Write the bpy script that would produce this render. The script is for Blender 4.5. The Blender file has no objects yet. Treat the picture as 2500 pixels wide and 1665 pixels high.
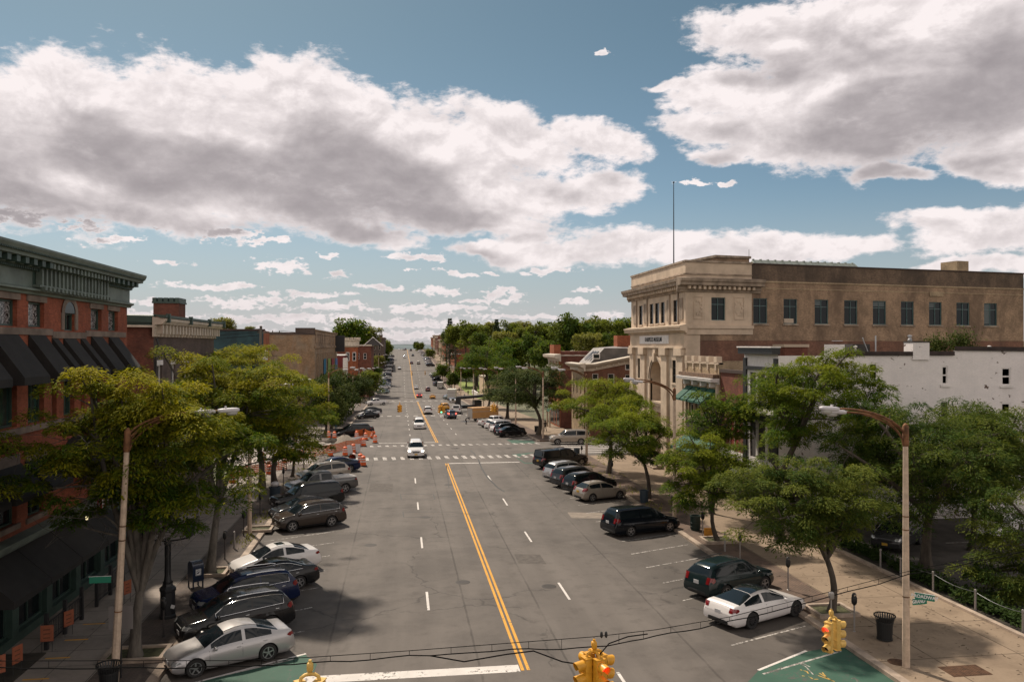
import bpy, bmesh, math, random
import numpy as np
from mathutils import Vector, Matrix

random.seed(7)
R = math.radians
S = bpy.context.scene
C = S.collection

# ------------------------------------------------------------------ camera
H = 12.2                       # eye height above the near street
AZ = math.atan(270 / 1944)     # the street runs along +Y, the camera looks a little to the right of it
SA, CA = math.sin(AZ), math.cos(AZ)
F, X0, Y0 = 1944.0, 1250.0, 842.0
cam = bpy.data.cameras.new('camera')
cam.sensor_width = 36.0
cam.lens = 28.0
cam.clip_end = 20000
cam_o = bpy.data.objects.new('camera', cam)
C.objects.link(cam_o)
cam_o.location = (0, 0, H)
cam_o.rotation_euler = (R(90) + math.atan(9.5 / 1944), 0, -AZ)
S.camera = cam_o

# ------------------------------------------------------------------ sun, exposure
SUN_EL = R(52)
SUN_DIR = Vector((-0.43, 0.903, 0)).normalized() * math.cos(SUN_EL) + Vector((0, 0, math.sin(SUN_EL)))
sun = bpy.data.lights.new('sun', 'SUN')
sun.energy = 3.9
sun.angle = R(3.0)
sun.color = (1.0, 0.88, 0.73)
sun_o = bpy.data.objects.new('sun', sun)
C.objects.link(sun_o)
sun_o.location = (-60, 60, 90)
sun_o.rotation_euler = (-SUN_DIR).to_track_quat('-Z', 'Y').to_euler()
S.view_settings.view_transform = 'Standard'
S.view_settings.look = 'None'
S.view_settings.exposure = 0.45
S.view_settings.gamma = 1.0
S.view_settings.use_curve_mapping = False
S.render.engine = 'CYCLES'
S.cycles.use_denoising = True
S.cycles.denoiser = 'OPENIMAGEDENOISE'
S.cycles.denoising_input_passes = 'RGB_ALBEDO_NORMAL'
S.cycles.max_bounces = 6
S.cycles.diffuse_bounces = 3
S.cycles.glossy_bounces = 3
S.cycles.transparent_max_bounces = 8
S.cycles.caustics_reflective = False
S.cycles.caustics_refractive = False
S.cycles.sample_clamp_indirect = 6.0

# ------------------------------------------------------------------ node helper
class NT:
 def __init__(s, tree):
  s.t = tree
 def n(s, typ, **kw):
  nd = s.t.nodes.new(typ)
  for k, v in kw.items():
   if k.startswith('i_'):
    key = k[2:]
    key = int(key) if key.isdigit() else key.replace('_', ' ')
    s.set(nd.inputs[key], v)
   else:
    setattr(nd, k, v)
  return nd
 def set(s, inp, v):
  if isinstance(v, bpy.types.NodeSocket):
   s.t.links.new(v, inp)
  elif isinstance(v, (tuple, list)) and len(v) == 3 and inp.type == 'RGBA':
   inp.default_value = (*v, 1)
  else:
   inp.default_value = v
 def m(s, op, a, b=None, c=None, clamp=False):
  nd = s.t.nodes.new('ShaderNodeMath')
  nd.operation = op
  nd.use_clamp = clamp
  for i, v in enumerate((a, b, c)):
   if v is not None:
    s.set(nd.inputs[i], v)
  return nd.outputs[0]
 def v(s, op, a, b=None, c=None, scale=None):
  nd = s.t.nodes.new('ShaderNodeVectorMath')
  nd.operation = op
  for i, x in enumerate((a, b, c)):
   if x is not None:
    s.set(nd.inputs[i], x)
  if scale is not None:
   s.set(nd.inputs['Scale'], scale)
  return nd.outputs['Value'] if op in ('DOT_PRODUCT', 'LENGTH', 'DISTANCE') else nd.outputs[0]
 def xyz(s, x=0.0, y=0.0, z=0.0):
  nd = s.t.nodes.new('ShaderNodeCombineXYZ')
  for i, q in enumerate((x, y, z)):
   s.set(nd.inputs[i], q)
  return nd.outputs[0]
 def sep(s, v):
  nd = s.t.nodes.new('ShaderNodeSeparateXYZ')
  s.set(nd.inputs[0], v)
  return nd.outputs
 def noise(s, vec, scale, detail=3.0, rough=0.5, dist=0.0, out='Fac', lac=2.0):
  nd = s.t.nodes.new('ShaderNodeTexNoise')
  s.set(nd.inputs['Vector'], vec)
  nd.inputs['Scale'].default_value = scale
  nd.inputs['Detail'].default_value = detail
  nd.inputs['Roughness'].default_value = rough
  nd.inputs['Distortion'].default_value = dist
  nd.inputs['Lacunarity'].default_value = lac
  return nd.outputs[out]
 def ramp(s, fac, lo, hi, a=0.0, b=1.0, smooth=True):
  nd = s.t.nodes.new('ShaderNodeMapRange')
  nd.interpolation_type = 'SMOOTHSTEP' if smooth else 'LINEAR'
  nd.clamp = True
  s.set(nd.inputs['Value'], fac)
  for k, q in (('From Min', lo), ('From Max', hi), ('To Min', a), ('To Max', b)):
   s.set(nd.inputs[k], q)
  return nd.outputs[0]
 def mix(s, fac, a, b, mode='MIX'):
  nd = s.t.nodes.new('ShaderNodeMix')
  nd.data_type = 'RGBA'
  nd.blend_type = mode
  s.set(nd.inputs[0], fac)
  s.set(nd.inputs[6], a)
  s.set(nd.inputs[7], b)
  return nd.outputs[2]

# ------------------------------------------------------------------ world: daylight sky with broken cumulus
def ang(x, y):
 u = math.atan((x - X0) / F)
 return u, math.atan((Y0 - y) / F * math.cos(u))

w = bpy.data.worlds.new('World')
S.world = w
w.use_nodes = True
wt = w.node_tree
wt.nodes.clear()

# banks of cloud as bearings in the sky (centre, half widths, tilt); noise breaks them up
BANKS = [(-60, 330, 250, 150, 0), (180, 260, 190, 140, 0), (330, 350, 300, 160, 0), (120, 430, 420, 120, 0), (520, 300, 260, 150, -.15), (740, 240, 230, 120, -.1),
   (760, 380, 420, 160, -.1), (1000, 330, 330, 120, -.3), (1250, 340, 230, 84, -.25), (1450, 335, 150, 55, -.2), (1040, 440, 360, 110, -.06),
   (1330, 480, 240, 62, .1), (640, 490, 520, 78, -.05), (1130, 540, 330, 50, -.1), (880, 570, 170, 34, -.2), (330, 515, 300, 42, -.08),
   (1890, 100, 190, 84, -.15), (1760, 215, 130, 60, 0), (1730, 310, 130, 44, -.1), (2110, 80, 260, 150, -.1), (2420, 80, 360, 210, 0), (2050, 220, 300, 130, -.1), (2400, 250, 360, 150, 0),
   (2000, 350, 300, 70, -.12), (2180, 430, 110, 22, -.1), (2440, 400, 200, 52, -.25), (1790, 372, 150, 32, -.1), (1660, 190, 70, 12, .1),
   (1380, 625, 260, 40, 0), (1620, 600, 260, 46, 0), (1870, 612, 220, 40, 0), (2080, 605, 120, 30, 0), (1280, 590, 110, 26, 0), (1180, 615, 90, 20, 0),
   (2330, 545, 130, 30, -.1), (2440, 575, 200, 52, 0), (2420, 655, 200, 22, 0)]
TUFTS = [(1470, 132, 22, 9), (560, 572, 95, 26), (650, 585, 55, 10), (285, 586, 78, 13),
   (695, 650, 72, 20), (825, 672, 34, 14), (990, 622, 60, 13), (1065, 630, 40, 12), (1070, 708, 80, 15), (1228, 718, 60, 18),
   (1425, 713, 48, 8), (210, 545, 66, 18), (40, 530, 90, 30), (1400, 738, 40, 12), (1690, 445, 50, 9), (1770, 446, 34, 10), (360, 735, 80, 9),
   (1480, 770, 40, 18), (600, 738, 130, 16), (820, 752, 130, 14), (1060, 756, 180, 15), (700, 778, 240, 16), (1000, 790, 260, 14), (1250, 775, 150, 10), (520, 700, 130, 12), (760, 720, 110, 10), (1330, 660, 90, 10), (1120, 665, 70, 8), (930, 700, 90, 9), (420, 640, 60, 8),
   (980, 818, 420, 14), (330, 768, 110, 12), (1190, 735, 110, 8), (460, 800, 200, 12), (800, 622, 28, 7), (1000, 655, 24, 5), (1200, 665, 28, 5), (380, 560, 30, 6)]

def tree_of_banks(T, Q, lst, blend):
 m = None
 for (x, y, rx, ry, tl) in [(*b, 0)[:5] for b in lst]:
  u, v = ang(x, y)
  a, b = rx / F, ry / F
  sx = T.v('MULTIPLY_ADD', Q, (1 / a, 1 / b, 0), (-u / a, -v / b, 0))
  if abs(tl) > 1e-4:                       # tilt by shearing the bank
   d1 = T.v('DOT_PRODUCT', sx, (1, 0, 0))
   sx = T.v('ADD', sx, T.xyz(0.0, T.m('MULTIPLY', d1, -tl * a / b), 0.0))
  d = T.v('DOT_PRODUCT', sx, sx)
  if m is None:
   m = d
  else:
   nd = T.n('ShaderNodeMath', operation='SMOOTH_MIN')
   T.set(nd.inputs[0], m)
   T.set(nd.inputs[1], d)
   nd.inputs[2].default_value = blend
   m = nd.outputs[0]
 return T.m('MAXIMUM', T.m('SUBTRACT', 1.0, T.m('POWER', T.m('MAXIMUM', m, 0.0), 0.6)), -1.3)

T = NT(wt)
tc = T.n('ShaderNodeTexCoord')
rot = T.n('ShaderNodeVectorRotate', rotation_type='Z_AXIS')
T.set(rot.inputs['Vector'], tc.outputs['Generated'])
rot.inputs['Angle'].default_value = AZ
d3 = T.sep(rot.outputs[0])
uu = T.m('ARCTAN2', d3[0], d3[1])
vv = T.m('ARCSINE', d3[2])
PP = T.xyz(uu, vv, 0.0)
warp = T.v('SUBTRACT', T.noise(PP, 8.0, 4.0, 0.62, out='Color'), (0.5, 0.5, 0.5))
QQ = T.v('MULTIPLY_ADD', warp, (0.10, 0.05, 0.0), PP)
big = tree_of_banks(T, QQ, BANKS, 0.3)
warp2 = T.v('SUBTRACT', T.noise(PP, 34.0, 3.0, 0.6, out='Color'), (0.5, 0.5, 0.5))
small = tree_of_banks(T, T.v('MULTIPLY_ADD', warp2, (0.045, 0.020, 0.0), PP), TUFTS, 0.1)
def P2(k, off=(0, 0, 0)):
 return T.v('MULTIPLY_ADD', PP, (1.0, k, 1.0), off)
n1 = T.noise(P2(1.5), 11.0, 8.0, 0.60, 0.2)
n2 = T.noise(P2(2.2), 60.0, 5.0, 0.62, 0.2)
c1 = T.m('SUBTRACT', n1, 0.5)
c2 = T.m('SUBTRACT', n2, 0.5)
D_big = T.m('ADD', big, T.m('MULTIPLY_ADD', c1, 1.9, T.m('MULTIPLY', c2, 0.35)))
D_small = T.m('ADD', small, T.m('MULTIPLY_ADD', c2, 3.2, -0.22))
D0 = T.m('MAXIMUM', D_big, D_small)
# broken bright cloud added out of view behind the camera to whiten ambient light
rear = T.m('ADD', T.ramp(T.m('ABSOLUTE', uu), 0.85, 1.3, -1.5, 0.45), T.ramp(vv, 0.05, 1.3, 0.0, -0.35))
D0 = T.m('MAXIMUM', D0, T.m('ADD', rear, T.m('MULTIPLY', c1, 2.0)))
# how much cloud lies between a point and the sun, which stands high beyond the top of the picture
soft = T.v('MULTIPLY_ADD', warp, (0.05, 0.02, 0.0), T.v('ADD', PP, (-0.012, 0.046, 0.0)))
core = tree_of_banks(T, soft, BANKS[:24], 0.4)
lown = T.noise(P2(2.6, (3.1, 0.0, 0.0)), 5.0, 3.0, 0.5, 0.35)
core = T.m('ADD', core, T.m('MULTIPLY', T.m('SUBTRACT', lown, 0.5), 2.2))
core = T.ramp(core, 0.22, 1.15)
n1u = T.noise(P2(1.5, (-0.004, 0.020, 0.0)), 11.0, 6.0, 0.60, 0.2)
relief = T.m('SUBTRACT', n1u, n1)
sky = T.n('ShaderNodeTexSky', sky_type='NISHITA', sun_disc=False)
sky.sun_elevation = SUN_EL
sky.sun_rotation = math.atan2(SUN_DIR.x, SUN_DIR.y)
sky.altitude = 100
sky.air_density = 1.0
sky.dust_density = 1.0
sky.ozone_density = 2.0
el = T.ramp(vv, 0.0, 0.42)
tint = T.mix(el, (0.054, 0.058, 0.058), (0.0430, 0.0485, 0.0415))
skyc = T.mix(1.0, sky.outputs[0], tint, 'MULTIPLY')
# paler, milkier air near the horizon
skyc = T.mix(T.ramp(vv, 0.20, 0.0, 0.0, 0.8), skyc, (0.335, 0.362, 0.392))
skyc = T.mix(T.ramp(vv, 0.075, 0.0, 0.0, 0.75), skyc, (0.44, 0.415, 0.415))
cover = T.ramp(T.m('ADD', D0, T.m('MULTIPLY', c2, 0.5)), -0.06, 0.40)
thick = T.ramp(D0, 0.05, 0.8)
shade = T.m('MULTIPLY', T.m('MULTIPLY', core, T.ramp(D_big, -0.1, 0.25)), T.m('MULTIPLY_ADD', thick, 0.8, 0.1))
shade = T.m('ADD', shade, T.m('MULTIPLY', relief, T.m('MULTIPLY_ADD', thick, 0.9, 0.7)))
shade = T.m('ADD', shade, T.m('MULTIPLY', c2, 0.10))
shade = T.m('MAXIMUM', T.m('ADD', shade, T.m('MULTIPLY', thick, 0.10)), 0.0)
shade = T.m('SUBTRACT', 1.0, T.m('POWER', 2.718, T.m('MULTIPLY', shade, -1.7)))
cl = T.mix(shade, (0.71, 0.65, 0.645), (0.195, 0.174, 0.184))
# the added clouds behind the camera are brightened to raise the ambient light
cl = T.mix(T.ramp(T.m('ABSOLUTE', uu), 0.8, 1.4), cl, (0.80, 0.72, 0.66))
# far clouds sink into the air
cl = T.mix(T.ramp(vv, 0.14, 0.0, 0.0, 0.5), cl, (0.50, 0.455, 0.455))
allc = T.mix(cover, skyc, cl)
# below the horizon the air is a plain grey
allc = T.mix(T.ramp(vv, 0.0, -0.03), allc, (0.22, 0.21, 0.20))
bg = T.n('ShaderNodeBackground')
T.set(bg.inputs['Color'], allc)
bg.inputs['Strength'].default_value = 1.0
wo = T.n('ShaderNodeOutputWorld')
wt.links.new(bg.outputs[0], wo.inputs[0])
w.cycles.sampling_method = 'MANUAL'
w.cycles.sample_map_resolution = 512

# ------------------------------------------------------------------ geometry helpers
_ZP = [(-400, 0), (88, 0), (115, -0.9), (165, -2.5), (230, -4.2), (290, -5.3), (330, -4.8), (380, -1.6), (430, 1.4), (550, 5.0), (680, 7.8), (730, 8.0), (800, 6.0), (950, 0), (8000, 0)]
def zg(Y):
 """height of the street at distance Y along it (it dips, then climbs to a crest)"""
 for i in range(len(_ZP) - 1):
  a, b = _ZP[i], _ZP[i + 1]
  if Y <= b[0]:
   t = (Y - a[0]) / (b[0] - a[0])
   pa = _ZP[max(i - 1, 0)]
   nb = _ZP[min(i + 2, len(_ZP) - 1)]
   ma = 0 if i == 0 else (b[1] - pa[1]) / (b[0] - pa[0]) * (b[0] - a[0])
   mb = (nb[1] - a[1]) / (nb[0] - a[0]) * (b[0] - a[0])
   if i < 2 or i > 12:
    return a[1] + (b[1] - a[1]) * t
   return (2*t**3 - 3*t**2 + 1) * a[1] + (t**3 - 2*t**2 + t) * ma + (-2*t**3 + 3*t**2) * b[1] + (t**3 - t**2) * mb
 return 0.0
def sst(a, b, x):
 t = min(1, max(0, (x - a) / (b - a)))
 return t * t * (3 - 2 * t)
def zt(X, Y):
 """terrain beside the street: a wooded hill rises to the right"""
 hill = sst(34, 110, X) * sst(125, 240, Y) * (1 - sst(420, 640, Y)) * 13
 return zg(Y) + hill
def pt(x, y, d):
 l = (x - X0) / F
 return Vector((d * (SA + l * CA), d * (CA - l * SA), H + d * (Y0 - y) / F))
def G(x, y, h=0.0):
 """point of the street surface (raised by h) seen in the photograph at x, y"""
 d = 15.0
 while d < 900:
  p = pt(x, y, d)
  if p.z <= zg(p.y) + h:
   return p
  d += 0.05 if d < 150 else 0.25
 return pt(x, y, 900)
def PX(x, y, X):
 l = (x - X0) / F
 return pt(x, y, X / (SA + l * CA))
def PYY(x, y, Y):
 l = (x - X0) / F
 return pt(x, y, Y / (CA - l * SA))

class MB:
 """collects shapes into one mesh"""
 def __init__(s):
  s.v, s.f, s.mi = [], [], []
  s.cur = 0
 def face(s, pts):
  b = len(s.v)
  s.v += [tuple(p) for p in pts]
  s.f.append(tuple(range(b, b + len(pts))))
  s.mi.append(s.cur)
  return s
 def grid(s, rows, close=False):
  b = len(s.v)
  n = len(rows[0])
  for r in rows:
   s.v += [tuple(p) for p in r]
  for i in range(len(rows) - 1):
   for j in range(n - (0 if close else 1)):
    k = (j + 1) % n
    s.f.append((b + i*n + j, b + i*n + k, b + (i+1)*n + k, b + (i+1)*n + j))
    s.mi.append(s.cur)
  return s
 def box(s, lo, hi, M=None):
  x0, y0, z0 = lo
  x1, y1, z1 = hi
  P = [(x0,y0,z0),(x1,y0,z0),(x1,y1,z0),(x0,y1,z0),(x0,y0,z1),(x1,y0,z1),(x1,y1,z1),(x0,y1,z1)]
  if M is not None:
   P = [M @ Vector(p) for p in P]
  b = len(s.v)
  s.v += [tuple(p) for p in P]
  for q in ((0,3,2,1),(4,5,6,7),(0,1,5,4),(1,2,6,5),(2,3,7,6),(3,0,4,7)):
   s.f.append(tuple(b + i for i in q))
   s.mi.append(s.cur)
  return s
 def cbox(s, c, d, M=None):
  return s.box((c[0]-d[0]/2, c[1]-d[1]/2, c[2]-d[2]/2), (c[0]+d[0]/2, c[1]+d[1]/2, c[2]+d[2]/2), M)
 def rbox(s, c, d, r=0.3, M=None, n=2):
  """soft-cornered box: rings of a superellipse"""
  rows = []
  N = 16
  for i in range(9):
   ph = -math.pi/2 + math.pi * i / 8
   e = r
   cz = math.copysign(abs(math.sin(ph)) ** e, math.sin(ph))
   cr = abs(math.cos(ph)) ** e
   row = []
   for j in range(N):
    t = 2 * math.pi * (j + .5) / N
    x = math.copysign(abs(math.cos(t)) ** e, math.cos(t)) * cr
    y = math.copysign(abs(math.sin(t)) ** e, math.sin(t)) * cr
    p = Vector((c[0] + x*d[0]/2, c[1] + y*d[1]/2, c[2] + cz*d[2]/2))
    row.append(M @ p if M is not None else p)
   rows.append(row)
  return s.grid(rows, True)
 def tube(s, pts, rad, n=8, cap=True):
  pts = [Vector(p) for p in pts]
  rr = rad if isinstance(rad, (list, tuple)) else [rad] * len(pts)
  rows = []
  ref = None
  for i, p in enumerate(pts):
   t = (pts[min(i+1, len(pts)-1)] - pts[max(i-1, 0)]).normalized()
   if ref is None:
    ref = Vector((0, 0, 1)) if abs(t.z) < .9 else Vector((1, 0, 0))
   a = t.cross(ref).normalized()
   ref = a.cross(t).normalized()
   rows.append([p + (a * math.cos(2*math.pi*j/n) + ref * math.sin(2*math.pi*j/n)) * rr[i] for j in range(n)])
  s.grid(rows, True)
  if cap:
   s.face(rows[0][::-1])
   s.face(rows[-1])
  return s
 def lathe(s, prof, n=16, M=None, axis='z'):
  rows = []
  for r, h in prof:
   row = []
   for j in range(n):
    t = 2*math.pi*j/n
    p = (r*math.cos(t), r*math.sin(t), h) if axis == 'z' else (h, r*math.cos(t), r*math.sin(t))
    row.append(M @ Vector(p) if M is not None else p)
   rows.append(row)
  return s.grid(rows, True)

def obj(name, mb, mat, parent=None, smooth=False, org=None, autosm=None):
 me = bpy.data.meshes.new(name)
 if org is None and parent is not None and parent.get('_abs'):
  pass
 o0 = ORG.get(parent.name if parent else '', None) if org is None else org
 vs = mb.v if o0 is None else [(v[0]-o0[0], v[1]-o0[1], v[2]-o0[2]) for v in mb.v]
 me.from_pydata(vs, [], mb.f)
 mats = mat if isinstance(mat, (list, tuple)) else [mat]
 for m in mats:
  me.materials.append(m)
 if len(mats) > 1:
  me.polygons.foreach_set('material_index', mb.mi)
 if smooth:
  me.polygons.foreach_set('use_smooth', [True] * len(me.polygons))
  if autosm:
   me.set_sharp_from_angle(angle=R(autosm))
 o = bpy.data.objects.new(name, me)
 C.objects.link(o)
 if parent is not None:
  o.parent = parent
  if o0 is not None:
   ORG[o.name] = o0
 return o
ORG = {}
def tag(o, label, cat, group=None, kind=None):
 o['label'] = label
 o['category'] = cat
 if group:
  o['group'] = group
 if kind:
  o['kind'] = kind
 return o
def thing(name, label, cat, loc=(0, 0, 0), rz=0, group=None, world=True):
 """an Empty at the base of a thing; with world=True its parts are given in world coordinates"""
 o = bpy.data.objects.new(name, None)
 C.objects.link(o)
 o.empty_display_size = 0.3
 o.location = loc
 o.rotation_euler = (0, 0, rz)
 if world:
  ORG[o.name] = tuple(loc)
 return tag(o, label, cat, group)
def solo(name, mb, mat, label, cat, loc=None, group=None, smooth=False, autosm=None):
 o = obj(name, mb, mat, None, smooth, loc, autosm)
 if loc is not None:
  o.location = loc
 return tag(o, label, cat, group)
def struct(name, mb, mat, smooth=False):
 o = obj(name, mb, mat, None, smooth)
 o['kind'] = 'structure'
 return o
def kids(o):
 return [c for c in CH.get(o.name, [])]
CH = {}
def index_children():
 CH.clear()
 for o in C.objects:
  if o.parent:
   CH.setdefault(o.parent.name, []).append(o)
def copy_tree(o, parent=None):
 c = o.copy()
 C.objects.link(c)
 if parent is not None:
  c.parent = parent
 for k in CH.get(o.name, []):
  copy_tree(k, c)
 return c

# ------------------------------------------------------------------ materials
MATS = {}
def mat(name, col, rough=0.7, metal=0.0, spec=0.5, var=0.0, vscale=2.0, bump=0.0, bscale=20.0, emit=None, estr=0.0, coat=0.0, var2=None, stretch=None):
 if name in MATS:
  return MATS[name]
 m = bpy.data.materials.new(name)
 m.use_nodes = True
 t = m.node_tree
 T = NT(t)
 p = t.nodes['Principled BSDF']
 p.inputs['Base Color'].default_value = (*col, 1)
 p.inputs['Roughness'].default_value = rough
 p.inputs['Metallic'].default_value = metal
 p.inputs['Specular IOR Level'].default_value = spec
 p.inputs['Coat Weight'].default_value = coat
 p.inputs['Coat Roughness'].default_value = 0.06
 if var or bump:
  tc = T.n('ShaderNodeTexCoord')
  vec = tc.outputs['Object']
  if stretch:
   vec = T.v('MULTIPLY', vec, stretch)
  if var:
   n = T.noise(vec, vscale, 6.0, 0.6)
   lo = var2 if var2 else tuple(c * (1 - var) for c in col)
   hi = tuple(min(1, c * (1 + var)) for c in col) if not var2 else col
   c = T.mix(T.ramp(n, 0.3, 0.7), lo, hi)
   T.set(p.inputs['Base Color'], c)
  if bump:
   b = T.n('ShaderNodeBump')
   b.inputs['Strength'].default_value = bump
   b.inputs['Distance'].default_value = 0.02
   T.set(b.inputs['Height'], T.noise(vec, bscale, 4.0, 0.6))
   T.set(p.inputs['Normal'], b.outputs[0])
 if emit:
  p.inputs['Emission Color'].default_value = (*emit, 1)
  p.inputs['Emission Strength'].default_value = estr
 MATS[name] = m
 return m

def brick_mat(name, c1, c2, mortar, stain=None, stain_amt=0.0, peel=None, w=0.24, h=0.08, rough=0.85, stscale=0.25, mott=1.0):
 """courses of brick in world-size units on any upright face, with uneven colour, stains and flaking paint"""
 if name in MATS:
  return MATS[name]
 m = bpy.data.materials.new(name)
 m.use_nodes = True
 T = NT(m.node_tree)
 p = m.node_tree.nodes['Principled BSDF']
 tc = T.n('ShaderNodeTexCoord')
 o = tc.outputs['Object']
 s = T.sep(o)
 u = T.m('ADD', s[0], s[1])
 vec = T.xyz(u, s[2], 0.0)
 b = T.n('ShaderNodeTexBrick')
 T.set(b.inputs['Vector'], vec)
 b.inputs['Scale'].default_value = 1.0
 b.inputs['Mortar Size'].default_value = 0.008
 b.inputs['Mortar Smooth'].default_value = 0.3
 b.inputs['Bias'].default_value = 0.0
 b.inputs['Brick Width'].default_value = w
 b.inputs['Row Height'].default_value = h
 b.inputs['Color1'].default_value = (*c1, 1)
 b.inputs['Color2'].default_value = (*c2, 1)
 b.inputs['Mortar'].default_value = (*mortar, 1)
 col = b.outputs['Color']
 n = T.noise(o, 0.9, 6.0, 0.65)
 col = T.mix(1.0, col, T.mix(T.ramp(n, 0.25, 0.75), tuple(1 - .30 * mott for _ in '123'), (1 + .25 * mott, 1 + .22 * mott, 1 + .2 * mott)), 'MULTIPLY')
 col = T.mix(1.0, col, T.mix(T.ramp(T.noise(T.v('MULTIPLY', o, (1, 1, 2.2)), 5.0, 4.0, 0.7), .3, .7), tuple(1 - .22 * mott for _ in '123'), (1 + .2 * mott, 1 + .18 * mott, 1 + .16 * mott)), 'MULTIPLY')
 if stain:
  n2 = T.noise(T.v('MULTIPLY', o, (1, 1, 0.45)), stscale, 6.0, 0.68, 0.5)
  col = T.mix(T.m('MULTIPLY', T.ramp(n2, 0.42, 0.66), stain_amt), col, stain)
 if peel:
  n3 = T.noise(T.v('MULTIPLY', o, (1, 1, 1.6)), 1.5, 7.0, 0.62, 0.6)
  n4 = T.noise(o, 0.22, 3.0, 0.6)
  k = T.ramp(T.m('ADD', n3, T.m('MULTIPLY', T.m('SUBTRACT', n4, 0.5), 0.35)), 0.635, 0.65)
  col = T.mix(k, col, peel)
 T.set(p.inputs['Base Color'], col)
 p.inputs['Roughness'].default_value = rough
 p.inputs['Specular IOR Level'].default_value = 0.25
 bp = T.n('ShaderNodeBump')
 bp.inputs['Strength'].default_value = 0.5
 bp.inputs['Distance'].default_value = 0.01
 T.set(bp.inputs['Height'], b.outputs['Fac'])
 bp.invert = True
 T.set(p.inputs['Normal'], bp.outputs[0])
 MATS[name] = m
 return m

def asphalt_mat():
 m = bpy.data.materials.new('asphalt')
 m.use_nodes = True
 T = NT(m.node_tree)
 p = m.node_tree.nodes['Principled BSDF']
 o = T.n('ShaderNodeTexCoord').outputs['Object']
 s = T.sep(o)
 n1 = T.noise(T.v('MULTIPLY', o, (1, 0.12, 1)), 0.55, 5.0, 0.6)
 n2 = T.noise(o, 0.18, 6.0, 0.65, 0.3)
 n3 = T.noise(o, 9.0, 4.0, 0.7)
 n5 = T.noise(o, 1.1, 5.0, 0.65)
 col = T.mix(T.ramp(n1, 0.3, 0.7), (0.106, 0.093, 0.085), (0.136, 0.120, 0.110))
 col = T.mix(T.m('MULTIPLY', T.ramp(n2, 0.42, 0.66), 0.75), col, (0.072, 0.063, 0.058))
 col = T.mix(T.m('MULTIPLY', T.ramp(n5, 0.48, 0.72), 0.5), col, (0.062, 0.053, 0.047))
 col = T.mix(1.0, col, T.mix(n3, (0.80, 0.80, 0.80), (1.2, 1.2, 1.2)), 'MULTIPLY')
 # wheel paths polished pale in the lanes, oil-dark strips between
 lane = T.m('SINE', T.m('MULTIPLY', T.m('SUBTRACT', s[0], 4.63), 2 * math.pi / 1.69))
 inl = T.m('MULTIPLY', T.ramp(s[0], -2.6, -1.6), T.ramp(s[0], 10.9, 11.9, 1.0, 0.0))
 col = T.mix(T.m('MULTIPLY', T.m('MULTIPLY', T.m('MULTIPLY_ADD', lane, 0.5, 0.5), inl), T.ramp(n1, 0.3, 0.8, 0.12, 0.4)), col, (0.150, 0.134, 0.123))
 # the parking bays are older and darker
 bays = T.m('MAXIMUM', T.ramp(T.m('ADD', s[0], T.m('MULTIPLY', n2, 1.2)), -3.0, -4.2), T.ramp(T.m('ADD', s[0], T.m('MULTIPLY', n2, 1.2)), 12.6, 13.8))
 bays = T.m('MULTIPLY', bays, T.ramp(s[1], 84.0, 82.0))
 col = T.mix(T.m('MULTIPLY', bays, 0.45), col, (0.064, 0.056, 0.050))
 # crack lines
 vo = T.n('ShaderNodeTexVoronoi', feature='DISTANCE_TO_EDGE')
 T.set(vo.inputs['Vector'], T.v('MULTIPLY_ADD', T.noise(o, 0.8, 4.0, out='Color'), (1.6, 1.6, 0.0), o))
 vo.inputs['Scale'].default_value = 0.13
 crack = T.ramp(vo.outputs['Distance'], 0.0, 0.010, 1.0, 0.0)
 crack = T.m('MULTIPLY', crack, T.ramp(n2, 0.45, 0.55))
 col = T.mix(T.m('MULTIPLY', crack, 0.6), col, (0.03, 0.027, 0.025))
 # paving seams along the lanes and oil drips in the bays
 for xs in (-2.9, 2.95, 6.35, 11.6):
  q = T.m('ABSOLUTE', T.m('SUBTRACT', T.m('ADD', s[0], T.m('MULTIPLY', n5, .12)), xs + .06))
  col = T.mix(T.m('MULTIPLY', T.ramp(q, .02, .07, 1.0, 0.0), T.ramp(n2, .38, .6, .15, .75)), col, (0.045, 0.039, 0.035))
 drip = T.ramp(T.noise(o, 1.7, 3.0, 0.55), 0.66, 0.74)
 col = T.mix(T.m('MULTIPLY', T.m('MULTIPLY', drip, bays), 0.8), col, (0.030, 0.026, 0.024))
 col = T.mix(1.0, col, (0.94, 0.92, 0.90), 'MULTIPLY')
 T.set(p.inputs['Base Color'], col)
 T.set(p.inputs['Roughness'], T.ramp(n3, 0.2, 0.8, 0.72, 0.9))
 p.inputs['Specular IOR Level'].default_value = 0.35
 b = T.n('ShaderNodeBump')
 b.inputs['Strength'].default_value = 0.35
 b.inputs['Distance'].default_value = 0.02
 T.set(b.inputs['Height'], T.noise(o, 30.0, 4.0, 0.6))
 T.set(p.inputs['Normal'], b.outputs[0])
 return m

def paint_mat(name, col, worn=0.5, under=(0.10, 0.09, 0.083)):
 """road paint worn through to the asphalt in flecks"""
 m = bpy.data.materials.new(name)
 m.use_nodes = True
 T = NT(m.node_tree)
 p = m.node_tree.nodes['Principled BSDF']
 o = T.n('ShaderNodeTexCoord').outputs['Object']
 n = T.noise(o, 5.5, 6.0, 0.7, 0.4)
 n2 = T.noise(o, 0.7, 4.0, 0.6)
 k = T.ramp(T.m('ADD', n, T.m('MULTIPLY', T.m('SUBTRACT', n2, 0.5), 0.5)), 0.44 + 0.22 * (1 - worn), 0.55 + 0.22 * (1 - worn))
 c = T.mix(T.ramp(n2, 0.3, 0.7), tuple(q * 0.82 for q in col), col)
 c = T.mix(k, c, under)
 T.set(p.inputs['Base Color'], c)
 p.inputs['Roughness'].default_value = 0.75
 p.inputs['Specular IOR Level'].default_value = 0.3
 return m

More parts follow.
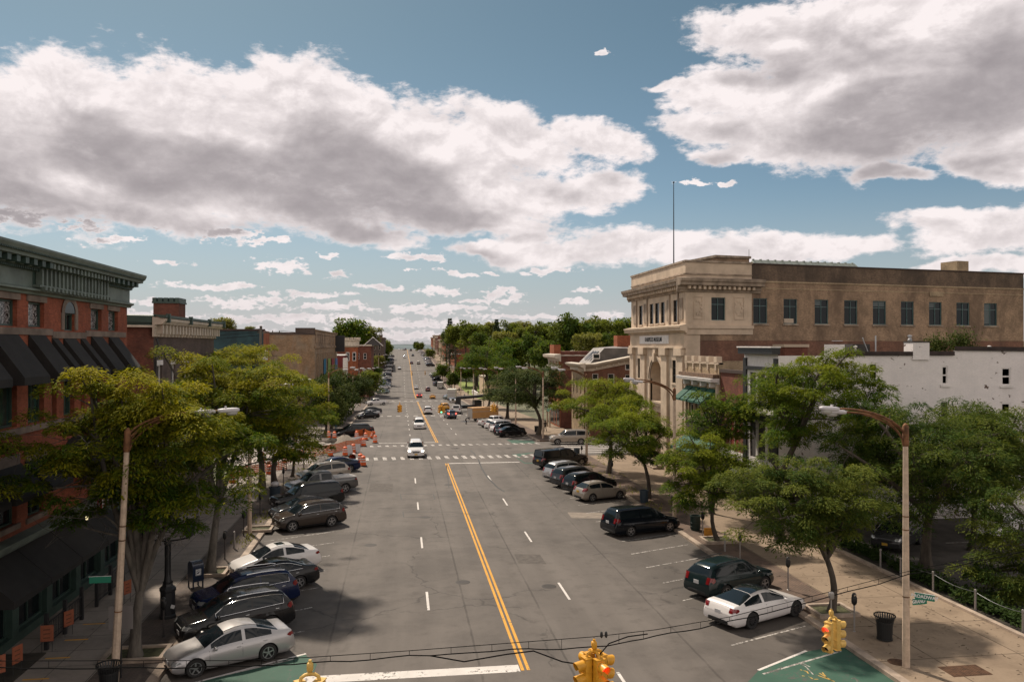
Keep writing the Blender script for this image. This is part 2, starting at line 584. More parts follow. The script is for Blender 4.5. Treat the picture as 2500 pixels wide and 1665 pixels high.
def slab_mat(name, col, dark, joint=1.5, off=(0, 0), jw=0.02):
 """concrete flags with dark joints and blotches"""
 m = bpy.data.materials.new(name)
 m.use_nodes = True
 T = NT(m.node_tree)
 p = m.node_tree.nodes['Principled BSDF']
 o = T.n('ShaderNodeTexCoord').outputs['Object']
 b = T.n('ShaderNodeTexBrick', offset=0.0)
 T.set(b.inputs['Vector'], T.v('ADD', o, (off[0], off[1], 0)))
 b.inputs['Scale'].default_value = 1.0
 b.inputs['Mortar Size'].default_value = jw
 b.inputs['Mortar Smooth'].default_value = 0.4
 b.inputs['Brick Width'].default_value = joint
 b.inputs['Row Height'].default_value = joint
 b.inputs['Color1'].default_value = (*col, 1)
 b.inputs['Color2'].default_value = (*[c * 0.88 for c in col], 1)
 b.inputs['Mortar'].default_value = (*[c * 0.4 for c in dark], 1)
 n = T.noise(o, 0.5, 7.0, 0.7, 0.3)
 c = T.mix(T.m('MULTIPLY', T.ramp(n, 0.4, 0.7), 0.75), b.outputs['Color'], dark)
 n2 = T.noise(o, 7.0, 5.0, 0.7)
 c = T.mix(1.0, c, T.mix(n2, (0.82, 0.82, 0.82), (1.18, 1.18, 1.18)), 'MULTIPLY')
 sp = T.ramp(T.noise(o, 3.3, 3.0, 0.5), 0.70, 0.73)
 c = T.mix(T.m('MULTIPLY', sp, 0.6), c, tuple(q * 0.45 for q in dark))
 T.set(p.inputs['Base Color'], c)
 p.inputs['Roughness'].default_value = 0.85
 p.inputs['Specular IOR Level'].default_value = 0.3
 return m

def paver_mat(name, c1, c2, mortar):
 m = bpy.data.materials.new(name)
 m.use_nodes = True
 T = NT(m.node_tree)
 p = m.node_tree.nodes['Principled BSDF']
 o = T.n('ShaderNodeTexCoord').outputs['Object']
 s = T.sep(o)
 vec = T.xyz(T.m('ADD', s[0], s[1]), T.m('SUBTRACT', s[0], s[1]), 0.0)
 b = T.n('ShaderNodeTexBrick')
 T.set(b.inputs['Vector'], vec)
 b.inputs['Scale'].default_value = 1.0
 b.inputs['Mortar Size'].default_value = 0.014
 b.inputs['Brick Width'].default_value = 0.34
 b.inputs['Row Height'].default_value = 0.17
 b.inputs['Color1'].default_value = (*c1, 1)
 b.inputs['Color2'].default_value = (*c2, 1)
 b.inputs['Mortar'].default_value = (*mortar, 1)
 n = T.noise(o, 0.6, 6.0, 0.65)
 c = T.mix(1.0, b.outputs['Color'], T.mix(T.ramp(n, 0.3, 0.7), (0.65, 0.65, 0.65), (1.3, 1.25, 1.2)), 'MULTIPLY')
 T.set(p.inputs['Base Color'], c)
 p.inputs['Roughness'].default_value = 0.9
 return m

def glass_mat(name, col=(0.012, 0.016, 0.018), rough=0.06, var=None):
 m = mat(name, col, rough, 0.0, 0.7)
 if var:
  T = NT(m.node_tree)
  p = m.node_tree.nodes['Principled BSDF']
  o = T.n('ShaderNodeTexCoord').outputs['Object']
  c = T.mix(T.ramp(T.noise(o, 1.3, 3.0), 0.45, 0.6), col, var)
  T.set(p.inputs['Base Color'], c)
 return m

M_ASPH = asphalt_mat()
M_WHITE = paint_mat('white road paint', (0.62, 0.58, 0.55), 0.45)
M_WHITE_OLD = paint_mat('faded white road paint', (0.45, 0.42, 0.39), 0.95)
M_WHITE_MID = paint_mat('worn white road paint', (0.52, 0.48, 0.45), 0.8)
M_YEL = paint_mat('yellow road paint', (0.62, 0.31, 0.045), 0.25)
M_GREEN = paint_mat('green lane paint', (0.040, 0.098, 0.070), 0.45, (0.075, 0.082, 0.072))
M_ORG = paint_mat('orange marking paint', (0.55, 0.33, 0.08), 0.7, (0.03, 0.10, 0.07))
M_KERB = mat('kerb stone', (0.30, 0.235, 0.185), 0.85, var=0.35, vscale=1.2, bump=0.3)
M_WALK_L = slab_mat('left pavement flags', (0.27, 0.230, 0.20), (0.155, 0.132, 0.115), 1.6)
M_WALK_R = slab_mat('right pavement concrete', (0.26, 0.195, 0.138), (0.165, 0.120, 0.084), 3.6, (1.3, 0.6), 0.03)
M_PAVE_L = paver_mat('left brick paving', (0.11, 0.085, 0.070), (0.085, 0.064, 0.055), (0.05, 0.043, 0.036))
M_PAVE_R = paver_mat('right brick paving', (0.125, 0.082, 0.060), (0.10, 0.066, 0.050), (0.07, 0.052, 0.04))
M_DIRT = mat('soil', (0.035, 0.028, 0.020), 0.95, var=0.4, vscale=3)
M_EARTH = mat('earth and scrub', (0.10, 0.10, 0.055), 0.95, var=0.4, vscale=0.3)
M_LAWN = mat('lawn turf', (0.16, 0.20, 0.035), 0.9, var=0.3, vscale=0.4, bump=0.4)
M_PALE = mat('pale site gravel', (0.36, 0.315, 0.285), 0.95, var=0.3, vscale=0.6, bump=0.4, bscale=8)

# ------------------------------------------------------------------ ground, road, pavements
XL, XR = -8.72, 17.72            # kerb lines
def ys(a, b, step=4.0):
 n = max(1, int(math.ceil((b - a) / step)))
 return [a + (b - a) * i / n for i in range(n + 1)]
def sheet(mb, x0, x1, y0, y1, dz, step=4.0, fx=None):
 """a strip lying on the street profile; fx shears x with y"""
 for (a, b) in zip(ys(y0, y1, step)[:-1], ys(y0, y1, step)[1:]):
  mb.face([(x0, a, zg(a) + dz), (x1, a, zg(a) + dz), (x1, b, zg(b) + dz), (x0, b, zg(b) + dz)])
 return mb

yy = [-300, -120, -40] + ys(-20, 960, 10) + [1300, 2000, 3500, 7000]
xx = [-4000, -1500, -600, -250, -120, -60, -30, -12, -8, 4, 17, 22, 30, 36, 42, 50, 58, 66, 74, 82, 90, 100, 112, 130, 180, 250, 400, 800, 1800, 4000]
mb = MB()
mb.grid([[(x, y, zt(x, y) - 0.06) for x in xx] for y in yy])
struct('ground', mb, M_EARTH, True)
mb = MB()
sheet(mb, XL - .3, XR + .3, -30, 900, 0.0)
struct('road', mb, M_ASPH)
mb = MB()
for x0, x1 in ((XR + .3, 140), ):
 sheet(mb, x0, x1, 85.5, 103, 0.0)
sheet(mb, 20.0, 140, 103, 109, 0.0)
struct('side_street', mb, M_ASPH)
mb = MB()
sheet(mb, -120, XL - .3, 83.5, 108, 0.0)
struct('site_ground', mb, M_PALE)

def pavement(side, y0, y1, label=''):
 s = -1 if side == 'L' else 1
 k = XL if s < 0 else XR
 w = .36
 mb = MB()
 for a, b in zip(ys(y0, y1)[:-1], ys(y0, y1)[1:]):      # kerb: a real step
  za, zb = zg(a), zg(b)
  mb.face([(k, a, za - .05), (k, b, zb - .05), (k, b, zb + .15), (k, a, za + .15)])
  mb.face([(k, a, za + .15), (k, b, zb + .15), (k + s*w, b, zb + .152), (k + s*w, a, za + .152)])
 for yq in (y0, y1):
  z = zg(yq)
  mb.face([(k, yq, z - .05), (k, yq, z + .15), (k + s*w, yq, z + .152), (k + s*w, yq, z - .05)])
 struct('kerb', mb, M_KERB)
 mb = MB()
 e = (-11.15 if s < 0 else 20.25)
 sheet(mb, min(k + s*w, e), max(k + s*w, e), y0, y1, .145)
 for yq in (y0, y1):
  z = zg(yq)
  mb.face([(k + s*w, yq, z - .05), (k + s*w, yq, z + .145), (e, yq, z + .145), (e, yq, z - .05)])
 struct('brick_paving', mb, M_PAVE_L if s < 0 else M_PAVE_R)
 mb = MB()
 f = (-15.6 if s < 0 else 25.5)
 sheet(mb, min(e, f), max(e, f), y0, y1, .149)
 for yq in (y0, y1):
  z = zg(yq)
  mb.face([(e, yq, z - .05), (e, yq, z + .149), (f, yq, z + .149), (f, yq, z - .05)])
 struct('pavement', mb, M_WALK_L if s < 0 else M_WALK_R)
pavement('L', 8, 83)
pavement('L', 108, 700)
pavement('R', 33.6, 85)
pavement('R', 103.5, 240)
pavement('R', 265, 700)
# the corner by the near crossing: plain concrete runs out to the kerb
mb = MB()
mb.box((XR + .36, 18, -.05), (25.5, 33.6, .149))
struct('pavement', mb, M_WALK_R)
mb = MB()
mb.box((XR, 18, -.05), (XR + .36, 33.6, .151))
struct('kerb', mb, M_KERB)
# soil strip along the left building
mb = MB()
mb.box((-15.4, 20, .10), (-13.75, 33.4, .20))
struct('planting_soil', mb, M_DIRT)
# right car park
mb = MB()
mb.box((25.5, 14, -.05), (27.2, 51.2, .12))
struct('planting_soil', mb, M_DIRT)
mb = MB()
mb.box((27.2, 14, -.05), (90, 51.2, .05))
struct('car_park', mb, mat('car park asphalt', (0.075, 0.066, 0.06), 0.9, var=0.3, vscale=0.8))
mb = MB()
mb.box((25.25, 14, .0), (25.5, 51.2, .27))
struct('kerb', mb, M_KERB)
for k in range(5):
 mb = MB()
 yq = 24 + k * 5.2
 mb.box((33, yq, .05), (38, yq + .1, .054))
 struct('road_marking', mb, M_WHITE_OLD)

# ---- painted lines
def marking(mb, m):
 return struct('road_marking', mb, m)
DZ = 0.006
YELX = 4.63
mb = MB()
for a, b in ((29.6, 82.2), (104.5, 232), (252, 690)):
 for off in (-.17, .05):
  sheet(mb, YELX + off, YELX + off + .12, a, b, DZ)
marking(mb, M_YEL)
mb = MB()
yq = -10.0
while yq < 420:
 for xq, ph in ((1.25, 0.0), (8.0, 0.6)):
  a = yq + ph + 35.6 - 22.6
  if not (82 < a < 106 or 228 < a < 254 or a < 24):
   sheet(mb, xq - .06, xq + .06, a, a + 2.75, DZ)
 yq += 11.3
marking(mb, M_WHITE)
mb = MB()
mb.box((-3.6, 29.5, .001), (4.42, 30.15, DZ))
marking(mb, M_WHITE)
mb = MB()
sheet(mb, 4.85, 12.2, 82.0, 82.35, DZ)
sheet(mb, -3.2, 4.4, 104.6, 105.0, DZ)
sheet(mb, -3.5, 4.4, 232.5, 233.2, DZ)
marking(mb, M_WHITE)
mb = MB()
for i in range(27):                 # crossing bars, slanting a little
 x = -7.6 + i * .95
 for (ya, yb) in ((85.5, 87.7), (99.9, 101.6)):
  if ya > 90 and x < -4.5:
   continue
  za, zb = zg(ya) + DZ, zg(yb) + DZ
  mb.face([(x, ya, za), (x + .42, ya, za), (x + .27, yb, zb), (x - .15, yb, zb)])
for i in range(13):
 x = -6.5 + i * 1.8
 sheet(mb, x, x + .9, 166, 168, DZ)
 sheet(mb, x, x + .9, 236, 238, DZ)
marking(mb, M_WHITE_MID)
mb = MB()
for i in range(6):                  # crossing over the side street on the right
 sheet(mb, 19.6 + 0 * i, 26.0, 88.2 + i * 2.2, 88.75 + i * 2.2, DZ)
marking(mb, M_WHITE)
mb = MB()
for i in range(-1, 17):             # left bays
 yv = 31.9 + 3.07 * i
 d = Vector((-.89, -.456))
 n = Vector((d.y, -d.x)) * .05
 a = Vector((-4.1, yv))
 b = a + d * 4.9
 mb.face([(a.x - n.x, a.y - n.y, DZ), (a.x + n.x, a.y + n.y, DZ), (b.x + n.x, b.y + n.y, DZ), (b.x - n.x, b.y - n.y, DZ)])
for i in range(-1, 17):             # right bays
 yv = 30.9 + 2.85 * i
 d = Vector((.925, .38))
 n = Vector((d.y, -d.x)) * .05
 a = Vector((13.3, yv))
 b = a + d * 4.4
 if yv < 80:
  mb.face([(a.x - n.x, a.y - n.y, DZ), (a.x + n.x, a.y + n.y, DZ), (b.x + n.x, b.y + n.y, DZ), (b.x - n.x, b.y - n.y, DZ)])
marking(mb, M_WHITE_OLD)
# green boxes
def poly_px(pts, dz, m):
 mb = MB()
 P = [G(*q) for q in pts]
 mb.face([(p.x, p.y, zg(p.y) + dz) for p in P])
 return marking(mb, m)
poly_px([(468, 1668), (672, 1616), (745, 1596), (775, 1620), (740, 1700), (470, 1720)], .004, M_GREEN)
poly_px([(1852, 1633), (1965, 1589), (2052, 1573), (2100, 1608), (2195, 1668), (2195, 1700), (1800, 1690)], .004, M_GREEN)
poly_px([(1249, 1109), (1300, 1104), (1390, 1106), (1400, 1131), (1280, 1131)], .004, M_GREEN)
poly_px([(1236, 1073), (1300, 1075), (1310, 1082), (1250, 1082)], .004, M_GREEN)
# patches in the asphalt
poly_px([(1385, 1250), (1470, 1251), (1477, 1265), (1395, 1264)], .003, mat('concrete patch', (0.20, 0.165, 0.135), 0.9, var=.2))
M_TAR = mat('tar joint', (0.022, 0.02, 0.018), 0.6)
def line_px(pts, w, m, dz=DZ):
 mb = MB()
 P = [G(*q) for q in pts]
 for a, b in zip(P[:-1], P[1:]):
  t = (b - a).to_2d().normalized()
  n = Vector((t.y, -t.x)) * w / 2
  mb.face([(a.x - n.x, a.y - n.y, zg(a.y) + dz), (a.x + n.x, a.y + n.y, zg(a.y) + dz), (b.x + n.x, b.y + n.y, zg(b.y) + dz), (b.x - n.x, b.y - n.y, zg(b.y) + dz)])
 return marking(mb, m)
M_PATCH = mat('dark asphalt patch', (0.080, 0.068, 0.060), .9, var=.25, vscale=3)
for q in ([(1255, 1352), (1318, 1353), (1334, 1376), (1266, 1374)], [(905, 1180), (960, 1181), (958, 1200), (900, 1199)]):
 poly_px(q, .003, M_PATCH)
for q in ((1038, 1262), (1130, 1420), (1340, 1430), (1095, 1183), (905, 1330)):
 p = G(*q)
 marking(MB().lathe([(0, .008), (.34, .008), (.38, .002)], 18, Matrix.Translation((p.x, p.y, 0))), mat('manhole iron', (.045, .038, .034), .6, .5))
line_px([(1148, 1099), (1158, 1107), (1168, 1122), (1176, 1143), (1190, 1165), (1215, 1190), (1232, 1200)], .14, M_TAR)
for q in ([(978, 1206), (1058, 1206), (1062, 1219), (980, 1219), (978, 1206)], [(984, 1249), (1100, 1249), (1165, 1257)], [(984, 1249), (986, 1262), (1120, 1260)],
   [(1090, 1135), (1096, 1190)], [(892, 1090), (918, 1096)]):
 line_px(q, .07, M_TAR)
# surveyors' spray marks on the green box
for q in ([(1948, 1617), (1965, 1626), (1984, 1645)], [(1950, 1618), (1962, 1619), (1976, 1627)], [(2077, 1655), (2085, 1653), (2092, 1662)], [(1921, 1653), (1938, 1655)]):
 line_px(q, .05, M_WHITE_OLD, .008)
for q in ([(1956, 1648), (1972, 1649), (1984, 1657), (1996, 1656)], [(1952, 1633), (1968, 1637), (1972, 1642)], [(1998, 1641), (2030, 1661)], [(2006, 1640), (2018, 1655)], [(1990, 1645), (2036, 1662)]):
 line_px(q, .05, M_ORG, .008)
line_px([(466, 1668), (672, 1614), (748, 1594)], .12, M_WHITE, .009)
line_px([(1850, 1634), (1967, 1587)], .12, M_WHITE, .009)
# yellow bars painted on the left pavement
mb = MB()
for (x, y) in ((90, 1656), (143, 1604), (189, 1560), (232, 1521)):
 p = G(x, y, .15)
 mb.box((p.x - .45, p.y - .05, .150), (p.x + .45, p.y + .05, .155))
marking(mb, M_YEL)
# manhole and rusty grate on the right pavement
M_RUST = mat('rusty iron', (0.085, 0.042, 0.022), 0.85, 0.3, var=0.4, vscale=6)
p = G(2189, 1614, .15)
mb = MB()
mb.lathe([(0, .158), (.33, .158), (.36, .150)], 20, Matrix.Translation((p.x, p.y, 0)))
solo('manhole_cover', mb, M_RUST, 'round rusty manhole cover in the pavement beside the lamp post', 'manhole')
p = G(2353, 1636, .15)
mb = MB()
for i in range(15):
 mb.box((p.x - .75 + i * .105, p.y - .42, .150), (p.x - .69 + i * .105, p.y + .42, .163))
mb.box((p.x - .78, p.y - .46, .150), (p.x + .78, p.y + .46, .156))
solo('floor_grate', mb, M_RUST, 'square rusty floor grate let into the concrete pavement', 'grate')
# distant hills behind the crest, the blue-grey of haze put into their colour
mb = MB()
rows = []
for j, (yd, hh) in enumerate(((2200, -4), (2600, 9), (3400, 12), (4200, -4))):
 rows.append([(x, yd, (hh + (3.5 * math.sin(x * .004 + j) + 2.5 * math.sin(x * .011 + 2 * j) + 3 * math.sin(x*.0013)) * (1 if 0 < j < 3 else 0))) for x in range(-2500, 2600, 60)])
mb.grid(rows)
struct('hills', mb, mat('haze tinted wooded hills', (0.085, 0.115, 0.125), 1.0, var=.25, vscale=.01), True)

# ------------------------------------------------------------------ building helpers
def on_wall(A, u, x, y):
 """where the line of sight through x, y of the photograph meets the upright wall A + s*u: (s, height)"""
 l = (x - X0) / F
 kx, ky = SA + l * CA, CA - l * SA
 det = kx * (-u[1]) + u[0] * ky
 d = (A[0] * (-u[1]) + u[0] * A[1]) / det
 s = (kx * A[1] - ky * A[0]) / det
 return s, H + d * (Y0 - y) / F
def box_on(A, u, q):
 xl, yt, xr, yb = q
 s0, zt_ = on_wall(A, u, xl, yt)
 s1, zb = on_wall(A, u, xr, yb)
 return min(s0, s1), max(s0, s1), zb, zt_
class Wall:
 def __init__(s, A, u):
  s.A = Vector((A[0], A[1], 0))
  s.u = Vector((u[0], u[1], 0)).normalized()
  s.n = Vector((s.u.y, -s.u.x, 0))       # outward
 def p(s, a, z, out=0.0):
  q = s.A + s.u * a + s.n * out
  return Vector((q.x, q.y, z))
 def px(s, q):
  return box_on((s.A.x, s.A.y), (s.u.x, s.u.y), q)
 def box(s, mb, a0, a1, z0, z1, o0, o1):
  P = [s.p(a0, z0, o0), s.p(a1, z0, o0), s.p(a1, z1, o0), s.p(a0, z1, o0), s.p(a0, z0, o1), s.p(a1, z0, o1), s.p(a1, z1, o1), s.p(a0, z1, o1)]
  for q in ((3,2,1,0),(4,5,6,7),(0,1,5,4),(1,2,6,5),(2,3,7,6),(3,0,4,7)):
   mb.face([P[i] for i in q])
 def panel(s, mb, a0, a1, z0, z1, holes=(), depth=.25):
  us = sorted({a0, a1, *[h[0] for h in holes], *[h[1] for h in holes]})
  zs = sorted({z0, z1, *[h[2] for h in holes], *[h[3] for h in holes]})
  us = [q for q in us if a0 <= q <= a1]
  zs = [q for q in zs if z0 <= q <= z1]
  for i in range(len(us) - 1):
   for j in range(len(zs) - 1):
    cu, cz = (us[i] + us[i+1]) / 2, (zs[j] + zs[j+1]) / 2
    if any(h[0] < cu < h[1] and h[2] < cz < h[3] for h in holes):
     continue
    mb.face([s.p(us[i], zs[j]), s.p(us[i+1], zs[j]), s.p(us[i+1], zs[j+1]), s.p(us[i], zs[j+1])])
  for h in holes:
   c = [(h[0], h[2]), (h[1], h[2]), (h[1], h[3]), (h[0], h[3])]
   for i in range(4):
    a, b = c[i], c[(i+1) % 4]
    mb.face([s.p(a[0], a[1]), s.p(a[0], a[1], -depth), s.p(b[0], b[1], -depth), s.p(b[0], b[1])])
  return mb
 def window(s, parent, h, fm, pm, depth=.18, nv=1, nh=1, fw=.07, sill=None, name='window', head=None, sub=True):
  """frame with glazing bars, a pane behind it, and a sill or lintel where asked"""
  a0, a1, z0, z1 = h
  mb = MB()
  o0, o1 = -depth - .05, -depth + .03
  s.box(mb, a0 + .002, a1 - .002, z0 + .002, z0 + fw, o0, o1)
  s.box(mb, a0 + .002, a1 - .002, z1 - fw, z1 - .002, o0, o1)
  s.box(mb, a0 + .002, a0 + fw, z0 + fw, z1 - fw, o0, o1)
  s.box(mb, a1 - fw, a1 - .002, z0 + fw, z1 - fw, o0, o1)
  for i in range(1, nv + 1):
   c = a0 + (a1 - a0) * i / (nv + 1)
   s.box(mb, c - fw * .35, c + fw * .35, z0 + fw, z1 - fw, o0 + .005, o1 - .012)
  for i in range(1, 2 if nh == 9 else nh + 1):
   c = z0 + (z1 - z0) * (i / (nh + 1) if nh < 9 else .70)
   s.box(mb, a0 + fw, a1 - fw, c - fw * .45, c + fw * .45, o0 + .008, o1 - .016)
  w_ = obj(name, mb, fm, parent)
  mb = MB()
  mb.face([s.p(a0, z0, o0), s.p(a1, z0, o0), s.p(a1, z1, o0), s.p(a0, z1, o0)])
  obj('pane', mb, pm, w_)
  if sill:
   mb = MB()
   s.box(mb, a0 - .12, a1 + .12, z0 - .16, z0 - .004, -.05, .10)
   obj('sill', mb, sill, w_)
  if head:
   mb = MB()
   s.box(mb, a0 - .15, a1 + .15, z1 + .004, z1 + .32, -.05, .04)
   obj('lintel', mb, head, w_)
  return w_
def block(mb, W, L, depth, z0, z1, skip=''):
 """the three plain faces behind a street front, and a flat roof"""
 a, b, c, d = W.p(0, 0), W.p(L, 0), W.p(L, 0, -depth), W.p(0, 0, -depth)
 for k, p, q in (('end', b, c), ('back', c, d), ('start', d, a)):
  if k in skip:
   continue
  mb.face([(p.x, p.y, z0), (q.x, q.y, z0), (q.x, q.y, z1), (p.x, p.y, z1)])
 return mb
def flat_roof(parent, W, L, depth, z, m, a0=0.0):
 mb = MB()
 mb.face([W.p(a0, z), W.p(L, z), W.p(L, z, -depth), W.p(a0, z, -depth)])
 return obj('roof', mb, m, parent)
def profile_run(W, a0, a1, prof, mb, ends=True):
 """extrude a moulding profile [(out, z)...] along a wall"""
 r0 = [W.p(a0, z, o) for o, z in prof]
 r1 = [W.p(a1, z, o) for o, z in prof]
 mb.grid([r0, r1])
 if ends:
  mb.face(r0[::-1])
  mb.face(r1)
def awning(W, parent, a0, a1, zt_, zb, out, m, drop=.22, name='awning'):
 mb = MB()
 A1, A2, B1, B2 = W.p(a0, zt_, .02), W.p(a1, zt_, .02), W.p(a0, zb, out), W.p(a1, zb, out)
 C1, C2 = W.p(a0, zb - drop, out), W.p(a1, zb - drop, out)
 D1, D2 = W.p(a0, zb - drop, .02), W.p(a1, zb - drop, .02)
 mb.face([B1, B2, A2, A1])
 mb.face([C1, C2, B2, B1])
 mb.face([D1, C1, B1, A1])
 mb.face([A2, B2, C2, D2])
 return obj(name, mb, m, parent)
def text_on(W, a, z, txt, size, m, out=.03, parent=None, name='lettering', sx=1.0, ext=.008):
 cu = bpy.data.curves.new(name, 'FONT')
 cu.body = txt
 cu.size = size
 cu.align_x = 'CENTER'
 cu.align_y = 'CENTER'
 cu.extrude = ext
 cu.offset = 0.006
 tmp = bpy.data.objects.new(name, cu)
 C.objects.link(tmp)
 me = bpy.data.meshes.new_from_object(tmp.evaluated_get(bpy.context.evaluated_depsgraph_get()))
 bpy.data.objects.remove(tmp)
 me.materials.clear()
 me.materials.append(m)
 o = bpy.data.objects.new(name, me)
 C.objects.link(o)
 p = W.p(a, z, out)
 M = Matrix((W.u * sx, Vector((0, 0, 1)), W.n)).transposed().to_4x4()
 M.translation = p
 if parent:
  o.parent = parent
  if parent.name in ORG:
   M.translation = p - Vector(ORG[parent.name])
 o.matrix_local = M
 return o

G_DARK = mat('dark glass', (0.008, 0.011, 0.013), 0.08, 0.0, 0.3)
G_BLUE = mat('bluish glass', (0.007, 0.013, 0.016), 0.08, 0.0, 0.22)
G_LACE = glass_mat('patterned glass', (0.02, 0.02, 0.022), 0.25)
def lace():
 T = NT(G_LACE.node_tree)
 p = G_LACE.node_tree.nodes['Principled BSDF']
 o = T.n('ShaderNodeTexCoord').outputs['Object']
 n = T.noise(o, 7.0, 4.0, 0.75, 1.2)
 T.set(p.inputs['Base Color'], T.mix(T.ramp(n, 0.44, 0.60), (0.012, 0.012, 0.015), (0.40, 0.37, 0.37)))
lace()
M_STONE_D = mat('weathered brownstone', (0.18, 0.135, 0.11), 0.9, var=0.3, vscale=1.2, bump=0.3)
M_CORN = mat('grey green painted metal', (0.125, 0.155, 0.135), 0.55, var=0.25, vscale=1.0)
M_CORN_D = mat('dark green painted metal', (0.036, 0.064, 0.053), 0.5, var=0.2, vscale=1.0)
M_AWN_B = mat('black awning cloth', (0.0165, 0.0145, 0.0140), 0.9, var=0.25, vscale=1.5, bump=0.15, bscale=3)
M_AWN_G = mat('green awning cloth', (0.012, 0.072, 0.048), 0.8, var=0.2, vscale=1.5)
M_ROOF = mat('roofing felt', (0.05, 0.045, 0.042), 0.95, var=0.3)
M_TRIM = mat('cream painted trim', (0.52, 0.45, 0.37), 0.6, var=0.15, vscale=1.5)
M_WHITEP = mat('white painted wood', (0.66, 0.62, 0.60), 0.55, var=0.1, vscale=2)
M_BLACKP = mat('black painted wood', (0.016, 0.016, 0.018), 0.5)
B_RED = brick_mat('red brick', (0.335, 0.090, 0.049), (0.265, 0.070, 0.040), (0.24, 0.115, 0.075), (0.15, 0.055, 0.035), .5)
B_BRN = brick_mat('brown brick', (0.115, 0.085, 0.075), (0.095, 0.070, 0.062), (0.13, 0.11, 0.10), (0.06, 0.045, 0.04), .5)
B_DRED = brick_mat('dark red brick', (0.19, 0.068, 0.045), (0.155, 0.055, 0.038), (0.10, 0.065, 0.055), (0.05, 0.03, 0.025), .4)
B_ORG = brick_mat('orange brick', (0.36, 0.115, 0.048), (0.30, 0.09, 0.040), (0.2, 0.11, 0.08), (0.15, 0.05, 0.03), .5)
B_TAN = brick_mat('tan brick', (0.38, 0.265, 0.178), (0.30, 0.205, 0.136), (0.24, 0.18, 0.13), (0.13, 0.088, 0.062), .85)
B_BUFF = brick_mat('buff brick', (0.42, 0.32, 0.21), (0.37, 0.28, 0.18), (0.28, 0.23, 0.17), (0.2, 0.14, 0.09), .5)
B_SOOT = brick_mat('sooty brick', (0.18, 0.125, 0.088), (0.145, 0.10, 0.072), (0.10, 0.085, 0.07), (0.055, 0.042, 0.034), .8)
B_WHITE = brick_mat('white painted brick', (0.78, 0.735, 0.725), (0.75, 0.705, 0.695), (0.60, 0.55, 0.54), (0.52, 0.47, 0.45), .12, (0.13, 0.09, 0.075), mott=.22)
B_OLD = brick_mat('old mixed brick', (0.36, 0.25, 0.155), (0.27, 0.17, 0.105), (0.16, 0.12, 0.09), (0.27, 0.23, 0.18), .6, stscale=.5)
M_LIME = mat('limestone', (0.49, 0.385, 0.29), 0.85, var=0.16, vscale=0.7, bump=0.15)
M_LIME_D = mat('stained limestone', (0.38, 0.295, 0.225), 0.9, var=0.35, vscale=0.9, var2=(0.17, 0.13, 0.10), stretch=(1.4, 1.4, .5))

